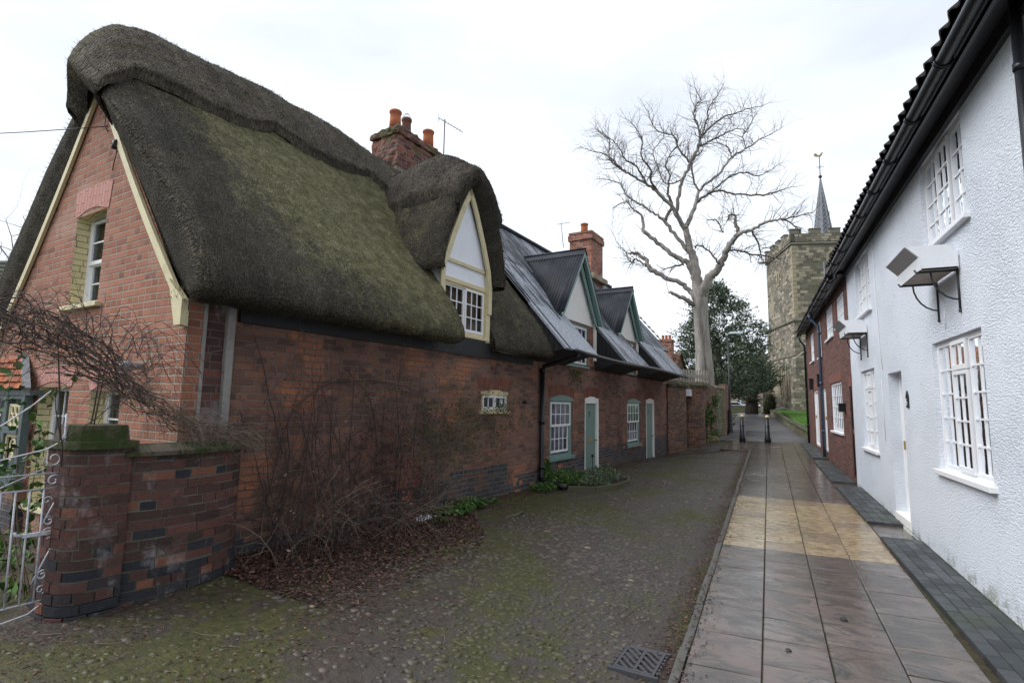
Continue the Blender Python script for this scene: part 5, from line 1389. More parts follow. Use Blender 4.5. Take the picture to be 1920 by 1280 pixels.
# drain grate
dg_ = thing('drain_grate', 'square iron drain grate with slanting slots, sunk in the cobbles beside the kerb', 'drain', (-0.82, 4.10, base_z(4.1) - 0.012), radians(-4))
g = MB(); a, b = 0.145, 0.18
frame_rect(g, lambda u, d, z: (u, z, d), -a, a, -b, b, 0.022, -0.02, 0.012)
g.box((-0.012, 0.012), (-b + 0.02, b - 0.02), (-0.02, 0.010))
for sx in (-1, 1):
    for i in range(-4, 6):
        u0, u1 = (sx * 0.012, sx * (a - 0.02)) if sx > 0 else (-(a - 0.02), -0.012)
        y0 = -b + 0.072 * (i + 0.5); y1 = y0 - 0.13
        p, q = Vector((u0, y0, 0)), Vector((u1, y1, 0))
        lo, hi = -b + 0.015, b - 0.015
        def clip(p, q):
            p, q = p.copy(), q.copy()
            for A, B in ((p, q), (q, p)):
                for lim, sgn in ((lo, 1), (hi, -1)):
                    if sgn * (A.y - lim) < 0:
                        if sgn * (B.y - lim) <= 0: return None
                        f = (lim - A.y) / (B.y - A.y); A += (B - A) * f
            return p, q
        r_ = clip(p, q)
        if r_ and (r_[0] - r_[1]).length > 0.02: g.beam(r_[0] + Vector((0, 0, -0.005)), r_[1] + Vector((0, 0, -0.005)), 0.024, 0.03)
g.build('grating', M['grate'], dg_, bevel=0.003)
g = MB()
for i in range(6):
    for sx in (-1, 1): g.box((sx * (a + 0.012) - 0.008, sx * (a + 0.012) + 0.008), (-b + 0.03 + i * 0.055, -b + 0.055 + i * 0.055), (-0.02, 0.010))
g.box((-a - 0.03, a + 0.03), (-b - 0.03, -b - 0.004), (-0.02, 0.009)); g.box((-a - 0.03, a + 0.03), (b + 0.004, b + 0.03), (-0.02, 0.009))
g.build('frame', M['grate'], dg_)
g = MB(); g.box((-a, a), (-b, b), (-0.3, 0.0145 - 0.02)); g.build('gully', M['dark_room'], dg_)

for (x, y, s_) in ((0.62, 5.52, 0.028), (0.16, 4.70, 0.022)):
    g = MB(); g.smooth = True; bm = bmesh.new(); bmesh.ops.create_icosphere(bm, subdivisions=2, radius=s_)
    for v in bm.verts: v.co *= 1 + noise.noise(v.co * 40) * 0.35; v.co.z *= 0.6; v.co += Vector((x, y, base_z(y) + s_ * 0.45))
    for f in bm.faces: g.add([v.co for v in f.verts], [tuple(range(len(f.verts)))])
    bm.free(); o = g.build('stone', M['iron']); tag(o, 'small dark stone lying loose on the wet flags, ' + ('the farther and larger of two' if y > 5 else 'the nearer and smaller of two'), 'stone')

# ================================================================== WHITE COTTAGE
wc = base_thing('white_cottage', 'white roughcast cottage with white small-paned windows and black gutter', 'cottage', (XW, 8.0, 0.2), (XW, 8.0, 0.2), 0)
WT = 4.96
holes = [(6.2, 7.72, 1.24, 2.68), (6.30, 7.74, 3.78, 4.86), (9.26, 10.12, 0.36, 2.47), (11.16, 12.50, 1.18, 2.64), (11.12, 12.52, 3.70, 4.80), (2.2, 3.7, 1.2, 2.65)]
g = MB(); wall(g, mpR, [(-3, WT), (13.62, WT)], -0.2, holes, 0.11); g.poly([(XW, -3, -0.2), (XW, -3, WT), (XW + 2.8, -3, 7.4), (XW + 5.6, -3, WT), (XW + 5.6, -3, -0.2)])
g.build('wall', M['roughcast'], wc)
def light3(par, H_, nr, vent):
    a, b, c, e = H_; w3 = (b - a - 0.08) / 3; a0 = a + 0.04
    sashes = []
    for i in range(3):
        u0, u1 = a0 + i * w3 + 0.012, a0 + (i + 1) * w3 - 0.012
        if i == 1:
            if vent:
                zs = e - 0.04 - (e - c) * 0.22
                sashes += [(u0, u1, zs + 0.01, e - 0.04, 2, 1, 0.04, 0.022), (u0, u1, c + 0.04, zs, 2, nr - 1, 0.04, 0.022)]
            else: sashes.append((u0, u1, c + 0.04, e - 0.04, 2, nr, 0.035, 0.022))
        else: sashes.append((u0 - (0.012 if i == 0 else 0), u1 + (0.012 if i == 2 else 0), c + 0.04, e - 0.04, 2, nr, 0.022, 0.0))
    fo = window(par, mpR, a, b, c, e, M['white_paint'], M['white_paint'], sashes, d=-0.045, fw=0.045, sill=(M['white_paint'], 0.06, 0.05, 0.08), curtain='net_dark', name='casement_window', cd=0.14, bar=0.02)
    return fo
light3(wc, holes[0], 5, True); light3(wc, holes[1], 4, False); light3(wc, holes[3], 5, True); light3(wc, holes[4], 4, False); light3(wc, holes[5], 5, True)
a, b, c, e = holes[2]
g = MB(); frame_rect(g, mpR, a, b, c, e, 0.06, -0.20, -0.14); fo = g.build('door_frame', M['white_paint'], wc)
g = MB(); g.box((a + 0.06, b - 0.06), (-0.21, -0.165), (c + 0.02, e - 0.06), mpR)
for (z0, z1) in ((c + 0.15, c + 0.95), (c + 1.1, c + 1.95)):
    for (u0, u1) in ((a + 0.13, a + 0.38), (a + 0.47, a + 0.73)): frame_rect(g, mpR, u0, u1, z0, z1, 0.02, -0.166, -0.155)
do = g.build('door', M['white_paint'], wc)
g = MB(); g.box((b - 0.16, b - 0.13), (-0.165, -0.12), (c + 0.95, c + 1.08), mpR); g.build('door_handle', M['brass'], do)
g = MB(); g.quad(mpR(a, -0.11, c), mpR(a, -0.22, c), mpR(a, -0.22, e), mpR(a, -0.11, e)); g.quad(mpR(b, -0.11, c), mpR(b, -0.22, c), mpR(b, -0.22, e), mpR(b, -0.11, e)); g.build('door_reveal', M['roughcast'], wc)
g = MB(); g.box((a - 0.02, b + 0.03), (-0.2, 0.012), (0.12, c + 0.012), mpR); g.build('doorstep', M['cream_render'], wc, bevel=0.01)
g = MB(); uc = 8.97   # dark scalloped number plaque
g.prism([mpR(uc + x, 0.0, 2.04 + z) for x, z in [(-0.055, -0.10), (0.055, -0.10), (0.055, 0.05), (0.035, 0.085), (0.012, 0.10), (0, 0.13), (-0.012, 0.10), (-0.035, 0.085), (-0.055, 0.05)]], (-0.018, 0, 0))
pl = g.build('number_plaque', M['black_paint'], wc)
g = MB()      # a house number in relief
g.tube([mpR(uc + x, 0.022, 2.01 + z) for x, z in [(0.02, 0.045), (-0.02, 0.045)][::-1] + [(0.02, 0.005), (0.005, 0.008), (-0.018, -0.005), (-0.018, -0.03), (0.0, -0.045), (0.022, -0.035)]], 0.005, 4); g.build('number', M['white_paint'], pl)
g = MB(); g.tube([mpR(10.62, 0.012, 4.80), mpR(10.60, 0.012, 3.9), mpR(10.55, 0.012, 3.0), mpR(10.40, 0.012, 2.55)], 0.006, 4); g.tube([mpR(7.15, 0.01, 3.0), mpR(7.15, 0.01, 2.78)], 0.004, 4)
g.tube([mpR(10.55, 0.01, 2.4), mpR(10.52, 0.01, 1.4)], 0.005, 4)
g.build('surface_cable', M['white_panel'], wc)
# eaves: fascia, soffit brackets, gutter, downpipe, pantiles
g = MB(); g.box((-3, 13.66), (0.0, 0.05), (4.84, 5.02), mpR); g.box((-3, 13.66), (0.05, 0.25), (4.97, 5.0), mpR); g.box((-3, 13.66), (0.22, 0.25), (4.86, 5.02), mpR)
g.build('fascia', M['black_paint'], wc)
def half_gutter(mb, X, Z, y0, y1, r, bsp):
    n = 10; seg = 14
    for (rr_, ) in ((r,),):
        vs = []
        for y in (y0, y1):
            for i in range(n + 1):
                a_ = pi + pi * i / n; vs.append((X + rr_ * cos(a_), y, Z + rr_ * sin(a_)))
            for i in range(n, -1, -1):
                a_ = pi + pi * i / n; vs.append((X + (rr_ - 0.006) * cos(a_), y, Z + (rr_ - 0.006) * sin(a_)))
        m_ = 2 * (n + 1)
        so = mb.smooth; mb.smooth = True
        mb.add(vs, [(i, (i + 1) % m_, m_ + (i + 1) % m_, m_ + i) for i in range(m_)]); mb.smooth = so
    y = y0 + 0.3
    while y < y1:
        pts = [(X + (r + 0.008) * cos(pi + pi * i / 8), y, Z + (r + 0.008) * sin(pi + pi * i / 8)) for i in range(9)]
        mb.tube(pts, 0.009, 5); mb.tube([(x_, y_ + 0.03, z_) for x_, y_, z_ in pts], 0.009, 5); y += bsp
g = MB(); half_gutter(g, XW - 0.33, 4.93, -3, 13.7, 0.06, 1.02)
g.build('gutter', M['black_paint'], wc)
g = MB(); g.tube([mpR(4.87, 0.055, 4.97), mpR(4.87, 0.055, 0.3)], 0.036, 10)
for z in (4.4, 2.8, 1.3): g.tube([mpR(4.87, 0.055, z), mpR(4.87, 0.055, z + 0.06)], 0.045, 10)
g.build('downpipe', M['black_paint'], wc)
def pantiles(par, y0, y1, xe, ze, xr, zr, mat, pitch=0.24, course=0.32, name='roof'):
    g = MB(); g.smooth = True; L_ = math.dist((xe, ze), (xr, zr)); nrow = int(L_ / course); n = int((y1 - y0) / pitch * 6)
    nx_, nz_ = -(zr - ze) / L_, (xr - xe) / L_
    prof = [0.0, 0.035, 0.045, 0.03, 0.005, -0.006]
    for r in range(nrow):
        a = (r) / nrow; b_ = (r + 1.08) / nrow; base = len(g.v)
        for i in range(n + 1):
            y = y0 + (y1 - y0) * i / n; h = prof[i % 6]; jt = 0.006 * math.sin(i // 6 * 7.3 + r * 3.1)
            for q, ex in ((a, 0.030 + jt), (b_, 0.002), (a, 0.012 + jt)):
                q = min(q, 1); x = xe + (xr - xe) * q; z = ze + (zr - ze) * q
                g.v.append((x + nx_ * (h + ex), y, z + nz_ * (h + ex)))
        for i in range(n):
            v_ = random.Random(i // 6 * 31 + r).random(); A = base + i * 3; B = base + (i + 1) * 3
            for f in ((A, B, B + 1, A + 1), (A + 2, B + 2, B, A)):
                g.f.append(list(f)); g.mi.append(0); g.sm.append(True); g.val.append(v_ + 1e-4)
    g.add([(xr, y0, zr), (xr, y1, zr), (2 * xr - xe, y1, ze), (2 * xr - xe, y0, ze)], [(0, 1, 2, 3)])
    g.add([(xe, y0, ze), (xe, y1, ze), (xr, y1, zr), (xr, y0, zr)], [(0, 1, 2, 3)])
    return g.build(name, mat, par)
pantiles(wc, -3, 13.64, XW - 0.36, 5.02, XW + 2.8, 7.9, M['tile_dark'])

# window boxes on iron brackets under the upper windows
def window_box(y, z, label, seed):
    t_ = thing('window_box', label, 'window box', (XW, y, z), 0, 'flared white window boxes under the upper windows')
    W2_, dp, fl_ = 0.43, 0.33, 0.12
    prof_ = [(-0.015, 0.0), (-dp, 0.0), (-dp - 0.01, 0.13), (-dp - fl_, 0.25), (-0.10, 0.25), (-0.015, 0.13)]
    for yy in (-W2_, W2_ - 0.014):
        g = MB(); g.prism([(x_, yy, z_) for x_, z_ in prof_], (0, 0.014, 0)); g.build('side_board', M['white_panel'], t_)
    g = MB()
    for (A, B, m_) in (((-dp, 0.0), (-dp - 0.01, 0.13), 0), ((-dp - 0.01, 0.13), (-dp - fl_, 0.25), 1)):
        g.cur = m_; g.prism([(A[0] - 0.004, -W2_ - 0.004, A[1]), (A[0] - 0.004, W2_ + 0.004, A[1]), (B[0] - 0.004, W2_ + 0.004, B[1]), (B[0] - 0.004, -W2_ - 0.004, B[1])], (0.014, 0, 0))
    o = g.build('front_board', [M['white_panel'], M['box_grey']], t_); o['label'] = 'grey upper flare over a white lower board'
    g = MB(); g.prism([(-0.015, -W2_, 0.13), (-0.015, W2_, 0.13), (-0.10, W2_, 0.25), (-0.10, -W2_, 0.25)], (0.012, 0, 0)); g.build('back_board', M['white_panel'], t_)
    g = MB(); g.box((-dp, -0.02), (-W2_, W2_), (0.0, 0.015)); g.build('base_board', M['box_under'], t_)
    for yy in (-0.36, 0.33):
        g = MB(); zt = -0.012
        g.tube([(0.0, yy, zt), (-dp - 0.02, yy, zt), (-dp - 0.035, yy, zt + 0.03)], 0.011, 6); g.tube([(-0.008, yy, zt + 0.09), (-0.008, yy, zt - 0.42)], 0.012, 6)
        g.tube([(-dp + 0.10, yy, zt)] + [(-(dp - 0.10) * cos(q) , yy, zt - 0.30 * sin(q) ) for q in [pi / 2 * i / 6 for i in range(1, 7)]], 0.009, 6)
        g.tube([(-0.008, yy, zt - 0.40), (-0.008, yy, zt - 0.43)], 0.017, 6)
        g.build('bracket', M['iron'], t_)
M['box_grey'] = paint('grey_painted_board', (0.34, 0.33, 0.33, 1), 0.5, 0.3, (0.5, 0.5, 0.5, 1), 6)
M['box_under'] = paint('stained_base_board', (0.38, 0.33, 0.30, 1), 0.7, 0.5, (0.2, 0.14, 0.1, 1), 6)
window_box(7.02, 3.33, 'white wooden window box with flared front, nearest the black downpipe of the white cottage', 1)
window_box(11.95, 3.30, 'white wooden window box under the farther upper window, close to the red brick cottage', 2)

# ================================================================== RED BRICK COTTAGE
rc_ = base_thing('red_brick_cottage', 'red brick cottage with white windows between the white cottage and the path', 'cottage', (XW, 19.0, 0.4), (XW, 19.0, 0.4), 0)
RY0, RY1 = 13.62, 24.5
rh = [(15.2, 17.35, 1.32, 2.60), (14.2, 15.5, 3.92, 4.66), (16.2, 17.7, 3.84, 4.72), (19.1, 20.0, 3.54, 4.70), (21.4, 22.7, 3.60, 4.62), (13.7, 14.05, 0.42, 2.40), (18.5, 19.2, 0.62, 2.54), (20.7, 22.2, 0.62, 2.54)]
g = MB(); wall(g, mpR, [(RY0, 4.93), (RY1, 4.93)], -0.1, rh, 0.12)
g.add([(XW, RY1, -0.1), (XW + 5.6, RY1, -0.1), (XW + 5.6, RY1, 4.93), (XW + 2.8, RY1, 7.6), (XW, RY1, 4.93)], [(0, 1, 2, 3, 4)])
g.build('wall', M['brick_red'], rc_)
for (a, b, c, e) in rh:
    if e < 3: g = MB(); g.quad(mpR(a - 0.12, 0.005, e), mpR(b + 0.12, 0.005, e), mpR(b + 0.12, 0.005, e + 0.235), mpR(a - 0.12, 0.005, e + 0.235)); g.build('soldier_lintel', M['soldier_red'], rc_)
for i, (nc, nr) in enumerate(((6, 4), (6, 3), (5, 3), (4, 3), (4, 3))):
    a, b, c, e = rh[i]
    window(rc_, mpR, a, b, c, e, M['white_paint'], M['white_paint'], [(a + 0.04, b - 0.04, c + 0.04, e - 0.04, nc, nr, 0.03, 0.0)], d=-0.03, fw=0.045, sill=(M['white_paint'], 0.05, 0.05, 0.06), curtain='blind_white', cd=0.09, name='casement_window', bar=0.022)
for i in (5, 6, 7):
    a, b, c, e = rh[i]; mt = M['black_paint'] if i == 5 else M['white_paint']
    g = MB(); g.box((a, b), (-0.11 if i != 5 else -0.1, -0.06), (c, e), mpR); frame_rect(g, mpR, a, b, c, e, 0.06, -0.07, -0.02); o = g.build('door', mt, rc_)
    g = MB(); g.box((b - 0.16, b - 0.12), (-0.06, -0.02), (c + 0.95, c + 1.05), mpR); g.build('door_handle', M['brass'], o)
g = MB()
for (y, z) in ((22.2, 2.78), (19.40, 2.78), (14.77, 1.93)):
    h_ = 0.19 if z > 2.2 else 0.09
    g = MB(); g.box((y - 0.09, y + 0.09), (0.0, 0.13), (z - h_, z + h_), mpR); g.box((y - 0.11, y + 0.11), (0.0, 0.15), (z + h_, z + h_ + 0.02), mpR); g.build('wall_lantern' if z > 2.2 else 'wall_box', M['black_paint'], rc_, bevel=0.01)
g = MB(); g.tube([mpR(18.95, 0.27, 4.78), mpR(18.95, 0.24, 4.66), mpR(18.9, 0.08, 4.45), mpR(18.9, 0.07, 4.3), mpR(18.9, 0.07, 0.42)], 0.042, 10)
g.tube([mpR(18.95, 0.27, 4.70), mpR(18.95, 0.27, 4.82)], [0.05, 0.085], 10)
for z in (4.2, 2.65, 1.2): g.tube([mpR(18.9, 0.07, z), mpR(18.9, 0.07, z + 0.07)], 0.052, 10)
o = g.build('downpipe', M['blue_pipe'], rc_); o['label'] = 'blue grey downpipe'
g = MB(); g.tube([mpR(24.3, 0.27, 4.78), mpR(24.3, 0.22, 4.62), mpR(24.3, 0.07, 4.4), mpR(24.3, 0.06, 0.5)], 0.04, 8)
for z in (4.1, 2.6, 1.2): g.tube([mpR(24.3, 0.06, z), mpR(24.3, 0.06, z + 0.07)], 0.05, 8)
o = g.build('downpipe', M['black_paint'], rc_); o['label'] = 'black downpipe at the far corner'
g = MB(); g.box((RY0 + 0.05, RY1 + 0.06), (0.0, 0.20), (4.90, 4.97), mpR); g.box((RY0 + 0.05, RY1 + 0.06), (0.17, 0.20), (4.80, 4.97), mpR); g.build('fascia', M['black_paint'], rc_)
g = MB(); half_gutter(g, XW - 0.28, 4.86, RY0 + 0.1, RY1 + 0.1, 0.062, 1.1); g.build('gutter', M['black_paint'], rc_)
pantiles(rc_, RY0 + 0.02, RY1 + 0.1, XW - 0.30, 4.97, XW + 2.8, 7.7, M['tile_dark'])
g = MB(); aerial(g, (XW - 0.12, 16.3, 4.7), (XW - 0.12, 16.3, 5.85), (0.5, -0.7, 0.25), 0.75, 10, 0.2); g.tube([(XW, 16.3, 4.85), (XW - 0.25, 16.3, 4.95)], 0.012, 5); g.build('aerial', M['lead'], rc_)
# ================================================================== GARDEN WALL, GATE
def extrude_plan(mb, pts, z0, z1, flare=0.0, closed=True, top=True, nz_=1, uoff=0.0, wob=0.0):
    n = len(pts); cx = sum(p[0] for p in pts) / n; cy = sum(p[1] for p in pts) / n
    L_ = [0.0]
    for i in range(n): a, b = pts[i], pts[(i + 1) % n]; L_.append(L_[-1] + math.dist(a, b))
    ring = []
    for k_ in range(nz_ + 1):
        q = k_ / nz_; s = 1 + flare * (1 - q) ** 2; z = z0 + (z1 - z0) * q
        ring.append([(cx + (x - cx) * s + nz((x * 2, y * 2, z * 2), 1, wob), cy + (y - cy) * s + nz((y * 2, z * 2, x * 2), 1, wob), z) for x, y in pts])
    for k_ in range(nz_):
        for i in range(n if closed else n - 1):
            j = (i + 1) % n
            za, zb = z0 + (z1 - z0) * k_ / nz_, z0 + (z1 - z0) * (k_ + 1) / nz_
            mb.add([ring[k_][i], ring[k_][j], ring[k_ + 1][j], ring[k_ + 1][i]], [(0, 1, 2, 3)],
                   uvs=[[(L_[i] + uoff, za), (L_[i + 1] + uoff, za), (L_[i + 1] + uoff, zb), (L_[i] + uoff, zb)]])
    if top: mb.add(ring[-1], [tuple(range(n))])
def smooth_path(pts, n=6):
    out = []
    for i in range(len(pts) - 1):
        p0 = pts[max(i - 1, 0)]; p1 = pts[i]; p2 = pts[i + 1]; p3 = pts[min(i + 2, len(pts) - 1)]
        for k_ in range(n):
            t = k_ / n
            out.append(tuple(0.5 * ((2 * b) + (-a + c) * t + (2 * a - 5 * b + 4 * c - d) * t * t + (-a + 3 * b - 3 * c + d) * t ** 3) for a, b, c, d in zip(p0, p1, p2, p3)))
    out.append(tuple(pts[-1])); return out
gw = row_thing('garden_wall', 'curved dark brick garden wall ending in a mossy capped gate pier beside the white gate', 'wall', 2.4, 0.3, 0.3)
wf = smooth_path([(0.335, 2.13), (0.40, 2.32), (0.43, 2.55), (0.42, 2.78), (0.35, 3.0), (0.22, 3.16), (0.0, 3.26)], 6)
wb = smooth_path([(0.10, 2.13), (0.16, 2.35), (0.19, 2.55), (0.18, 2.75), (0.13, 2.9), (0.06, 2.98), (0.0, 3.0)], 6)
M['mortar'] = paint('old_lime_mortar', (0.15, 0.14, 0.115, 1), 0.95, 0.6, (0.06, 0.07, 0.035, 1), 4, 0.01, 60, 0.1)
k = NB('weathered_wall_brick'); o_ = k.tc('Object')
c = k.ramp(k.attr('val'), [(0, (0.026, 0.028, 0.034)), (0.25, (0.042, 0.040, 0.045)), (0.30, (0.050, 0.032, 0.030)), (0.55, (0.082, 0.043, 0.037)), (0.8, (0.125, 0.056, 0.045)), (0.93, (0.085, 0.048, 0.044)), (1, (0.18, 0.080, 0.052))])
c = k.mix(0.5, c, k.ramp(k.noise(o_, 45, 5, 0.7), [(0.25, 0.3), (0.75, 0.8)]), 'OVERLAY')
c = k.mix(k.math('MULTIPLY', k.step(k.noise(k.mapping(o_, (1, 1, 0.6)), 3.4, 5, 0.7), 0.56, 0.72), 0.55), c, (0.34, 0.32, 0.33, 1))
c = k.mix(k.math('MULTIPLY', k.step(k.noise(o_, 2.1, 5, 0.7), 0.60, 0.74), 0.6), c, (0.05, 0.06, 0.025, 1))
M['loose_brick'] = k.fin(c, 0.85, k.bump(k.noise(o_, 38, 5, 0.7), 0.010, 1.0), 0.25)
def laid_bricks(mb, path, z0, z1, flare=0.0, seed=0):
    R_ = random.Random(seed); L_ = [0.0]
    for a, b in zip(path, path[1:]): L_.append(L_[-1] + math.dist(a, b))
    def at(x):
        x = max(0, min(L_[-1], x)); j = max(i for i in range(len(L_)) if L_[i] <= x + 1e-9); j = min(j, len(path) - 2); q = (x - L_[j]) / (L_[j + 1] - L_[j]); a, b = path[j], path[j + 1]
        dx, dy = (b[0] - a[0]) / (L_[j + 1] - L_[j]), (b[1] - a[1]) / (L_[j + 1] - L_[j]); return a[0] + (b[0] - a[0]) * q, a[1] + (b[1] - a[1]) * q, dy, -dx
    z = z0; row = 0
    while z < z1 - 0.03:
        h = 0.064; x = -R_.uniform(0.0, 0.2); fl = flare * max(0, 1 - (z - z0) / 0.5) ** 2
        while x < L_[-1]:
            ln = 0.108 if (row % 4 == 3 or R_.random() < 0.22) else 0.222; a, b = max(0, x), min(L_[-1], x + ln)
            if b - a > 0.012:
                prj = 0.007 + R_.uniform(-0.005, 0.006) + fl; dz = R_.uniform(-0.003, 0.003); tl = R_.uniform(-0.003, 0.003)
                low = z < 0.62 + 0.06 * sin(a * 5) ; v = R_.uniform(0.0, 0.28) if (low and R_.random() < 0.38) or R_.random() < 0.06 else (R_.uniform(0.3, 0.95) if R_.random() > 0.04 else 1.0)
                mb.curval = v + 1e-4; n = 7; pts = [at(a + (b - a) * i / (n - 1)) for i in range(n)]
                vs = []
                for px, py, nx, ny in pts:
                    vs += [(px - nx * 0.04, py - ny * 0.04, z + dz), (px + nx * prj, py + ny * prj, z + dz + tl), (px + nx * prj, py + ny * prj, z + h + dz + tl), (px - nx * 0.04, py - ny * 0.04, z + h + dz)]
                fs = [(3, 2, 1, 0), tuple(4 * (n - 1) + i for i in range(4))]
                for s_ in range(n - 1):
                    for e_ in range(4): fs.append((4 * s_ + e_, 4 * s_ + (e_ + 1) % 4, 4 * s_ + 4 + (e_ + 1) % 4, 4 * s_ + 4 + e_))
                mb.add(vs, fs)
            x += ln + 0.011
        z += 0.0755; row += 1
g = MB(); extrude_plan(g, wf + wb[::-1], 0.1, 1.43, 0.0, nz_=2); bw_ = g.build('mortar', M['mortar'], gw)
g = MB(); laid_bricks(g, [(0.30, 2.10)] + wf, 0.18, 1.43, 0.02, 3); g.build('brickwork', M['loose_brick'], gw, bevel=0.004)
def off_path(path, o):
    out = []
    for i, p in enumerate(path):
        a = path[max(i - 1, 0)]; b = path[min(i + 1, len(path) - 1)]; dx, dy = b[0] - a[0], b[1] - a[1]; l = math.hypot(dx, dy)
        out.append((p[0] + dy / l * o, p[1] - dx / l * o))
    return out
g = MB(); cf, cbk = off_path(wf, 0.055), off_path(wb, -0.04); md_ = [((a[0] + b[0]) / 2, (a[1] + b[1]) / 2) for a, b in zip(wf, wb)]
n = len(cf)
for i in range(n - 1):
    za, zb, zc = 1.43, 1.465, 1.52
    A = [(*cf[i], za), (*cf[i], zb), (*md_[i], zc), (*cbk[i], zb), (*cbk[i], za)]; B = [(*cf[i + 1], za), (*cf[i + 1], zb), (*md_[i + 1], zc), (*cbk[i + 1], zb), (*cbk[i + 1], za)]
    if i % 5 == 4: B = [Vector(a).lerp(Vector(b), 0.93) for a, b in zip(A, B)]
    g.add(A + B, [(k_, (k_ + 1) % 5, 5 + (k_ + 1) % 5, 5 + k_) for k_ in range(5)] + [(0, 1, 2, 3, 4), (9, 8, 7, 6, 5)])
g.build('coping', M['coping'], gw, bevel=0.008)
pp = [(-0.12, 1.80), (0.10, 1.79), (0.22, 1.80), (0.29, 1.83), (0.335, 1.88), (0.36, 1.95), (0.375, 2.06), (0.37, 2.16), (0.10, 2.17), (-0.12, 2.17)]
g = MB(); extrude_plan(g, pp, 0.1, 1.50, 0.0, nz_=2); po_ = g.build('gate_pier', M['mortar'], gw)
g = MB(); laid_bricks(g, pp[:8], 0.18, 1.50, 0.05, 8); g.build('brickwork', M['loose_brick'], po_, bevel=0.004)
cen = (0.12, 1.98)
sc_pts = lambda f, pts: [(cen[0] + (x - cen[0]) * f, cen[1] + (y - cen[1]) * f) for x, y in pts]
g = MB(); extrude_plan(g, sc_pts(1.15, pp), 1.50, 1.555); extrude_plan(g, sc_pts(0.84, pp), 1.555, 1.675, 0.10); g.build('pier_cap', M['coping'], gw, bevel=0.012)
g = MB(); g.box((0.0, 0.62), (0.7, 2.0), (0.18, 0.285)); 
o = g.build('threshold_stone', M['coping'], gw, bevel=0.02)

gt_ = row_thing('garden_gate', 'white wrought iron garden gate with scrolls, hung on the mossy capped brick pier', 'gate', 1.4, 0.35, 0.12)
GT = 0.12
def gp(s, z): return (GT, s, z)
g = MB(); g.tube([gp(1.80, 0.34), gp(1.815, 0.9), gp(1.812, 1.35), gp(1.80, 1.76)], 0.009, 6); g.tube([gp(0.80, 0.30), gp(0.80, 1.6)], 0.009, 6)
for z, a, b in ((1.325, 0.8, 1.815), (1.215, 0.8, 1.80), (0.42, 0.8, 1.80)): g.tube([gp(a, z), gp(b, z)], 0.007, 6)
g.tube([gp(0.8, 0.31), gp(1.55, 0.325), gp(1.70, 0.345), gp(1.78, 0.40), gp(1.80, 0.48)], 0.006, 5); g.build('frame', M['gate_white'], gt_)
for s in (0.88, 0.965, 1.05, 1.135, 1.22, 1.31, 1.40, 1.475, 1.555, 1.635, 1.715):
    g = MB(); g.tube([gp(s + 0.012, 0.42), gp(s, 1.215)], 0.0065, 6); g.build('bar', M['gate_white'], gt_)
def scroll(c, r, turns, st, sgn=1, n=18):
    return [gp(c[0] + sgn * (r * (1 - 0.75 * i / n)) * cos(st + turns * 2 * pi * i / n), c[1] + (r * (1 - 0.75 * i / n)) * sin(st + turns * 2 * pi * i / n)) for i in range(n + 1)]
scr = [scroll((1.765, 1.27), 0.045, 1.1, 0.2), scroll((1.765, 0.98), 0.035, 1.1, 1.5), scroll((1.76, 0.90), 0.045, 1.1, -1.5), scroll((1.76, 0.60), 0.035, 1.2, 1.2), scroll((1.76, 0.50), 0.035, 1.2, -1.2), scroll((1.75, 1.43), 0.06, 1.1, 3.0), scroll((1.74, 1.13), 0.03, 1, 0)]
for p in scr:
    g = MB(); g.tube(p, 0.005, 5); g.build('scroll', M['gate_white'], gt_)
for pts in ([gp(1.81, 1.63), gp(1.78, 1.55), gp(1.70, 1.50), gp(1.45, 1.44), gp(1.1, 1.40), gp(0.8, 1.42)], [gp(1.69, 1.93), gp(1.60, 1.83), gp(1.46, 1.70), gp(1.2, 1.50)], [gp(1.70, 1.36), gp(1.47, 1.25), gp(1.2, 1.22)],
            [gp(1.80, 1.15), gp(1.72, 0.95)], [gp(1.80, 0.80), gp(1.70, 0.55)]):
    g = MB(); g.tube(pts, 0.0055, 5); g.build('sweep', M['gate_white'], gt_)
g = MB(); g.box((GT - 0.012, GT + 0.012), (1.62, 1.84), (0.885, 0.91)); g.tube([gp(1.62, 0.90), gp(1.58, 0.91), gp(1.575, 0.93)], 0.012, 6); g.box((GT - 0.02, GT + 0.02), (1.83, 1.85), (0.78, 0.93)); g.build('latch', M['gate_white'], gt_)

# ================================================================== BOLLARDS, LAMP
def bollard(loc, label):
    t_ = thing('bollard', label, 'bollard', loc, 0, 'black bollards across the end of the pavement')
    g = MB(); g.lathe((0, 0, -0.03), [(0.125, 0), (0.125, 0.16), (0.112, 0.20), (0.100, 0.22), (0.080, 1.02)], 12); g.build('post', M['black_paint'], t_)
    for z, r in ((0.20, 0.118), (0.62, 0.100)):
        g = MB(); g.lathe((0, 0, z), [(r - 0.008, 0), (r, 0.008), (r, 0.022), (r - 0.008, 0.03)], 12); g.build('collar', M['iron'], t_)
    g = MB(); g.lathe((0, 0, 0.99), [(0.083, 0), (0.088, 0.02), (0.07, 0.05), (0.035, 0.08), (0.012, 0.10)], 12); g.build('cap', M['gold'], t_)
bollard((-0.56, 24.0, base_z(24)), 'black iron bollard with a pale cap, the one nearer the lamp post')
bollard((0.37, 24.0, base_z(24)), 'black iron bollard with a pale cap, the one nearer the red brick cottage')
lp_ = thing('street_lamp', 'tall dark street lamp post with a flat pale lantern beside the yard wall', 'street lamp', (-1.22, 29.0, base_z(29) - 0.2))
g = MB(); g.lathe((0, 0, 0), [(0.14, 0), (0.14, 0.25), (0.115, 0.35), (0.11, 1.25), (0.06, 1.38), (0.05, 2.2), (0.036, 5.0)], 12); g.build('post', M['iron'], lp_)
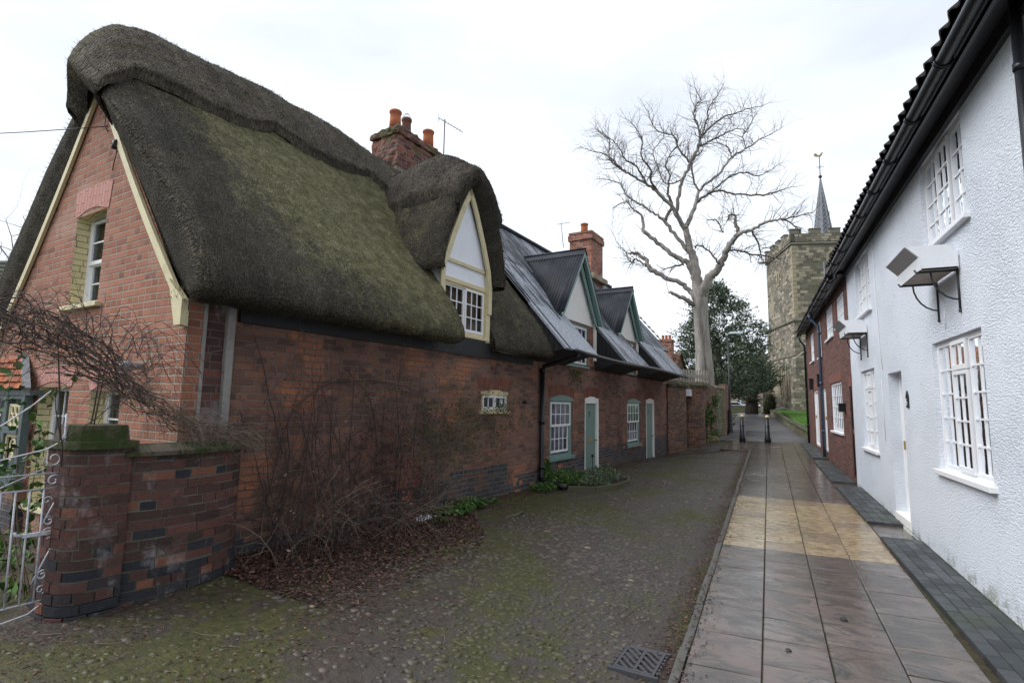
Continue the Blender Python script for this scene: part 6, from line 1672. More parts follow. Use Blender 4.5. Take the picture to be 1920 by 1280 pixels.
g = MB(); g.tube([(0, 0, 4.9), (0.02, 0, 5.05), (0.12, 0, 5.12), (0.35, 0.02, 5.14)], 0.03, 8); g.build('arm', M['iron'], lp_)
g = MB(); g.smooth = False
pr = [(0.06, -0.10), (0.0, -0.07), (0.0, 0.07), (0.06, 0.10), (0.70, 0.05), (0.72, 0), (0.70, -0.05)]
g.add([(x, y, 5.12) for x, y in pr] + [(0.10 + x * 0.82, y * 0.5, 5.22) for x, y in pr], [tuple(range(6, -1, -1)), tuple(range(7, 14))] + [(i, (i + 1) % 7, 7 + (i + 1) % 7, 7 + i) for i in range(7)])
g.build('lantern', M['green_metal'], lp_, bevel=0.01)

# ================================================================== YARD WALLS AND FENCE BEYOND THE COTTAGES
def plan_wall(name, label, pts, zb, zt, thick, mat, capmat=None, cap=0.06, cat='wall', capname='coping'):
    cx, cy = pts[len(pts) // 2]; z0 = zb if not callable(zb) else zb(cx, cy)
    t_ = base_thing(name, label, cat, (cx, cy, z0), (cx, cy, z0), 0)
    P_ = smooth_path(pts, 5) if len(pts) > 2 else pts; B_ = off_path(P_, -thick); g = MB(); L_ = 0
    for i in range(len(P_) - 1):
        a, b, c, d = P_[i], P_[i + 1], B_[i + 1], B_[i]; l = math.dist(a, b)
        za, zb_ = (zt, zt) if not callable(zt) else (zt(*a), zt(*b))
        g.add([(*a, z0 - 0.5), (*b, z0 - 0.5), (*b, zb_), (*a, za)], [(0, 1, 2, 3)], uvs=[[(L_, z0 - 0.5), (L_ + l, z0 - 0.5), (L_ + l, zb_), (L_, za)]])
        g.add([(*d, z0 - 0.5), (*c, z0 - 0.5), (*c, zb_), (*d, za)], [(3, 2, 1, 0)], uvs=[[(L_, za), (L_ + l, zb_), (L_ + l, z0 - 0.5), (L_, z0 - 0.5)]])
        g.add([(*a, za), (*b, zb_), (*c, zb_), (*d, za)], [(0, 1, 2, 3)]); L_ += l
    for i in (0, len(P_) - 1):
        a, d = P_[i], B_[i]; za = zt if not callable(zt) else zt(*a); g.quad((*a, z0 - 0.5), (*d, z0 - 0.5), (*d, za), (*a, za))
    g.build('brickwork' if 'brick' in mat.name else 'masonry', mat, t_)
    if capmat:
        g = MB(); C0, C1 = off_path(P_, 0.04), off_path(P_, -thick - 0.04)
        for i in range(len(P_) - 1):
            za, zb_ = (zt, zt) if not callable(zt) else (zt(*P_[i]), zt(*P_[i + 1]))
            A = [(*C0[i], za), (*C1[i], za), (*C1[i], za + cap), (*C0[i], za + cap)]; B = [(*C0[i + 1], zb_), (*C1[i + 1], zb_), (*C1[i + 1], zb_ + cap), (*C0[i + 1], zb_ + cap)]
            g.add(A + B, [(k_, (k_ + 1) % 4, 4 + (k_ + 1) % 4, 4 + k_) for k_ in range(4)] + ([(0, 1, 2, 3)] if i == 0 else []) + ([(7, 6, 5, 4)] if i == len(P_) - 2 else []))
        g.build(capname, capmat, t_)
    return t_
y1w = plan_wall('yard_wall', 'red brick yard wall joined to the end of the metal roofed cottages, topped by the fence', [(-2.93, 20.15), (-2.72, 20.9), (-2.55, 21.35), (-2.46, 21.6)], 0.2, 2.62, 0.25, M['brick_back'], M['coping'], 0.10)
g = MB(); g.box((-2.62, -2.30), (21.6, 22.12), (2.30, 2.56)); g.build('white_lintel', M['white_render'], y1w, bevel=0.01)
g = MB(); g.box((-2.95, -2.52), (22.10, 22.15), (0.1, 2.30)); g.build('dark_doorway_panel', M['black_board'], y1w)  # black panel stands in for the dark of the open doorway
y2w = plan_wall('yard_wall', 'rounded brick yard wall to the right of the narrow black doorway, with ivy beside it', [(-2.6, 22.16), (-2.30, 22.12), (-2.06, 22.3), (-1.90, 22.75), (-1.95, 23.3), (-2.2, 23.9)], 0.25, 2.66, 0.25, M['brick_back'], M['coping'], 0.08)
y3w = plan_wall('yard_wall', 'rough brick and stone yard wall set back between the ivy and the lamp post', [(-2.15, 23.8), (-1.85, 24.6), (-1.68, 25.6)], 0.3, lambda x, y: 2.80, 0.3, M['brick_back'], M['stone_trim'], 0.07)
y4w = plan_wall('yard_wall', 'grey patched yard wall with a stone cap behind the street lamp', [(-1.66, 25.75), (-1.52, 26.9), (-1.42, 27.9)], 0.4, 2.78, 0.3, M['stone_mossy'], M['stone_trim'], 0.08)
y5w = plan_wall('yard_wall', 'farthest red brick yard wall pier, just past the street lamp', [(-1.38, 28.3), (-1.30, 30.5)], 0.5, 3.05, 0.3, M['brick_back'], None)
# fence
fn = thing('paling_fence', 'weathered grey oak paling fence on the yard wall below the bare tree', 'fence', (-2.9, 21.6, 2.7))
fa, fb = Vector((-4.3, 21.2, 0)), Vector((-2.16, 25.9, 0)); OFF[fn.name] = Vector((-2.9, 21.6, 2.7))
fa, fb = Vector((-3.95, 22.3, 0)), Vector((-1.98, 25.4, 0))
n = 22
for i in range(n):
    p = fa.lerp(fb, i / (n - 1)); g = MB(); zb, zt = 2.55, 3.50 + rnd.uniform(-0.02, 0.02)
    d = (fb - fa).normalized() * 0.045; nn = Vector((d.y, -d.x, 0)).normalized() * 0.012
    g.prism([p - d + Vector((0, 0, zb)), p + d + Vector((0, 0, zb)), p + d + Vector((0, 0, zt)), p - d + Vector((0, 0, zt))], nn * 2); g.build('paling', M['wood_grey'], fn)
for z in (2.92, 3.22):
    g = MB(); nn = Vector((fb.y - fa.y, fa.x - fb.x, 0)).normalized() * 0.045
    g.beam(fa + nn + Vector((0, 0, z)), fb + nn + Vector((0, 0, z)), 0.05, 0.14 if z > 3 else 0.09); g.build('rail', M['wood_grey'], fn)

# ================================================================== CHURCH TOWER
TZ = 1.30
tw = thing('church_tower', 'square mossy stone church tower with battlements and a thin leaded spire', 'church tower', (3.29, 52.46, TZ), radians(15.5))
TWD = 7.2
tx_ = lambda u, d, z: (u, -d, z)          # face looking down the lane: u = local x
ty_ = lambda u, d, z: (-d, u, z)          # left face: u = local y
ZP = 15.05
g = MB()
wall(g, tx_, [(0, ZP), (TWD, ZP)], 8.0, [(2.95, 4.25, 11.6, 13.75)], 0.35); wall(g, ty_, [(0, ZP), (TWD, ZP)], 8.0, [(3.6, 3.9, 11.9, 13.0)], 0.3)
g.quad((TWD, 0, 8), (TWD, TWD, 8), (TWD, TWD, ZP), (TWD, 0, ZP)); g.quad((0, TWD, 8), (TWD, TWD, 8), (TWD, TWD, ZP), (0, TWD, ZP)); g.quad((0, 0, ZP), (TWD, 0, ZP), (TWD, TWD, ZP), (0, TWD, ZP))
g.build('upper_stage', M['stone_tower'], tw)
g = MB(); e = 0.14
wall(g, lambda u, d, z: (u, -d - e, z), [(-e, 7.95), (TWD + e, 7.95)], -0.8, [(1.0, 1.35, 1.5, 4.2)], 0.3); wall(g, lambda u, d, z: (-d - e, u, z), [(-e, 7.95), (TWD + e, 7.95)], -0.8, [(1.7, 2.05, 1.6, 4.3), (3.4, 3.75, 1.6, 4.3), (3.3, 3.5, 8 - 2.2, 8 - 1.4)], 0.3)
g.quad((TWD + e, -e, -0.8), (TWD + e, TWD + e, -0.8), (TWD + e, TWD + e, 7.95), (TWD + e, -e, 7.95)); g.quad((-e, TWD + e, -0.8), (TWD + e, TWD + e, -0.8), (TWD + e, TWD + e, 7.95), (-e, TWD + e, 7.95))
g.build('lower_stage', M['stone_tower'], tw)
def ring_course(z, h, pr, e0):
    g = MB(); a, b = -e0 - pr, TWD + e0 + pr
    g.add([(a, a, z), (b, a, z), (b, b, z), (a, b, z), (a, a, z + h * 0.6), (b, a, z + h * 0.6), (b, b, z + h * 0.6), (a, b, z + h * 0.6), (-0.0, -0.0, z + h), (TWD, 0, z + h), (TWD, TWD, z + h), (0, TWD, z + h)],
          [(0, 3, 2, 1), (0, 1, 5, 4), (1, 2, 6, 5), (2, 3, 7, 6), (3, 0, 4, 7), (4, 5, 9, 8), (5, 6, 10, 9), (6, 7, 11, 10), (7, 4, 8, 11)]); return g.build('string_course', M['stone_grey'], tw)
ring_course(7.93, 0.28, 0.12, 0.14); ring_course(14.62, 0.2, 0.12, 0.0); ring_course(5.0, 0.16, 0.06, 0.14); ring_course(0.3, 0.35, 0.25, 0.14)
g = MB(); a, b = -0.08, TWD + 0.08
for (p, q) in (((a, a), (b, a)), ((b, a), (b, b)), ((b, b), (a, b)), ((a, b), (a, a))):
    pv, qv = Vector((*p, 0)), Vector((*q, 0)); d = (qv - pv).normalized(); nn = Vector((-d.y, d.x, 0)) * 0.35
    pv2 = pv - d * 0.0
    g.prism([pv2 + Vector((0, 0, 14.86)), qv + Vector((0, 0, 14.86)), qv + Vector((0, 0, 15.55)), pv2 + Vector((0, 0, 15.55))], nn)
g.build('parapet', M['stone_tower'], tw)
nm = 5; w_ = (b - a) / (nm + (nm - 1) * 0.75)
for (p, d) in (((a, a), (1, 0)), ((a, b), (1, 0)), ((a, a), (0, 1)), ((b, a), (0, 1))):
    for i in range(nm):
        if i in (0, nm - 1) and d == (0, 1): continue
        s = i * w_ * 1.75; g = MB(); inw = 0.35
        x0 = p[0] + d[0] * s; y0 = p[1] + d[1] * s
        if d == (1, 0): ya = y0 if p[1] == a else y0 - inw; g.box((x0, x0 + w_), (ya, ya + inw), (15.552, 15.92)); g.box((x0 - 0.05, x0 + w_ + 0.05), (ya - 0.05, ya + inw + 0.05), (15.922, 16.0))
        else: xa = x0 if p[0] == a else x0 - inw; g.box((xa, xa + inw), (y0, y0 + w_), (15.552, 15.92)); g.box((xa - 0.05, xa + inw + 0.05), (y0 - 0.05, y0 + w_ + 0.05), (15.922, 16.0))
        g.build('merlon', M['stone_grey'], tw, bevel=0.02)
# belfry window
def arch_pts(u0, u1, z1, hh, n=10):
    m_ = (u0 + u1) / 2; return [(m_ - (u1 - u0) / 2 * cos(pi * i / n), z1 + hh * sin(pi * i / n) ** 0.8) for i in range(n + 1)]
def tower_window(mp, u0, u1, z0, z1, lights, dd, name='belfry_window'):
    g = MB(); hh = (u1 - u0) * 0.55 if lights > 1 else (u1 - u0) * 0.6
    A = arch_pts(u0 - 0.20, u1 + 0.20, z1, hh + 0.20); B = arch_pts(u0, u1, z1, hh)
    A = [(u0 - 0.20, z0)] + A + [(u1 + 0.20, z0)]; B = [(u0, z0)] + B + [(u1, z0)]
    for i in range(len(A) - 1):
        g.prism([mp(A[i][0], 0.08, A[i][1]), mp(A[i + 1][0], 0.08, A[i + 1][1]), mp(B[i + 1][0], 0.08, B[i + 1][1]), mp(B[i][0], 0.08, B[i][1])], Vector(mp(0, -0.10, 0)) - Vector(mp(0, 0, 0)))
    g.box((u0 - 0.16, u1 + 0.16), (-0.05, 0.08), (z0 - 0.14, z0), mp)
    fo = g.build(name, M['stone_trim'], tw)
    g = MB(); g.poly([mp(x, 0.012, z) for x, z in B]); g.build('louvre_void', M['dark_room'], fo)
    if lights > 1:
        g = MB(); m_ = (u0 + u1) / 2; g.box((m_ - 0.06, m_ + 0.06), (0.014, 0.05), (z0, z1 + hh * 0.35), mp)
        for s_ in (-1, 1):
            c = m_ + s_ * (u1 - u0) / 4; P_ = arch_pts(c - (u1 - u0) / 4 + 0.03, c + (u1 - u0) / 4 - 0.03, z1 - 0.25, 0.3, 8); g.tube([mp(x, 0.03, z) for x, z in P_], 0.05, 5)
        g.tube([mp(m_ + 0.22 * cos(q), 0.03, z1 + 0.30 + 0.2 * sin(q)) for q in [2 * pi * i / 12 for i in range(13)]], 0.045, 5)
        g.build('tracery', M['stone_trim'], fo)
        for i in range(9):
            g = MB(); z = z0 + 0.1 + i * (z1 - z0 - 0.2) / 9
            g.prism([mp(u0, 0.014, z), mp(u1, 0.014, z), mp(u1, 0.035, z - 0.07), mp(u0, 0.035, z - 0.07)], (0, 0, 0.03)); g.build('louvre', M['stone_grey'], fo)
tower_window(tx_, 3.02, 4.18, 11.55, 13.35, 2, 0.1)
tower_window(ty_, 3.62, 3.88, 11.9, 12.8, 1, 0.1, 'slit_window')
e_x = lambda u, d, z: (u, -d - 0.142, z); e_y = lambda u, d, z: (-d - 0.142, u, z)
tower_window(e_y, 1.72, 2.03, 1.7, 4.1, 1, 0.1, 'lancet_window'); tower_window(e_y, 3.42, 3.73, 1.7, 4.1, 1, 0.1, 'lancet_window'); tower_window(e_y, 3.32, 3.48, 6.0, 6.6, 1, 0.1, 'slit_window'); tower_window(e_x, 1.02, 1.33, 1.6, 4.0, 1, 0.1, 'lancet_window')
# quoins
for (mp, u) in ((tx_, 0.0),):
    g = MB(); z = 8.25; k_ = 0
    while z < 14.5:
        L1, L2 = (0.55, 0.32) if k_ % 2 else (0.32, 0.55)
        g.box((-0.012, L1), (-0.012, L2), (z + 0.01, z + 0.33)); z += 0.35; k_ += 1
    g.build('quoins', M['stone_trim'], tw, bevel=0.012)
for (x0, x1, y0, y1, zt) in ((-1.0, -0.14, 6.5, 7.5, 4.9), (-0.60, 0.4, -0.75, -0.14, 5.0)):
    g = MB(); g.box((x0, x1), (y0, y1), (-0.8, zt * 0.55)); g.box((x0 + 0.25, x1), (y0 + (0.0), y1), (zt * 0.55, zt - 0.3))
    g.add([(x0 + 0.25, y0, zt - 0.3), (x1, y0, zt - 0.3), (x1, y1, zt - 0.3), (x0 + 0.25, y1, zt - 0.3), (x1, y0, zt + 0.3), (x1, y1, zt + 0.3)], [(0, 1, 4), (2, 3, 5), (0, 4, 5, 3), (1, 2, 5, 4)])
    g.build('buttress', M['stone_tower'], tw)
# gargoyle
g = MB(); g.tube([(-0.05, 6.3, 14.72), (-0.6, 6.5, 14.68), (-0.95, 6.6, 14.75)], [0.16, 0.13, 0.09], 6); g.build('gargoyle', M['stone_grey'], tw)
# spire
k = NB('lead_herringbone'); o_ = k.tc('Object'); s = k.sep(o_)
c = k.ramp(k.noise(o_, 3, 4), [(0.3, (0.06, 0.064, 0.075)), (0.7, (0.12, 0.125, 0.14))])
M['spire'] = k.fin(c, 0.5, None, 0.5)
sx, sy, sz0, sz1 = 4.1, 3.6, 15.0, 22.0
g = MB(); R0 = 1.02
ring = [(sx + R0 * cos(pi / 8 + pi / 4 * i), sy + R0 * sin(pi / 8 + pi / 4 * i), sz0) for i in range(8)]
g.add(ring + [(sx, sy, sz1)], [(i, (i + 1) % 8, 8) for i in range(8)]); sp = g.build('spire', M['spire'], tw)
g = MB()
for i in range(8):
    a_, b_ = Vector(ring[i]), Vector(ring[(i + 1) % 8]); m_ = (a_ + b_) / 2; ap = Vector((sx, sy, sz1)); g.beam(a_, ap, 0.07, 0.07)
    nn = ((m_ - Vector((sx, sy, sz0))).normalized()) * 0.012
    for j in range(15):
        q = j / 16; q2 = (j + 1.1) / 16
        g.beam(a_.lerp(ap, q) + nn, m_.lerp(ap, q2) + nn, 0.05, 0.05); g.beam(b_.lerp(ap, q) + nn, m_.lerp(ap, q2) + nn, 0.05, 0.05)
M['lead_pale'] = paint('pale_lead_roll', (0.25, 0.26, 0.28, 1), 0.5, 0.4, (0.2, 0.2, 0.22, 1), 2)
g.build('lead_rolls', M['lead_pale'], sp)
g = MB(); g.tube([(sx, sy, sz1 - 0.4), (sx, sy, sz1 + 2.1)], 0.035, 6); g.lathe((sx, sy, sz1 - 0.1), [(0.05, 0), (0.16, 0.1), (0.16, 0.22), (0.05, 0.32)], 10)
g.tube([(sx - 0.35, sy, sz1 + 1.0), (sx + 0.35, sy, sz1 + 1.0)], 0.02, 4); g.tube([(sx, sy - 0.35, sz1 + 1.0), (sx, sy + 0.35, sz1 + 1.0)], 0.02, 4); fi = g.build('finial', M['iron'], sp)
g = MB(); g.prism([(sx + x, sy, sz1 + 2.0 + z) for x, z in [(-0.42, 0.10), (-0.30, 0.0), (-0.1, 0.02), (0.08, 0.0), (0.22, 0.12), (0.28, 0.30), (0.40, 0.36), (0.26, 0.42), (0.16, 0.36), (0.05, 0.18), (-0.12, 0.16), (-0.25, 0.34), (-0.42, 0.34), (-0.50, 0.22)]], (0, 0.03, 0)); g.build('weathercock', M['brass'], fi)
g = MB(); g.tube([(TWD * 0.64, 3.3, 15.0), (TWD * 0.64, 3.3, 18.6)], 0.03, 5); g.build('flagpole', M['lead'], tw)
# tower roof
g = MB(); g.add([(0.3, 0.3, 15.1), (TWD - 0.3, 0.3, 15.1), (TWD - 0.3, TWD - 0.3, 15.1), (0.3, TWD - 0.3, 15.1), (TWD / 2, TWD / 2, 15.5)], [(0, 1, 4), (1, 2, 4), (2, 3, 4), (3, 0, 4)]); g.build('roof', M['lead'], tw)
tw.scale = (1, 1, 1.035)
# churchyard retaining wall along the lawn
cw = plan_wall('churchyard_wall', 'low mossy stone retaining wall holding up the lawn beside the asphalt path', [(2.25, 24.8), (2.22, 27.0), (1.88, 36.0), (1.36, 52.0)], 0.6, lambda x, y: base_z(y) + 0.30 + 0.05 * sm(30, 50, y), 0.3, M['stone_mossy'], M['coping'], 0.06)

# ================================================================== FAR BUILDINGS, CARS
def far_house(name, label, x, y, w_, d_, h_, rh_, rz, wallm, roofm, wins, storeys=2):
    t_ = thing(name, label, 'house', (x, y, base_z(y)), rz)
    g = MB(); mp = lambda u, d, z: (u, -d, z)
    hs = []
    for st in range(storeys):
        for i in range(wins):
            u = w_ * (i + 0.5) / wins; z = 1.0 + st * 2.7; hs.append((u - 0.45, u + 0.45, z, z + 1.25))
    wall(g, mp, [(0, h_), (w_, h_)], -1, hs, 0.15)
    g.quad((0, 0, -1), (0, d_, -1), (0, d_, h_), (0, 0, h_)); g.quad((w_, 0, -1), (w_, d_, -1), (w_, d_, h_), (w_, 0, h_)); g.quad((0, d_, -1), (w_, d_, -1), (w_, d_, h_), (0, d_, h_))
    g.poly([(0, 0, h_), (0, d_, h_), (0, d_ / 2, h_ + rh_)]); g.poly([(w_, 0, h_), (w_, d_, h_), (w_, d_ / 2, h_ + rh_)])
    g.build('wall', wallm, t_)
    for (a, b, c, e) in hs:
        f = MB(); frame_rect(f, mp, a, b, c, e, 0.07, -0.14, -0.07); bars(f, mp, a, b, c, e, 2, 2, 0.05, -0.13, -0.09); f.quad(mp(a, -0.12, c), mp(b, -0.12, c), mp(b, -0.12, e), mp(a, -0.12, e)); f.mi[-1] = 1
        f.build('window', [M['white_paint'], M['net_dark']], t_)
    g = MB(); o_ = 0.3
    for sg in (0, 1):
        ya, yb = (-o_, d_ / 2) if sg == 0 else (d_ + o_, d_ / 2); za = h_ - o_ * rh_ / (d_ / 2)
        nr = 12
        for r in range(nr):
            q0, q1 = r / nr, (r + 1.1) / nr
            g.curval = rnd.random(); z0 = za + (h_ + rh_ - za) * q0; z1 = za + (h_ + rh_ - za) * min(q1, 1); y0 = ya + (yb - ya) * q0; y1 = ya + (yb - ya) * min(q1, 1)
            g.add([(-0.15, y0, z0 + 0.06), (w_ + 0.15, y0, z0 + 0.06), (w_ + 0.15, y1, z1), (-0.15, y1, z1), (-0.15, y0, z0), (w_ + 0.15, y0, z0)], [(0, 1, 2, 3), (4, 5, 1, 0)])
    ro = g.build('roof', roofm, t_)
    return t_, ro
M['brown_wall'] = paint('pale_brown_brickwork', (0.30, 0.22, 0.165, 1), 0.85, 0.4, (0.2, 0.13, 0.1, 1), 2)
M['cream_wall'] = paint('pale_rendered_wall', (0.66, 0.62, 0.52, 1), 0.8, 0.2, (0.5, 0.46, 0.38, 1), 1)
t_, ro = far_house('pale_house', 'pale rendered house with a dark roof, seen past the church tower', -4.0, 96, 10.5, 7, 8.2, 1.7, radians(-4), M['cream_wall'], M['tile_mossy'], 4, 3)
t_, ro = far_house('brick_house', 'low brown brick building behind the yew at the end of the path', -12, 82, 16, 6, 3.0, 1.0, radians(2), M['brown_wall'], M['tile_brown'], 4, 1)
# tile-roofed neighbour past the metal roof and its chimney
t_, ro = far_house('tiled_house', 'old house with a brown tiled roof and brick chimney behind the end of the cottages', -11.0, 34.5, 6.2, 6, 3.0, 1.6, radians(-4), M['brick_back'], M['tile_brown'], 2, 1)
g = MB(); g.box((5.2, 6.0), (1.5, 2.3), (2.5, 5.25)); g.box((5.15, 6.05), (1.45, 2.35), (5.25, 5.4)); g.build('chimney', M['brick_chimney'], t_)
for u in (5.38, 5.6, 5.82): g = MB(); pot(g, (u, 1.9, 5.39), 0.32, 0.09); g.build('chimney_pot', M['terracotta'], t_)
t_, ro = far_house('mossy_roofed_house', 'neighbouring house with a dark mossy roof and chimney behind the red brick gable', -27, 7.5, 9.0, 7, 4.6, 2.6, radians(24.6), M['brick_back'], M['tile_mossy'], 3, 2)
g = MB(); g.box((4.6, 5.6), (1.2, 2.0), (4.6, 7.1)); g.box((4.5, 5.7), (1.1, 2.1), (7.1, 7.3)); g.build('chimney', M['brick_chimney'], t_, bevel=0.02)

def car(loc, rz, body, label):
    t_ = thing('parked_car', label, 'car', loc, rz, 'cars parked at the far end of the path')
    g = MB(); L_, w_ = 4.1, 0.85
    side = [(-2.05, 0.35), (-2.05, 0.75), (-1.9, 0.88), (-1.15, 0.95), (-0.55, 1.40), (0.9, 1.42), (1.55, 1.0), (1.95, 0.92), (2.05, 0.6), (2.05, 0.35)]
    n = len(side); vs = [(x, -w_ * (0.84 if z > 1.2 else 1), z) for x, z in side] + [(x, w_ * (0.84 if z > 1.2 else 1), z) for x, z in side]
    g.add(vs, [tuple(range(n - 1, -1, -1)), tuple(range(n, 2 * n))] + [(i, (i + 1) % n, n + (i + 1) % n, n + i) for i in range(n)]); g.build('body', body, t_, bevel=0.06)
    for s_ in (-1, 1):
        g = MB(); g.poly([(x, s_ * y, z) for x, y, z in [(-1.0, 0.87, 0.98), (-0.5, 0.765, 1.33), (0.85, 0.765, 1.35), (1.35, 0.87, 1.0)]]); g.build('side_window', M['dark_room'], t_)
    g = MB(); g.poly([(-1.16, -0.7, 0.99), (-1.16, 0.7, 0.99), (-0.62, 0.62, 1.37), (-0.62, -0.62, 1.37)]); g.build('windscreen', M['dark_room'], t_)
    for x in (-1.3, 1.3):
        for s_ in (-1, 1):
            g = MB(); g.tube([(x, s_ * 0.72, 0.32), (x, s_ * 0.9, 0.32)], 0.32, 14); wo = g.build('wheel', M['tyre'], t_); g = MB(); g.tube([(x, s_ * 0.9, 0.32), (x, s_ * 0.91, 0.32)], 0.19, 12); g.build('rim', M['lead'], wo)
    for s_ in (-1, 1): g = MB(); g.box((-2.07, -2.03), (s_ * 0.6 - 0.15, s_ * 0.6 + 0.15), (0.62, 0.76)); g.build('headlight', M['white_paint'], t_)
car((1.2, 78, base_z(78)), radians(12), M['car_blue'], 'white parked car under the yew at the far end of the path')
car((-3.2, 79, base_z(79)), radians(4), M['car_paint'], 'silver parked car mostly hidden behind the yew trunk')
# ================================================================== VEGETATION
def rv(a=1.0): 
    while True:
        v = Vector((rnd.uniform(-1, 1), rnd.uniform(-1, 1), rnd.uniform(-1, 1)))
        if 0.05 < v.length < 1: return v.normalized() * a
def leaf(mb, p, d, size, w=0.5, val=None, n=None):
    d = Vector(d).normalized(); s = d.cross(n if n else rv()).normalized() * size * w / 2; nn = d.cross(s).normalized() * size * rnd.uniform(-0.15, 0.15)
    mb.curval = rnd.random() if val is None else val; p = Vector(p)
    mb.add([p, p + d * size * 0.45 + s + nn, p + d * size, p + d * size * 0.45 - s + nn], [(0, 1, 2, 3)])
def stem(mb, p, d, L_, r, n=6, wig=0.25, grav=0.0, depth=1, br=0.5, coll=None, hug=None, sides=4, shrink=0.55, tipr=0.35, bias=None):
    p = Vector(p); d = Vector(d).normalized(); pts = [p.copy()]; rad = [r]; kids = []
    for i in range(n):
        d = (d + rv(wig) + Vector((0, 0, -grav))); 
        if bias is not None: d += bias * 0.12
        d.normalize(); p = p + d * (L_ / n)
        if hug: p = hug(p)
        pts.append(p.copy()); rad.append(r * (1 - (1 - tipr) * (i + 1) / n))
        if coll is not None: coll.append((p.copy(), d.copy(), depth))
        if depth > 0 and rnd.random() < br and i > 0: kids.append((p.copy(), d.copy(), rad[-1]))
    mb.tube(pts, rad, sides, False, True)
    for q, dd, rr in kids:
        side = dd.cross(rv()).normalized()
        stem(mb, q, dd * 0.55 + side * 0.8, L_ * shrink * rnd.uniform(0.6, 1.2), rr * 0.65, max(3, n - 1), wig * 1.1, grav, depth - 1, br, coll, hug, max(3, sides - 1), shrink, tipr, bias)

# bramble over the gate and the garden wall -----------------------------
bt = row_thing('bramble_arch', 'leafless tangled bramble arching over the white gate and along the garden wall coping', 'climbing plant', 2.2, 1.5, 0.25)
arch = smooth_path([(0.25, 0.75, 2.30), (0.25, 1.30, 2.34), (0.24, 1.62, 2.28), (0.24, 1.95, 2.12), (0.27, 2.25, 1.88), (0.30, 2.6, 1.66), (0.28, 2.95, 1.56), (0.16, 3.25, 1.55)], 5)
g = MB(); g2 = MB()
for k_ in range(30):
    o1, o2 = rv(0.13), rv(0.13); o1.x *= 1.2; a_ = rnd.randrange(0, 14); b_ = rnd.randrange(a_ + 8, len(arch)); pts = []; ph = rv(0.10); fr_ = rnd.uniform(0.25, 0.7)
    for i in range(a_, b_):
        q = (i - a_) / (b_ - a_); w_ = rv(0.02) + ph * sin(i * fr_ + k_); th_ = 0.5 + 0.9 * sm(30, 8, i)
        pts.append(Vector(arch[i]) + (o1 * (1 - q) + o2 * q) * th_ + w_ + Vector((0, 0, 0.02)))
    (g2 if k_ % 3 == 0 else g).tube(pts, [rnd.uniform(0.003, 0.008) * (1 - 0.5 * i / len(pts)) for i in range(len(pts))], 5, False)
for k_ in range(300):
    i = rnd.randrange(1, len(arch) - 1); p = Vector(arch[i]) + rv(0.13); up = sm(22, 6, i)
    d = Vector((rnd.uniform(-0.5, 0.8), rnd.uniform(-1, 1.2), rnd.uniform(-0.35, 1.0) * (0.4 + 0.8 * up)))
    stem(g if k_ % 4 else g2, p, d, rnd.uniform(0.18, 0.62) * (0.55 + 0.6 * up), rnd.uniform(0.0018, 0.004), 9, 0.42, 0.10, 2, 0.34, None, None, 4)
for k_ in range(70):        # loose loops rising above the gate
    s = rnd.uniform(1.3, 2.35); p0 = Vector((0.25 + rnd.uniform(-0.1, 0.1), s, 2.35 - 0.55 * max(0, s - 1.9) + rnd.uniform(-0.12, 0.05))); w_, h_ = rnd.uniform(0.15, 0.55), rnd.uniform(0.08, 0.34); sg = rnd.choice([-1, 1]); dx = rnd.uniform(-0.15, 0.25)
    (g if k_ % 3 else g2).tube([p0 + Vector((dx * i / 12, sg * w_ * (i / 12), h_ * sin(pi * (i / 12) ** 0.8) - 0.18 * (i / 12) ** 2)) + rv(0.012) for i in range(13)], [0.0034 * (1 - 0.6 * i / 13) for i in range(13)], 4, False)
for k_ in range(260):       # tan trailing ends lying on the coping
    i = rnd.randrange(16, len(arch)); p = Vector(arch[i]) + Vector((rnd.uniform(-0.05, 0.14), rnd.uniform(-0.1, 0.1), rnd.uniform(-0.06, 0.06)))
    stem(g2, p, Vector((rnd.uniform(0.1, 1), rnd.uniform(-1, 1), rnd.uniform(-0.1, 0.5))), rnd.uniform(0.10, 0.36), rnd.uniform(0.0015, 0.0032), 7, 0.36, 0.22, 1, 0.35, None, None, 4)
g.build('dark_stems', M['twig'], bt); g2.build('tan_stems', M['twig_tan'], bt)
g = MB()
for k_ in range(3):
    stem(g, (0.02, 1.93 - 0.04 * k_, 0.3), (0.05, 0.02, 1), 2.1, 0.012, 10, 0.06, 0, 1, 0.3, None, None, 5)
g.build('main_stem', M['twig'], bt)

# plants in the garden behind the gate
vt = row_thing('garden_rose', 'green leaved rose growing behind the white gate in front of the cream window', 'plant', 1.9, 0.3, -0.5)
g = MB(); cl = []
for k_ in range(7): stem(g, (-0.45 + rnd.uniform(-0.1, 0.1), 1.95 + rnd.uniform(-0.12, 0.1), 0.3), (rnd.uniform(-0.15, 0.1), rnd.uniform(-0.25, 0.05), 1), 1.35, 0.006, 9, 0.12, 0, 1, 0.4, cl, None, 5)
g.build('stems', M['twig_tan'], vt)
g = MB()
for p, d, dp in cl:
    if p.z > 0.95 and rnd.random() < 0.8:
        for _ in range(3): leaf(g, p + rv(0.02), rv() + Vector((0, 0, -0.3)), rnd.uniform(0.05, 0.085), 0.75)
g.build('leaves', M['leaf_green'], vt)
vt = row_thing('garden_plants', 'low green plants on dark soil behind the white gate', 'plants', 1.6, 0.3, -0.6); vt['kind'] = 'stuff'
g = MB()
for k_ in range(900):
    p = Vector((rnd.uniform(-2.8, -0.15), rnd.uniform(1.0, 2.55), 0.30)); h_ = 0.1 + 0.35 * max(0, noise.noise(p * 2.2))
    leaf(g, p + Vector((0, 0, rnd.uniform(0, h_))), rv() + Vector((0, 0, 0.8)), rnd.uniform(0.05, 0.13), 0.4)
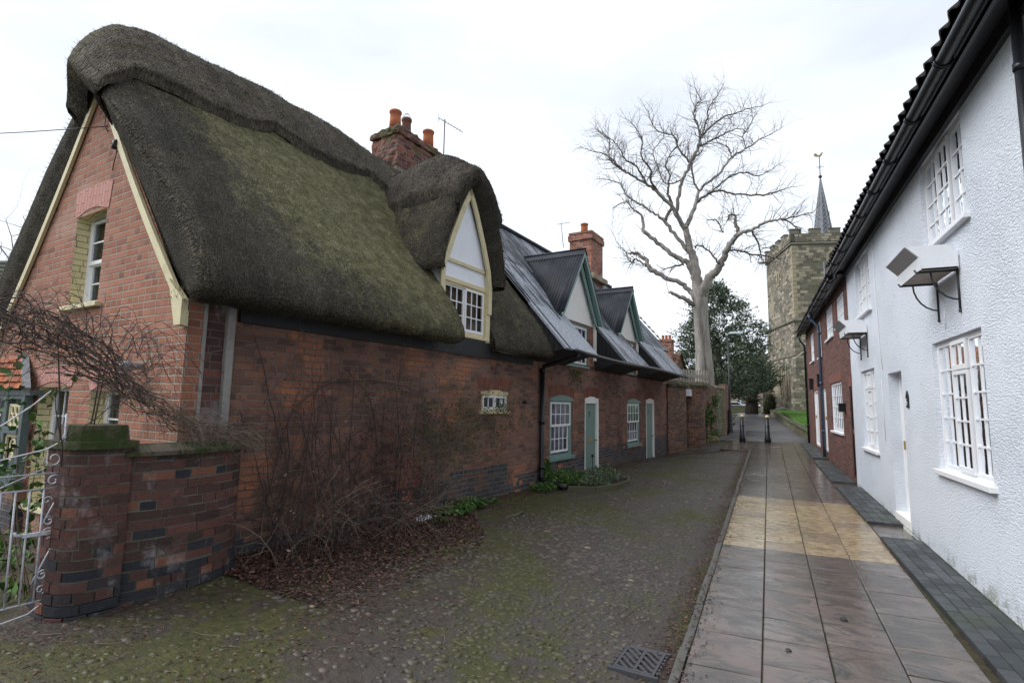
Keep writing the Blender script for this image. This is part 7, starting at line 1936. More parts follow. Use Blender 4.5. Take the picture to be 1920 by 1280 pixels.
g.build('leaves', M['leaf_green'], vt)
g = MB(); g.box((-4.6, 0.0), (-0.5, 2.66), (0.0, 0.30)); o = g.build('garden_soil', M['soil']); o.location = LORG; o.rotation_euler = (0, 0, -AZ); struct(o)

# shrubs against the thatched cottage ------------------------------------
hugw = lambda p: Vector((max(p.x, 0.03), p.y, max(p.z, 0.33)))
sh = row_thing('wall_shrub', 'dense bare brown shrub heaped against the brick wall, a few dull red leaves', 'shrub', 4.7, 0.33, 0.3)
g = MB(); g2 = MB(); cl = []
for k_ in range(135):
    s = rnd.uniform(3.4, 5.85); p = (rnd.uniform(0.08, 0.55), s, 0.33)
    stem(g if k_ % 3 else g2, p, (rnd.uniform(-0.3, 0.7), rnd.uniform(-0.7, 0.7), 1.0), rnd.uniform(0.7, 1.25), rnd.uniform(0.003, 0.007), 9, 0.24, 0.14, 2, 0.42, cl, hugw, 4)
for k_ in range(26):
    s = rnd.uniform(3.5, 6.0)
    stem(g, (rnd.uniform(0.04, 0.25), s, 0.33), (0.0, rnd.uniform(-0.3, 0.3), 1.0), rnd.uniform(1.5, 2.2), rnd.uniform(0.006, 0.011), 12, 0.12, 0.0, 2, 0.42, cl, lambda p: Vector((min(max(p.x, 0.03), 0.32), p.y, max(p.z, 0.33))), 5)
for pts in ([(0.05, 3.7, 0.4), (0.05, 3.85, 1.2), (0.05, 3.8, 1.7), (0.05, 4.2, 2.05), (0.05, 4.8, 2.15), (0.05, 5.4, 2.13), (0.06, 6.0, 2.0)], [(0.05, 3.75, 1.3), (0.05, 3.55, 1.9), (0.05, 3.35, 2.5)], [(0.05, 5.1, 0.4), (0.06, 5.15, 1.2), (0.05, 5.0, 1.9), (0.05, 4.5, 2.3)],
            [(0.45, 3.25, 1.9), (0.40, 3.55, 2.45), (0.40, 3.62, 2.62)], [(0.05, 4.3, 0.4), (0.05, 4.15, 1.2), (0.05, 3.9, 1.8)]):
    P_ = smooth_path(pts, 4); g.tube([Vector(p) + rv(0.015) for p in P_], [0.011 * (1 - 0.6 * i / len(P_)) for i in range(len(P_))], 6, False)
    for p in P_:
        if rnd.random() < 0.7: stem(g, p, rv(), rnd.uniform(0.2, 0.6), 0.003, 6, 0.3, 0.03, 1, 0.4, cl, hugw, 4)
g.build('dark_stems', M['twig'], sh); g2.build('tan_stems', M['twig_tan'], sh)
g = MB(); g3 = MB()
for p, d, dp in cl:
    r_ = math.dist((p.y, p.z), (5.15, 1.15)); 
    if rnd.random() < 0.30 * math.exp(-(r_ / 0.42) ** 2): 
        for _ in range(2): leaf(g, p + rv(0.03), rv() + Vector((0, 0, -0.4)), rnd.uniform(0.02, 0.045), 0.5)
    elif rnd.random() < 0.05: leaf(g3, p, rv(), rnd.uniform(0.02, 0.04), 0.5)
g.build('red_leaves', M['leaf_red'], sh); g3.build('dead_leaves', M['litter'], sh)
# dried dark leaf mass high on the wall
rb = row_thing('wall_rambler', 'thin green stemmed rambling rose on the brick wall under the small cream window', 'climbing plant', 6.6, 0.33, 0.1)
g = MB(); cl = []
hug2 = lambda p: Vector((min(max(p.x, 0.03), 0.30), p.y, max(p.z, 0.33)))
for k_ in range(13):
    s = 6.05 + rnd.uniform(-0.1, 0.25)
    stem(g, (0.15, s, 0.33), (0, rnd.uniform(-0.45, 0.75), 1.0), rnd.uniform(1.3, 2.2), rnd.uniform(0.005, 0.009), 12, 0.10, 0.01, 2, 0.45, cl, hug2, 5)
for k_ in range(26):
    stem(g, (rnd.uniform(0.04, 0.2), rnd.uniform(6.6, 8.5), rnd.uniform(1.2, 2.1)), (0.1, rnd.uniform(-0.4, 1), rnd.uniform(-0.1, 0.5)), rnd.uniform(0.5, 1.0), 0.003, 8, 0.24, 0.12, 2, 0.4, cl, hug2, 4)
g.build('stems', M['bark_mid'], rb)
g = MB()
for p, d, dp in cl:
    w_ = math.exp(-(((p.y - 7.9) / 0.95) ** 2 + ((p.z - 1.6) / 0.5) ** 2)) + 0.7 * math.exp(-(((p.y - 6.3) / 0.5) ** 2 + ((p.z - 1.7) / 0.6) ** 2)) + 0.08
    for _ in range(3):
        if rnd.random() < w_ * 0.75: leaf(g, p + rv(0.05), rv() + Vector((0, 0, -0.2)), rnd.uniform(0.018, 0.038), 0.6)
g.build('leaves', M['leaf_olive'], rb)

def clump(name, label, s, t, rs, rt, h_, n, mat, size, w_=0.35, z0=0.3, strap=False, cat='plant', stuff=False, frame=True):
    o = row_thing(name, label, cat, s, z0, t) if frame else base_thing(name, label, cat, (s, t, z0), (s, t, z0), 0)
    g = MB()
    for _ in range(n):
        a_ = rnd.uniform(0, 2 * pi); r_ = rnd.random() ** 0.6; x, y = (t + rt * r_ * cos(a_), s + rs * r_ * sin(a_)) if frame else (s + rs * r_ * cos(a_), t + rt * r_ * sin(a_))
        out = Vector((cos(a_) if frame else cos(a_), sin(a_), 0)) * r_
        hh = h_ * (1 - 0.55 * r_ ** 2) * (0.75 + 0.5 * noise.noise(Vector((x * 5, y * 5, 0))))
        if strap:
            p = Vector((x, y, z0)); d = (out * 0.9 + rv(0.35) + Vector((0, 0, 1))).normalized(); L_ = size * rnd.uniform(0.6, 1.2); sd = d.cross(Vector((0, 0, 1))).normalized() * size * w_ * 0.5; g.curval = rnd.random()
            q = p + d * L_ * 0.6; e = q + (out + rv(0.3) + Vector((0, 0, -0.2))).normalized() * L_ * 0.5
            g.add([p - sd * 0.4, p + sd * 0.4, q + sd, q - sd, e], [(0, 1, 2, 3), (3, 2, 4)])
        else: leaf(g, (x, y, z0 + hh * rnd.random() ** 0.6), rv() + out * 0.7 + Vector((0, 0, 0.6)), size * rnd.uniform(0.6, 1.3), w_)
    g.build('leaves', mat, o)
    g = MB()
    for _ in range(10): x, y = ((t + rnd.uniform(-rt, rt) * 0.5, s + rnd.uniform(-rs, rs) * 0.5) if frame else (s + rnd.uniform(-rs, rs) * 0.5, t + rnd.uniform(-rt, rt) * 0.5)); g.tube([(x, y, z0 - 0.02), (x + rnd.uniform(-0.03, 0.03), y, z0 + h_ * 0.6)], 0.004, 4)
    g.build('stems', M['twig_tan'], o)
    return o
clump('leafy_plant', 'broad leaved green plant at the wall foot beside the white sheet', 6.35, 0.38, 0.26, 0.22, 0.30, 240, M['leaf_green'], 0.15, 0.42, 0.31, True)
clump('leafy_plant', 'bright strap leaved green plant nearest the wall, right of the broad leaved one', 6.95, 0.24, 0.30, 0.16, 0.28, 420, M['leaf_green'], 0.20, 0.13, 0.30, True)
clump('small_plant', 'small dark green tuft on the ground in front of the white sheet', 5.75, 0.62, 0.20, 0.13, 0.12, 220, M['leaf_olive'], 0.05, 0.4, 0.31)
clump('small_plant', 'tiny green tuft right of the two leafy plants by the wall', 7.6, 0.28, 0.12, 0.08, 0.08, 90, M['leaf_green'], 0.05, 0.4, 0.28)
clump('fern_plant', 'green ferny plant at the foot of the black downpipe', 9.35, 0.34, 0.34, 0.22, 0.18, 700, M['leaf_green'], 0.06, 0.3, 0.26)
clump('ivy_plant', 'ivy climbing the wall behind the foot of the black downpipe', 9.98, 0.08, 0.20, 0.06, 0.55, 500, M['leaf_green'], 0.05, 0.7, 0.28)
clump('bed_shrub', 'bright green leafy plant at the left end of the edged flower bed', 10.15, 0.45, 0.34, 0.32, 0.40, 900, M['leaf_green'], 0.07, 0.45, 0.27)
clump('bed_shrub', 'grey green lavender like bush in the middle of the edged flower bed', 10.35, 0.92, 0.42, 0.34, 0.30, 1500, M['leaf_grey'], 0.07, 0.2, 0.27)
clump('bed_shrub', 'variegated pale green bush at the far end of the edged flower bed', 11.2, 0.75, 0.55, 0.42, 0.34, 1500, M['leaf_grey'], 0.05, 0.5, 0.29)
fb_ = row_thing('flower_bed_edging', 'low mossy timber edging around the flower bed under the first green framed window', 'edging', 10.4, 0.26, 1.2)
ep = [(0.62, 9.55), (1.18, 9.85), (1.38, 10.45), (1.42, 11.1), (1.22, 11.7)]
for a_, b_ in zip(ep, ep[1:]):
    g = MB(); za = ground_z(*LW(a_[0], a_[1], 0).xy); zb = ground_z(*LW(b_[0], b_[1], 0).xy)
    g.beam((*a_, za + 0.035), (*b_, zb + 0.035), 0.06, 0.12); g.build('board', M['wood_mossy'], fb_, bevel=0.008)
g = MB(); g.poly([(0.02, 9.5, 0.29), (0.62, 9.55, 0.29), (1.16, 9.85, 0.29), (1.36, 10.45, 0.30), (1.40, 11.1, 0.31), (1.20, 11.7, 0.31), (0.02, 11.9, 0.31)]); g.build('bed_soil', M['soil'], fb_)
lg = row_thing('log', 'short mossy log lying on the ground in front of the leafy plants', 'log', 6.9, 0.3, 1.2)
g = MB(); g.tube([(1.12, 6.6, 0.30), (1.15, 6.9, 0.30), (1.08, 7.2, 0.295)], [0.022, 0.026, 0.018], 8); g.build('bark', M['wood_mossy'], lg)
bg = row_thing('plastic_sheet', 'crumpled white plastic sheet lying between the bare shrub and the leafy plant', 'plastic sheet', 5.75, 0.32, 0.35)
g = MB(); g.smooth = True; n = 14
for j in range(n):
    for i in range(n):
        u, v = i / (n - 1) - 0.5, j / (n - 1) - 0.5; g.v.append((0.34 + u * 0.22, 5.78 + v * 0.5, 0.32 + 0.12 * (0.25 - u * u - v * v) * 2 + nz((u * 9, v * 9, 1), 1, 0.05)))
for j in range(n - 1):
    for i in range(n - 1): a_ = j * n + i; g.f.append([a_, a_ + 1, a_ + n + 1, a_ + n]); g.mi.append(0); g.sm.append(True); g.val.append(0)
g.build('sheet', M['bag'], bg)
# yard wall plants
clump('pale_plant', 'pale yellow and white leaved plant at the foot of the yard wall', -1.72, 24.35, 0.34, 0.5, 0.34, 900, M['leaf_pale'], 0.08, 0.4, 0.38, False, frame=False)
iv = base_thing('wall_ivy', 'dark ivy hanging down the yard wall left of the street lamp', 'ivy', (-1.8, 24.6, 0.5), (-1.8, 24.6, 0.5), 0)
g = MB()
for _ in range(2600):
    q = rnd.random(); z = rnd.uniform(0.5, 2.4); w_ = noise.noise(Vector((q * 5, z * 1.6, 3)))
    if w_ < -0.02: continue
    p = Vector((-2.05, 24.0, z)).lerp(Vector((-1.66, 25.5, z)), q) + Vector((rnd.uniform(0.0, 0.10), 0, 0)); leaf(g, p, rv() + Vector((0.5, -0.3, -0.3)), rnd.uniform(0.04, 0.09), 0.8)
g.build('leaves', M['leaf_green'], iv)
g = MB(); [stem(g, (-1.9, 24.3 + 0.3 * i, 0.4), (0, 0, 1), 1.9, 0.008, 8, 0.12, 0, 1, 0.4) for i in range(4)]; g.build('stems', M['twig'], iv)
dv = base_thing('dead_creeper', 'dry tangled creeper trailing over the yard wall coping below the paling fence', 'climbing plant', (-2.6, 21.2, 2.6), (-2.6, 21.2, 2.6), 0)
g = MB()
cp = smooth_path([(-3.1, 20.4, 2.72), (-2.75, 21.0, 2.74), (-2.45, 21.8, 2.72), (-2.2, 22.5, 2.78), (-1.9, 23.0, 2.76), (-1.95, 23.6, 2.76)], 6)
for _ in range(260):
    p = Vector(cp[rnd.randrange(len(cp))]) + rv(0.07); stem(g, p, Vector((rnd.uniform(-0.4, 1), rnd.uniform(-1, 1), rnd.uniform(-0.2, 0.5))), rnd.uniform(0.2, 0.5), 0.005, 6, 0.35, 0.18, 1, 0.4, None, None, 3)
g.build('stems', M['twig_tan'], dv)
g = MB()
for _ in range(900): leaf(g, Vector(cp[rnd.randrange(len(cp))]) + rv(0.12) + Vector((0.05, 0, 0)), rv(), rnd.uniform(0.03, 0.07), 0.6)
g.build('leaves', M['leaf_olive'], dv)
wi = row_thing('wall_moss', 'thin green creeper under the sill of the nearer dormer window', 'creeper', 11.5, 2.3, 0.02)
g = MB()
for _ in range(700):
    s = rnd.gauss(11.5, 0.28); z = 2.72 - abs(rnd.gauss(0, 0.16)); leaf(g, (rnd.uniform(0.005, 0.04), s, z), rv() + Vector((0.3, 0, -0.6)), rnd.uniform(0.02, 0.045), 0.5)
g.build('leaves', M['leaf_olive'], wi)

# leaf litter -----------------------------------------------------------
g = MB()
def litter(x, y, lift=0.0, size=None, val=None):
    z = (lane_h(x, y) if in_lane(x, y) else base_z(y)) + 0.006 + lift; a_ = rnd.uniform(0, 2 * pi); s_ = size or rnd.uniform(0.022, 0.050)
    d = Vector((cos(a_), sin(a_), rnd.uniform(-0.1, 0.35))); leaf(g, (x, y, z), d, s_, rnd.uniform(0.4, 0.8), val, n=Vector((rnd.uniform(-0.4, 0.4), rnd.uniform(-0.4, 0.4), 1)))
for _ in range(26000):       # drift against the wall and under the bare shrub
    s = rnd.uniform(3.0, 6.6); t = abs(rnd.gauss(0, 0.75)) + 0.02
    if t > 1.55 * sm(7.4, 4.8, s) + 0.25: continue
    x, y, _z = LW(t, s, 0); litter(x, y, rnd.uniform(0, 0.05) * max(0, 1 - t), None, rnd.random() ** 1.5 * 0.92)
for _ in range(8000):        # line of leaves in the kerb
    y = rnd.uniform(2.5, 20.2); x = kerb_x(y) - rnd.gauss(0.03, 0.09)
    if noise.noise(Vector((y * 0.9, 0, 2))) > -0.25 or rnd.random() < 0.3: litter(x, y, rnd.uniform(0, 0.012), rnd.uniform(0.015, 0.032), rnd.random() ** 1.8 * 0.85)
for _ in range(3200):        # along the cottage wall further up
    s = rnd.uniform(7, 20); t = abs(rnd.gauss(0, 0.35)) + 0.02; x, y, _z = LW(t, s, 0)
    if y < 20.2: litter(x, y, 0, None, rnd.random() ** 1.3 * 0.95)
for _ in range(2600):        # scattered over the cobbles
    y = 1.2 + 19 * rnd.random() ** 1.5; x = rnd.uniform(-5.2, -0.7)
    t, s = WL(x, y)
    if t > 0.2 and noise.noise(Vector((x * 0.8, y * 0.8, 5))) > -0.1: litter(x, y, 0.0, rnd.uniform(0.012, 0.03), rnd.random() ** 1.4)
for _ in range(4200):        # foreground by the garden wall
    y = rnd.uniform(1.3, 4.2); x = rnd.uniform(-4.9, -2.2)
    t, s = WL(x, y)
    if t > (0.40 if s > 1.7 else 0.1) and noise.noise(Vector((x * 1.3, y * 1.3, 7))) > -0.22: litter(x, y, 0.0, rnd.uniform(0.010, 0.030), rnd.random() ** 1.3 * 0.95)
for _ in range(1500):        # at the far end of the lane
    y = rnd.gauss(20.0, 0.28); x = rnd.uniform(-2.7, -0.35)
    if y < 20.25: litter(x, y, 0, None, rnd.random() ** 1.6 * 0.8)
for _ in range(2200):        # thin line where the flags meet the block paving
    y = rnd.uniform(3, 13); x = 1.43 + rnd.gauss(0, 0.022)
    if noise.noise(Vector((y * 0.7, 3, 2))) > 0.0: litter(x, y, 0.0, rnd.uniform(0.008, 0.02), rnd.random() ** 1.6 * 0.7)
for _ in range(1200):        # beyond, under the yard walls
    y = rnd.uniform(20.5, 30); litter(path_l(y) + 0.55 + abs(rnd.gauss(0, 0.4)), y, 0.0, 0.04, rnd.random() * 0.7)
o = g.build('leaf_litter', M['litter']); tag(o, 'brown fallen leaves drifted against the wall and along the kerb', 'leaves', kind='stuff')
# twigs among the litter
g = MB()
for _ in range(260):
    y = 1.5 + 16 * rnd.random() ** 1.6; x = rnd.uniform(-4.8, -0.7); a_ = rnd.uniform(0, 6.28); L_ = rnd.uniform(0.05, 0.22); z = lane_h(x, y) + 0.008
    g.tube([(x, y, z), (x + L_ * 0.5 * cos(a_), y + L_ * 0.5 * sin(a_), z + 0.006), (x + L_ * cos(a_ + 0.3), y + L_ * sin(a_ + 0.3), z)], 0.002, 4, False)
o = g.build('fallen_twigs', M['twig_tan']); tag(o, 'small broken twigs scattered over the lane', 'twigs', kind='stuff')
# grass and moss tufts in the joints
g = MB()
def blade(x, y, z, h_): 
    d = Vector((rnd.uniform(-0.5, 0.5), rnd.uniform(-0.5, 0.5), 1)).normalized(); leaf(g, (x, y, z), d, h_, 0.12)
for _ in range(4500):
    y = 1.2 + 18 * rnd.random() ** 1.3; x = rnd.uniform(-5.0, -0.9); t, s = WL(x, y)
    if t > 0.3 and noise.noise(Vector((x * 1.1, y * 1.1, 9))) > 0.12: blade(x, y, lane_h(x, y), rnd.uniform(0.008, 0.022))
for _ in range(900):
    y = rnd.uniform(5.5, 13.4); blade(XW - 0.012 - rnd.random() * 0.02, y, base_z(y) + 0.04, rnd.uniform(0.01, 0.03))
o = g.build('moss_tufts', M['leaf_olive']); tag(o, 'moss and tiny grass tufts growing between the cobbles', 'moss', kind='stuff')
g = MB()
for _ in range(26000):
    y = 25 + 30 * rnd.random() ** 1.2; x = 2.3 - 0.030 * (y - 25) + 0.12 + rnd.random() ** 1.5 * 5; z = base_z(y) + 0.32 + 0.012 * max(0, x - 2); leaf(g, (x, y, z), Vector((rnd.uniform(-0.4, 0.4), rnd.uniform(-0.4, 0.4), 1)), rnd.uniform(0.05, 0.11), 0.14, rnd.uniform(0.6, 1))
o = g.build('lawn_grass', M['leaf_green']); tag(o, 'short green lawn grass beside the church tower', 'grass', kind='stuff')

# trees -----------------------------------------------------------------
TREE_LIMBS = [
[(-2.47,29.74,2.88,0.536),(-2.45,29.66,3.62,0.493),(-2.48,29.53,4.58,0.45),(-2.53,29.34,5.85,0.407),(-2.54,29.2,6.92,0.407),(-2.53,29.09,7.77,0.407)],
[(-2.54,29.11,7.66,0.343),(-2.67,28.98,8.52,0.279),(-2.76,28.88,9.38,0.236),(-2.9,28.77,10.03,0.193),(-3.05,28.64,10.79,0.172),(-3.14,28.57,11.22,0.15)],
[(-3.14,28.57,11.22,0.129),(-3.45,28.24,11.82,0.107),(-3.85,27.85,12.41,0.096),(-4.35,27.42,12.93,0.086),(-4.85,27.02,13.35,0.064),(-5.44,26.58,13.66,0.054),(-5.94,26.21,13.98,0.054),(-6.34,25.89,14.29,0.043),(-6.5,25.7,14.63,0.038),(-6.41,25.54,15.3,0.032),(-6.71,25.29,15.57,0.021),(-7.02,25.03,15.84,0.016)],
[(-3.02,28.71,10.03,0.118),(-3.6,28.47,10.8,0.096),(-4.13,28.25,11.63,0.096),(-4.48,28.11,11.97,0.064),(-4.87,27.96,12.25,0.054),(-5.47,27.73,12.71,0.043),(-5.97,27.53,13.05,0.038),(-6.32,27.38,13.73,0.032),(-6.98,27.14,13.97,0.021),(-7.4,27.0,14.04,0.016)],
[(-4.13,28.25,11.63,0.086),(-3.8,28.43,12.52,0.086),(-3.99,28.36,13.29,0.064),(-3.86,28.44,14.21,0.043),(-4.05,28.36,14.79,0.043),(-3.84,28.47,15.38,0.032),(-3.48,28.66,15.98,0.032),(-3.43,28.69,16.57,0.021)],
[(-4.35,27.42,12.93,0.064),(-4.6,26.82,13.46,0.054),(-4.55,26.51,13.87,0.043),(-4.88,25.88,14.3,0.038),(-4.74,25.41,14.91,0.032),(-4.9,24.98,15.26,0.021),(-5.11,24.56,15.52,0.016)],
[(-4.85,27.02,13.35,0.043),(-5.16,26.22,13.96,0.043),(-5.63,25.52,14.17,0.032),(-5.75,25.14,14.45,0.027),(-6.01,24.57,14.77,0.021),(-6.51,23.77,15.0,0.014)],
[(-5.94,26.21,13.98,0.043),(-6.73,26.18,14.88,0.032),(-7.49,26.11,15.22,0.021),(-8.14,26.05,15.54,0.013)],
[(-3.14,28.57,11.22,0.118),(-3.47,28.04,11.98,0.096),(-3.31,27.68,12.93,0.086),(-3.07,27.52,13.49,0.086),(-2.69,27.33,14.22,0.086),(-2.26,27.15,14.93,0.075),(-2.15,27.03,15.28,0.064),(-2.21,26.74,15.8,0.043),(-2.4,26.39,16.31,0.043),(-2.24,26.25,16.73,0.032),(-2.04,26.23,16.89,0.021),(-2.28,25.84,17.37,0.016)],
[(-2.26,27.15,14.93,0.054),(-1.68,27.16,15.14,0.043),(-1.1,27.16,15.35,0.032),(-0.44,27.18,15.55,0.021),(0.01,27.23,15.27,0.016)],
[(-2.15,27.03,15.28,0.054),(-1.78,27.52,15.99,0.043),(-1.17,28.23,16.78,0.043),(-0.54,28.91,17.28,0.032),(0.15,29.64,17.8,0.021),(0.82,30.32,18.14,0.011)],
[(-2.69,27.33,14.22,0.054),(-3.14,27.01,14.81,0.043),(-3.4,26.78,15.52,0.032),(-4.14,26.37,15.8,0.027),(-4.41,26.18,16.2,0.021),(-4.57,26.0,16.8,0.014)],
[(-3.07,27.52,13.49,0.043),(-3.94,27.51,13.4,0.032),(-4.36,27.59,14.4,0.032),(-4.58,27.72,15.41,0.027),(-4.11,28.2,16.35,0.021),(-4.33,28.27,17.13,0.013)],
[(-2.15,27.03,15.28,0.043),(-1.84,27.03,16.19,0.032),(-1.72,26.98,16.8,0.027),(-1.33,27.06,17.4,0.021),(-1.03,27.12,17.91,0.011)],
[(-3.14,28.57,11.22,0.139),(-2.88,28.72,11.79,0.118),(-2.57,28.9,12.71,0.096),(-2.47,28.97,13.29,0.075),(-2.06,29.19,13.77,0.064),(-1.45,29.54,14.38,0.064),(-0.83,29.88,15.34,0.054),(-0.11,30.29,15.86,0.043),(0.61,30.7,16.44,0.032),(1.24,31.06,16.84,0.021),(1.76,31.35,17.23,0.014)],
[(-2.57,28.9,12.71,0.075),(-2.05,28.82,13.0,0.064),(-1.54,28.79,13.14,0.054),(-0.66,28.82,12.84,0.043),(0.48,28.82,12.59,0.043),(1.22,28.78,12.65,0.027),(1.95,28.72,12.78,0.014)],
[(-2.47,28.97,13.29,0.054),(-2.75,28.87,14.21,0.054),(-2.72,28.91,15.02,0.043),(-2.23,29.17,15.63,0.027)],
[(-2.05,28.82,13.0,0.043),(-1.46,29.37,13.63,0.043),(-0.86,29.93,14.33,0.043),(-0.15,30.56,14.64,0.032),(0.45,31.14,14.6,0.032),(1.09,31.69,15.02,0.021),(1.74,32.26,15.63,0.011)],
[(-0.83,29.88,15.34,0.032),(-1.02,29.74,15.89,0.032),(-1.51,29.5,16.11,0.021)],
[(-0.11,30.29,15.86,0.032),(-0.19,30.36,16.73,0.027),(0.24,30.69,17.51,0.021),(0.27,30.82,18.54,0.013)],
[(-2.78,28.89,8.84,0.172),(-3.14,28.8,9.45,0.139),(-3.74,28.63,9.8,0.118),(-4.54,28.4,10.55,0.107),(-5.25,28.19,11.3,0.096),(-5.3,28.22,12.06,0.064),(-5.77,28.08,12.48,0.043),(-6.08,27.99,12.89,0.032),(-6.83,27.85,12.6,0.016)],
[(-3.29,28.74,9.34,0.064),(-3.8,28.22,9.15,0.043),(-4.16,27.84,8.93,0.021)],
[(-2.7,29.05,7.5,0.172),(-3.09,29.01,8.01,0.129),(-3.49,28.95,8.42,0.118),(-4.31,28.82,8.79,0.118),(-5.04,28.7,9.27,0.129),(-5.25,28.7,9.8,0.107),(-5.67,28.62,10.11,0.086),(-6.02,28.57,10.18,0.075)],
[(-5.04,28.7,9.27,0.054),(-5.44,28.53,9.6,0.043),(-5.74,28.41,9.77,0.043),(-5.98,28.36,9.61,0.032),(-6.26,28.22,10.23,0.021),(-6.56,28.09,10.57,0.016),(-6.86,27.95,11.19,0.011)],
[(-2.8,29.04,7.23,0.139),(-3.45,28.5,7.55,0.096),(-3.91,28.11,7.8,0.075)],
[(-2.4,29.17,7.67,0.289),(-2.09,28.7,8.41,0.236),(-1.63,28.47,8.8,0.193),(-1.31,28.18,9.28,0.161),(-1.09,27.89,9.71,0.139),(-0.7,27.63,10.11,0.129),(-0.5,27.47,10.35,0.107),(0.05,27.33,10.39,0.075),(0.67,27.11,10.6,0.064),(1.27,26.95,10.61,0.043),(1.93,26.75,10.61,0.032),(2.57,26.53,10.64,0.021)],
[(-0.5,27.47,10.35,0.096),(-0.63,27.55,10.8,0.086),(-0.67,27.67,11.26,0.054),(-0.94,27.68,11.38,0.043),(-1.0,27.82,11.14,0.032)],
[(-1.09,27.9,9.66,0.054),(-0.54,28.13,9.61,0.043),(0.01,28.38,9.47,0.043),(0.74,28.7,9.37,0.032),(1.29,28.95,9.23,0.021)],
[(0.05,27.33,10.39,0.054),(0.3,27.73,9.82,0.043),(0.42,27.99,9.37,0.032),(0.5,28.19,9.01,0.021)],
[(1.27,26.95,10.61,0.032),(1.8,27.52,10.53,0.032),(2.16,28.02,10.2,0.021)],
[(-1.5,28.11,9.07,0.054),(-1.96,28.04,9.73,0.043),(-2.44,27.94,10.08,0.043),(-2.64,27.95,9.89,0.021)],
[(-1.25,27.78,10.53,0.032),(-1.53,27.93,11.25,0.032),(-2.02,27.97,11.33,0.021)]]
bt_ = thing('bare_tree', 'tall leafless pale barked tree with spreading crown behind the paling fence', 'tree', (-2.47, 29.7, 0.6)); OFF[bt_.name] = Vector((-2.47, 29.7, 0.6))
tr = MB(); lb = MB(); tw_ = MB()
for li, l in enumerate(TREE_LIMBS):
    P3 = smooth_path([(x, y, z) for x, y, z, r in l], 5); R3 = []
    for i in range(len(l) - 1):
        for k_ in range(5): R3.append(l[i][3] + (l[i + 1][3] - l[i][3]) * k_ / 5)
    R3.append(l[-1][3]); big = l[0][3] > 0.10
    P4 = []
    for i, (p, r) in enumerate(zip(P3, R3)):
        P4.append(Vector(p) + rv(min(0.05, 0.35 * r + 0.02)) * (0.4 if li == 0 else 1))
    if li == 0:    # trunk: fluted, split bark
        n = 26; vs = []; fs = []
        PP = [Vector((P4[0].x, P4[0].y, 0.3))] + P4; RR = [R3[0] * 0.95] + [r * 0.86 for r in R3]
        for i, (p, r) in enumerate(zip(PP, RR)):
            for j in range(n):
                a_ = 2 * pi * j / n; fl_ = 1 + 0.10 * sin(3 * a_ + 1) + 0.07 * sin(7 * a_ + 0.15 * p.z) + 0.05 * noise.noise(Vector((cos(a_) * 2, sin(a_) * 2, p.z * 0.6)))
                if abs(((a_ - 5.1 + pi) % (2 * pi)) - pi) < 0.16 and p.z < 6.2: fl_ -= 0.26
                vs.append(p + Vector((cos(a_), sin(a_), 0)) * r * fl_)
        for i in range(len(PP) - 1):
            for j in range(n): fs.append((i * n + j, i * n + (j + 1) % n, (i + 1) * n + (j + 1) % n, (i + 1) * n + j))
        tr.smooth = True; tr.add(vs, fs)
    elif big: tr.tube(P4, R3, 10)
    else: lb.tube(P4, R3, 6)
    # side twigs
    start = 0 if l[0][3] < 0.11 else len(P4) // 3
    if li in (0,): continue
    if li in (1, 22, 24): start = len(P4) - 2 if li != 22 else len(P4) // 2
    cen = Vector((-2.6, 28.5, 9.5))
    for i in range(start, len(P4)):
        r = R3[i]; p = P4[i]
        d0 = (P4[min(i + 1, len(P4) - 1)] - P4[max(i - 1, 0)]).normalized(); seg = (P4[min(i + 1, len(P4) - 1)] - P4[i]).length
        cnt = (2 if rnd.random() < 0.45 else 1) if r < 0.06 else (1 if rnd.random() < 0.5 else 0)
        if i == len(P4) - 1: cnt = 3
        for _ in range(cnt):
            out = (p - cen).normalized() * 0.5 + Vector((0, 0, 0.15)); sd = d0.cross(rv()).normalized()
            L_ = rnd.uniform(0.5, 1.3) * (1.0 if r < 0.08 else 0.8)
            stem(tw_, p, d0 * 0.45 + sd * 0.9 + out * 0.5, L_, max(0.009, min(0.018, r * 0.5)), 6, 0.30, -0.02, 2, 0.42, None, None, 3, 0.6, 0.35)
tro = tr.build('trunk', M['bark_pale'], bt_); lb.build('limbs', M['bark_mid'], tro); tw_.build('crown', M['twig_sky'], bt_)

def small_tree(name, label, x, y, h_, spread, n, group=None, z0=None):
    z0 = base_z(y) if z0 is None else z0; t_ = base_thing(name, label, 'tree', (x, y, z0), (x, y, z0), 0, group); a = MB(); b = MB()
    top = Vector((x, y, z0 + h_ * 0.35)); a.tube([(x, y, z0 - 0.3), (x + 0.1, y, z0 + h_ * 0.2), top], [0.22, 0.17, 0.14], 8); a.build('trunk', M['bark_dark'], t_)
    for _ in range(n): stem(b, top - Vector((0, 0, rnd.random() * h_ * 0.12)), Vector((rnd.uniform(-1, 1) * spread, rnd.uniform(-1, 1) * spread, 1)), h_ * rnd.uniform(0.4, 0.62), 0.07, 8, 0.17, -0.01, 3, 0.5, None, None, 5, 0.55, 0.2)
    b.build('crown', M['twig_sky'], t_); return t_
small_tree('bare_tree', 'small leafless tree in the distance left of the thatched roof', -33.5, 15.5, 14.5, 0.8, 12)
small_tree('bare_tree', 'thin leafless tree beyond the white cottage roof, right of the church spire', 9.5, 66, 18.5, 0.6, 10)

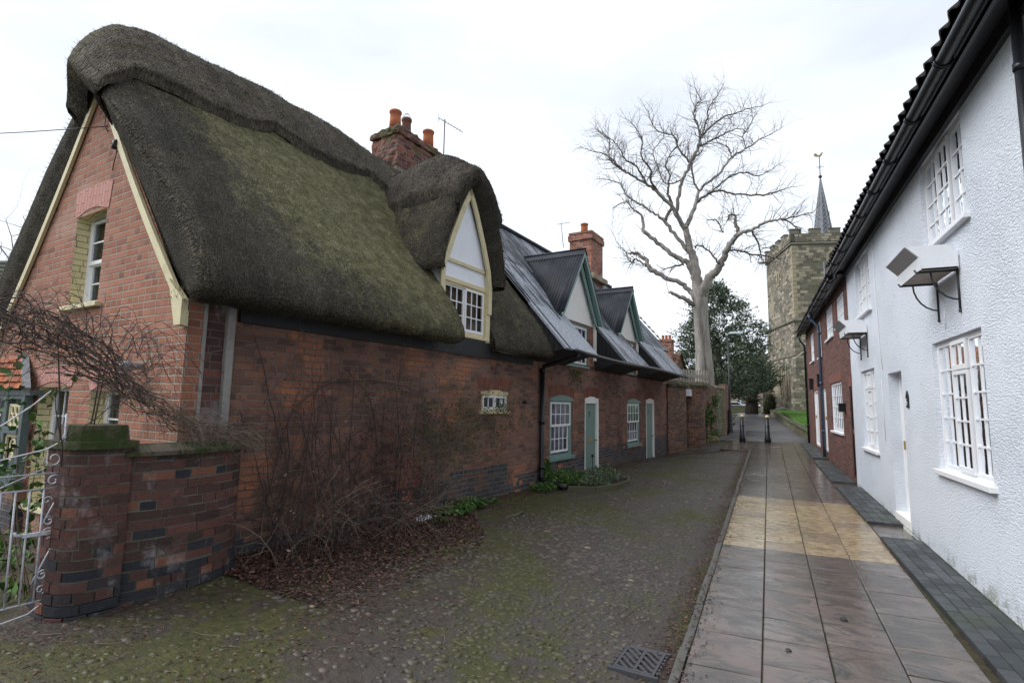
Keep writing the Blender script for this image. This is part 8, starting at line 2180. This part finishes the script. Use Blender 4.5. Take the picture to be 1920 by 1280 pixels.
def foliage_tree(name, label, cx, cy, z0, prof, mat, n, lsize, trunk_r, trunk_h, limbs, lump=0.35, droop=0.0, tips=0):
    t_ = base_thing(name, label, 'tree', (cx, cy, z0), (cx, cy, z0), 0)
    a = MB(); P_ = [(cx, cy, z0 - 0.3), (cx + 0.1, cy, z0 + trunk_h * 0.5), (cx, cy, z0 + trunk_h)]; a.tube(P_, [trunk_r * 1.25, trunk_r, trunk_r * 0.7], 10)
    for _ in range(limbs):
        q = rnd.uniform(0, 6.28); stem(a, (cx, cy, z0 + trunk_h * rnd.uniform(0.35, 1)), (cos(q), sin(q), rnd.uniform(0.2, 0.9)), prof[1][1] * rnd.uniform(0.6, 1.0), trunk_r * 0.38, 7, 0.12, 0.0, 2, 0.5, None, None, 5)
    a.build('trunk', M['bark_dark'], t_)
    g = MB(); zs = [p[0] for p in prof]
    def R(z):
        for (za, ra), (zb, rb_) in zip(prof, prof[1:]):
            if za <= z <= zb: return ra + (rb_ - ra) * (z - za) / (zb - za)
        return 0
    made = 0
    while made < n:
        z = rnd.uniform(zs[0], zs[-1]); r0 = R(z)
        if rnd.random() > r0 / max(p[1] for p in prof) + 0.1: continue
        q = rnd.uniform(0, 2 * pi); dirv = Vector((cos(q), sin(q), (z - zs[0]) / (zs[-1] - zs[0]) * 2))
        lum = 1 + lump * 1.6 * noise.noise(Vector((dirv.x * 1.7, dirv.y * 1.7, z * 0.55))) + lump * 0.8 * noise.noise(Vector((dirv.x * 4, dirv.y * 4, z * 1.4)))
        rr = r0 * lum * (rnd.random() ** 0.33)
        c = Vector((cx + rr * cos(q), cy + rr * sin(q), z - droop * rr * 0.2)); 
        if noise.noise(c * 0.9) < -0.22: continue
        sp_ = rnd.uniform(0.12, 0.34); axis = (Vector((cos(q), sin(q), 0.35)) + rv(0.5)).normalized()
        v0 = rnd.random() * 0.6
        for _ in range(13):
            p = c + axis * rnd.uniform(-sp_, sp_) * 1.5 + rv(sp_ * 0.5); leaf(g, p, axis + rv(0.8), lsize * rnd.uniform(0.6, 1.3), 0.5, min(1, v0 + rnd.random() * 0.5))
        made += 1
    for _ in range(tips):
        q = rnd.uniform(0, 6.28); z = rnd.uniform(zs[0] + 0.5, zs[-1] - 0.3); r0 = R(z); c = Vector((cx + r0 * cos(q), cy + r0 * sin(q), z)); d = (Vector((cos(q), sin(q), 0.4)) + rv(0.3)).normalized(); L_ = rnd.uniform(0.5, 1.1)
        for i in range(16):
            leaf(g, c + d * L_ * i / 16 + rv(0.06), d + rv(0.8), lsize * rnd.uniform(0.5, 1.0), 0.5)
    g.build('crown', mat, t_); return t_
foliage_tree('evergreen_tree', 'dark holly like evergreen tree behind the pale trunk of the bare tree', -2.55, 42.0, 1.0, [(2.6, 2.2), (3.8, 3.1), (5.8, 3.35), (8.0, 2.6), (9.8, 1.6), (11.3, 0.15)], M['leaf_holly'], 2900, 0.17, 0.35, 6, 16, 0.42, 0, 90)
foliage_tree('yew_tree', 'dark spreading yew beside the church tower with a low forked trunk', -0.45, 53.5, 1.30, [(3.6, 1.5), (4.4, 1.95), (5.2, 1.7), (6.2, 0.7)], M['leaf_yew'], 1300, 0.17, 0.5, 3.0, 12, 0.22, 0.6, 30)
foliage_tree('yew_tree', 'lower dark yew just left of the forked trunk, over the end wall', -4.2, 56.0, 1.30, [(2.2, 1.2), (3.4, 1.9), (5.2, 1.9), (7.2, 0.8)], M['leaf_yew'], 1200, 0.17, 0.3, 3.0, 8, 0.3)
foliage_tree('clipped_bush', 'small dark bush at the left foot of the church tower', 1.35, 58.0, 1.3, [(0.9, 0.5), (2.0, 0.6), (2.8, 0.4), (3.2, 0.1)], M['leaf_yew'], 420, 0.12, 0.1, 1.0, 4, 0.15)
pw = plan_wall('end_wall', 'low brown wall across the end of the path below the yew', [(-12, 69.5), (-4, 70.2), (2.6, 70.8)], 1.2, 2.05, 0.3, M['stone_mossy'], M['coping'], 0.08)
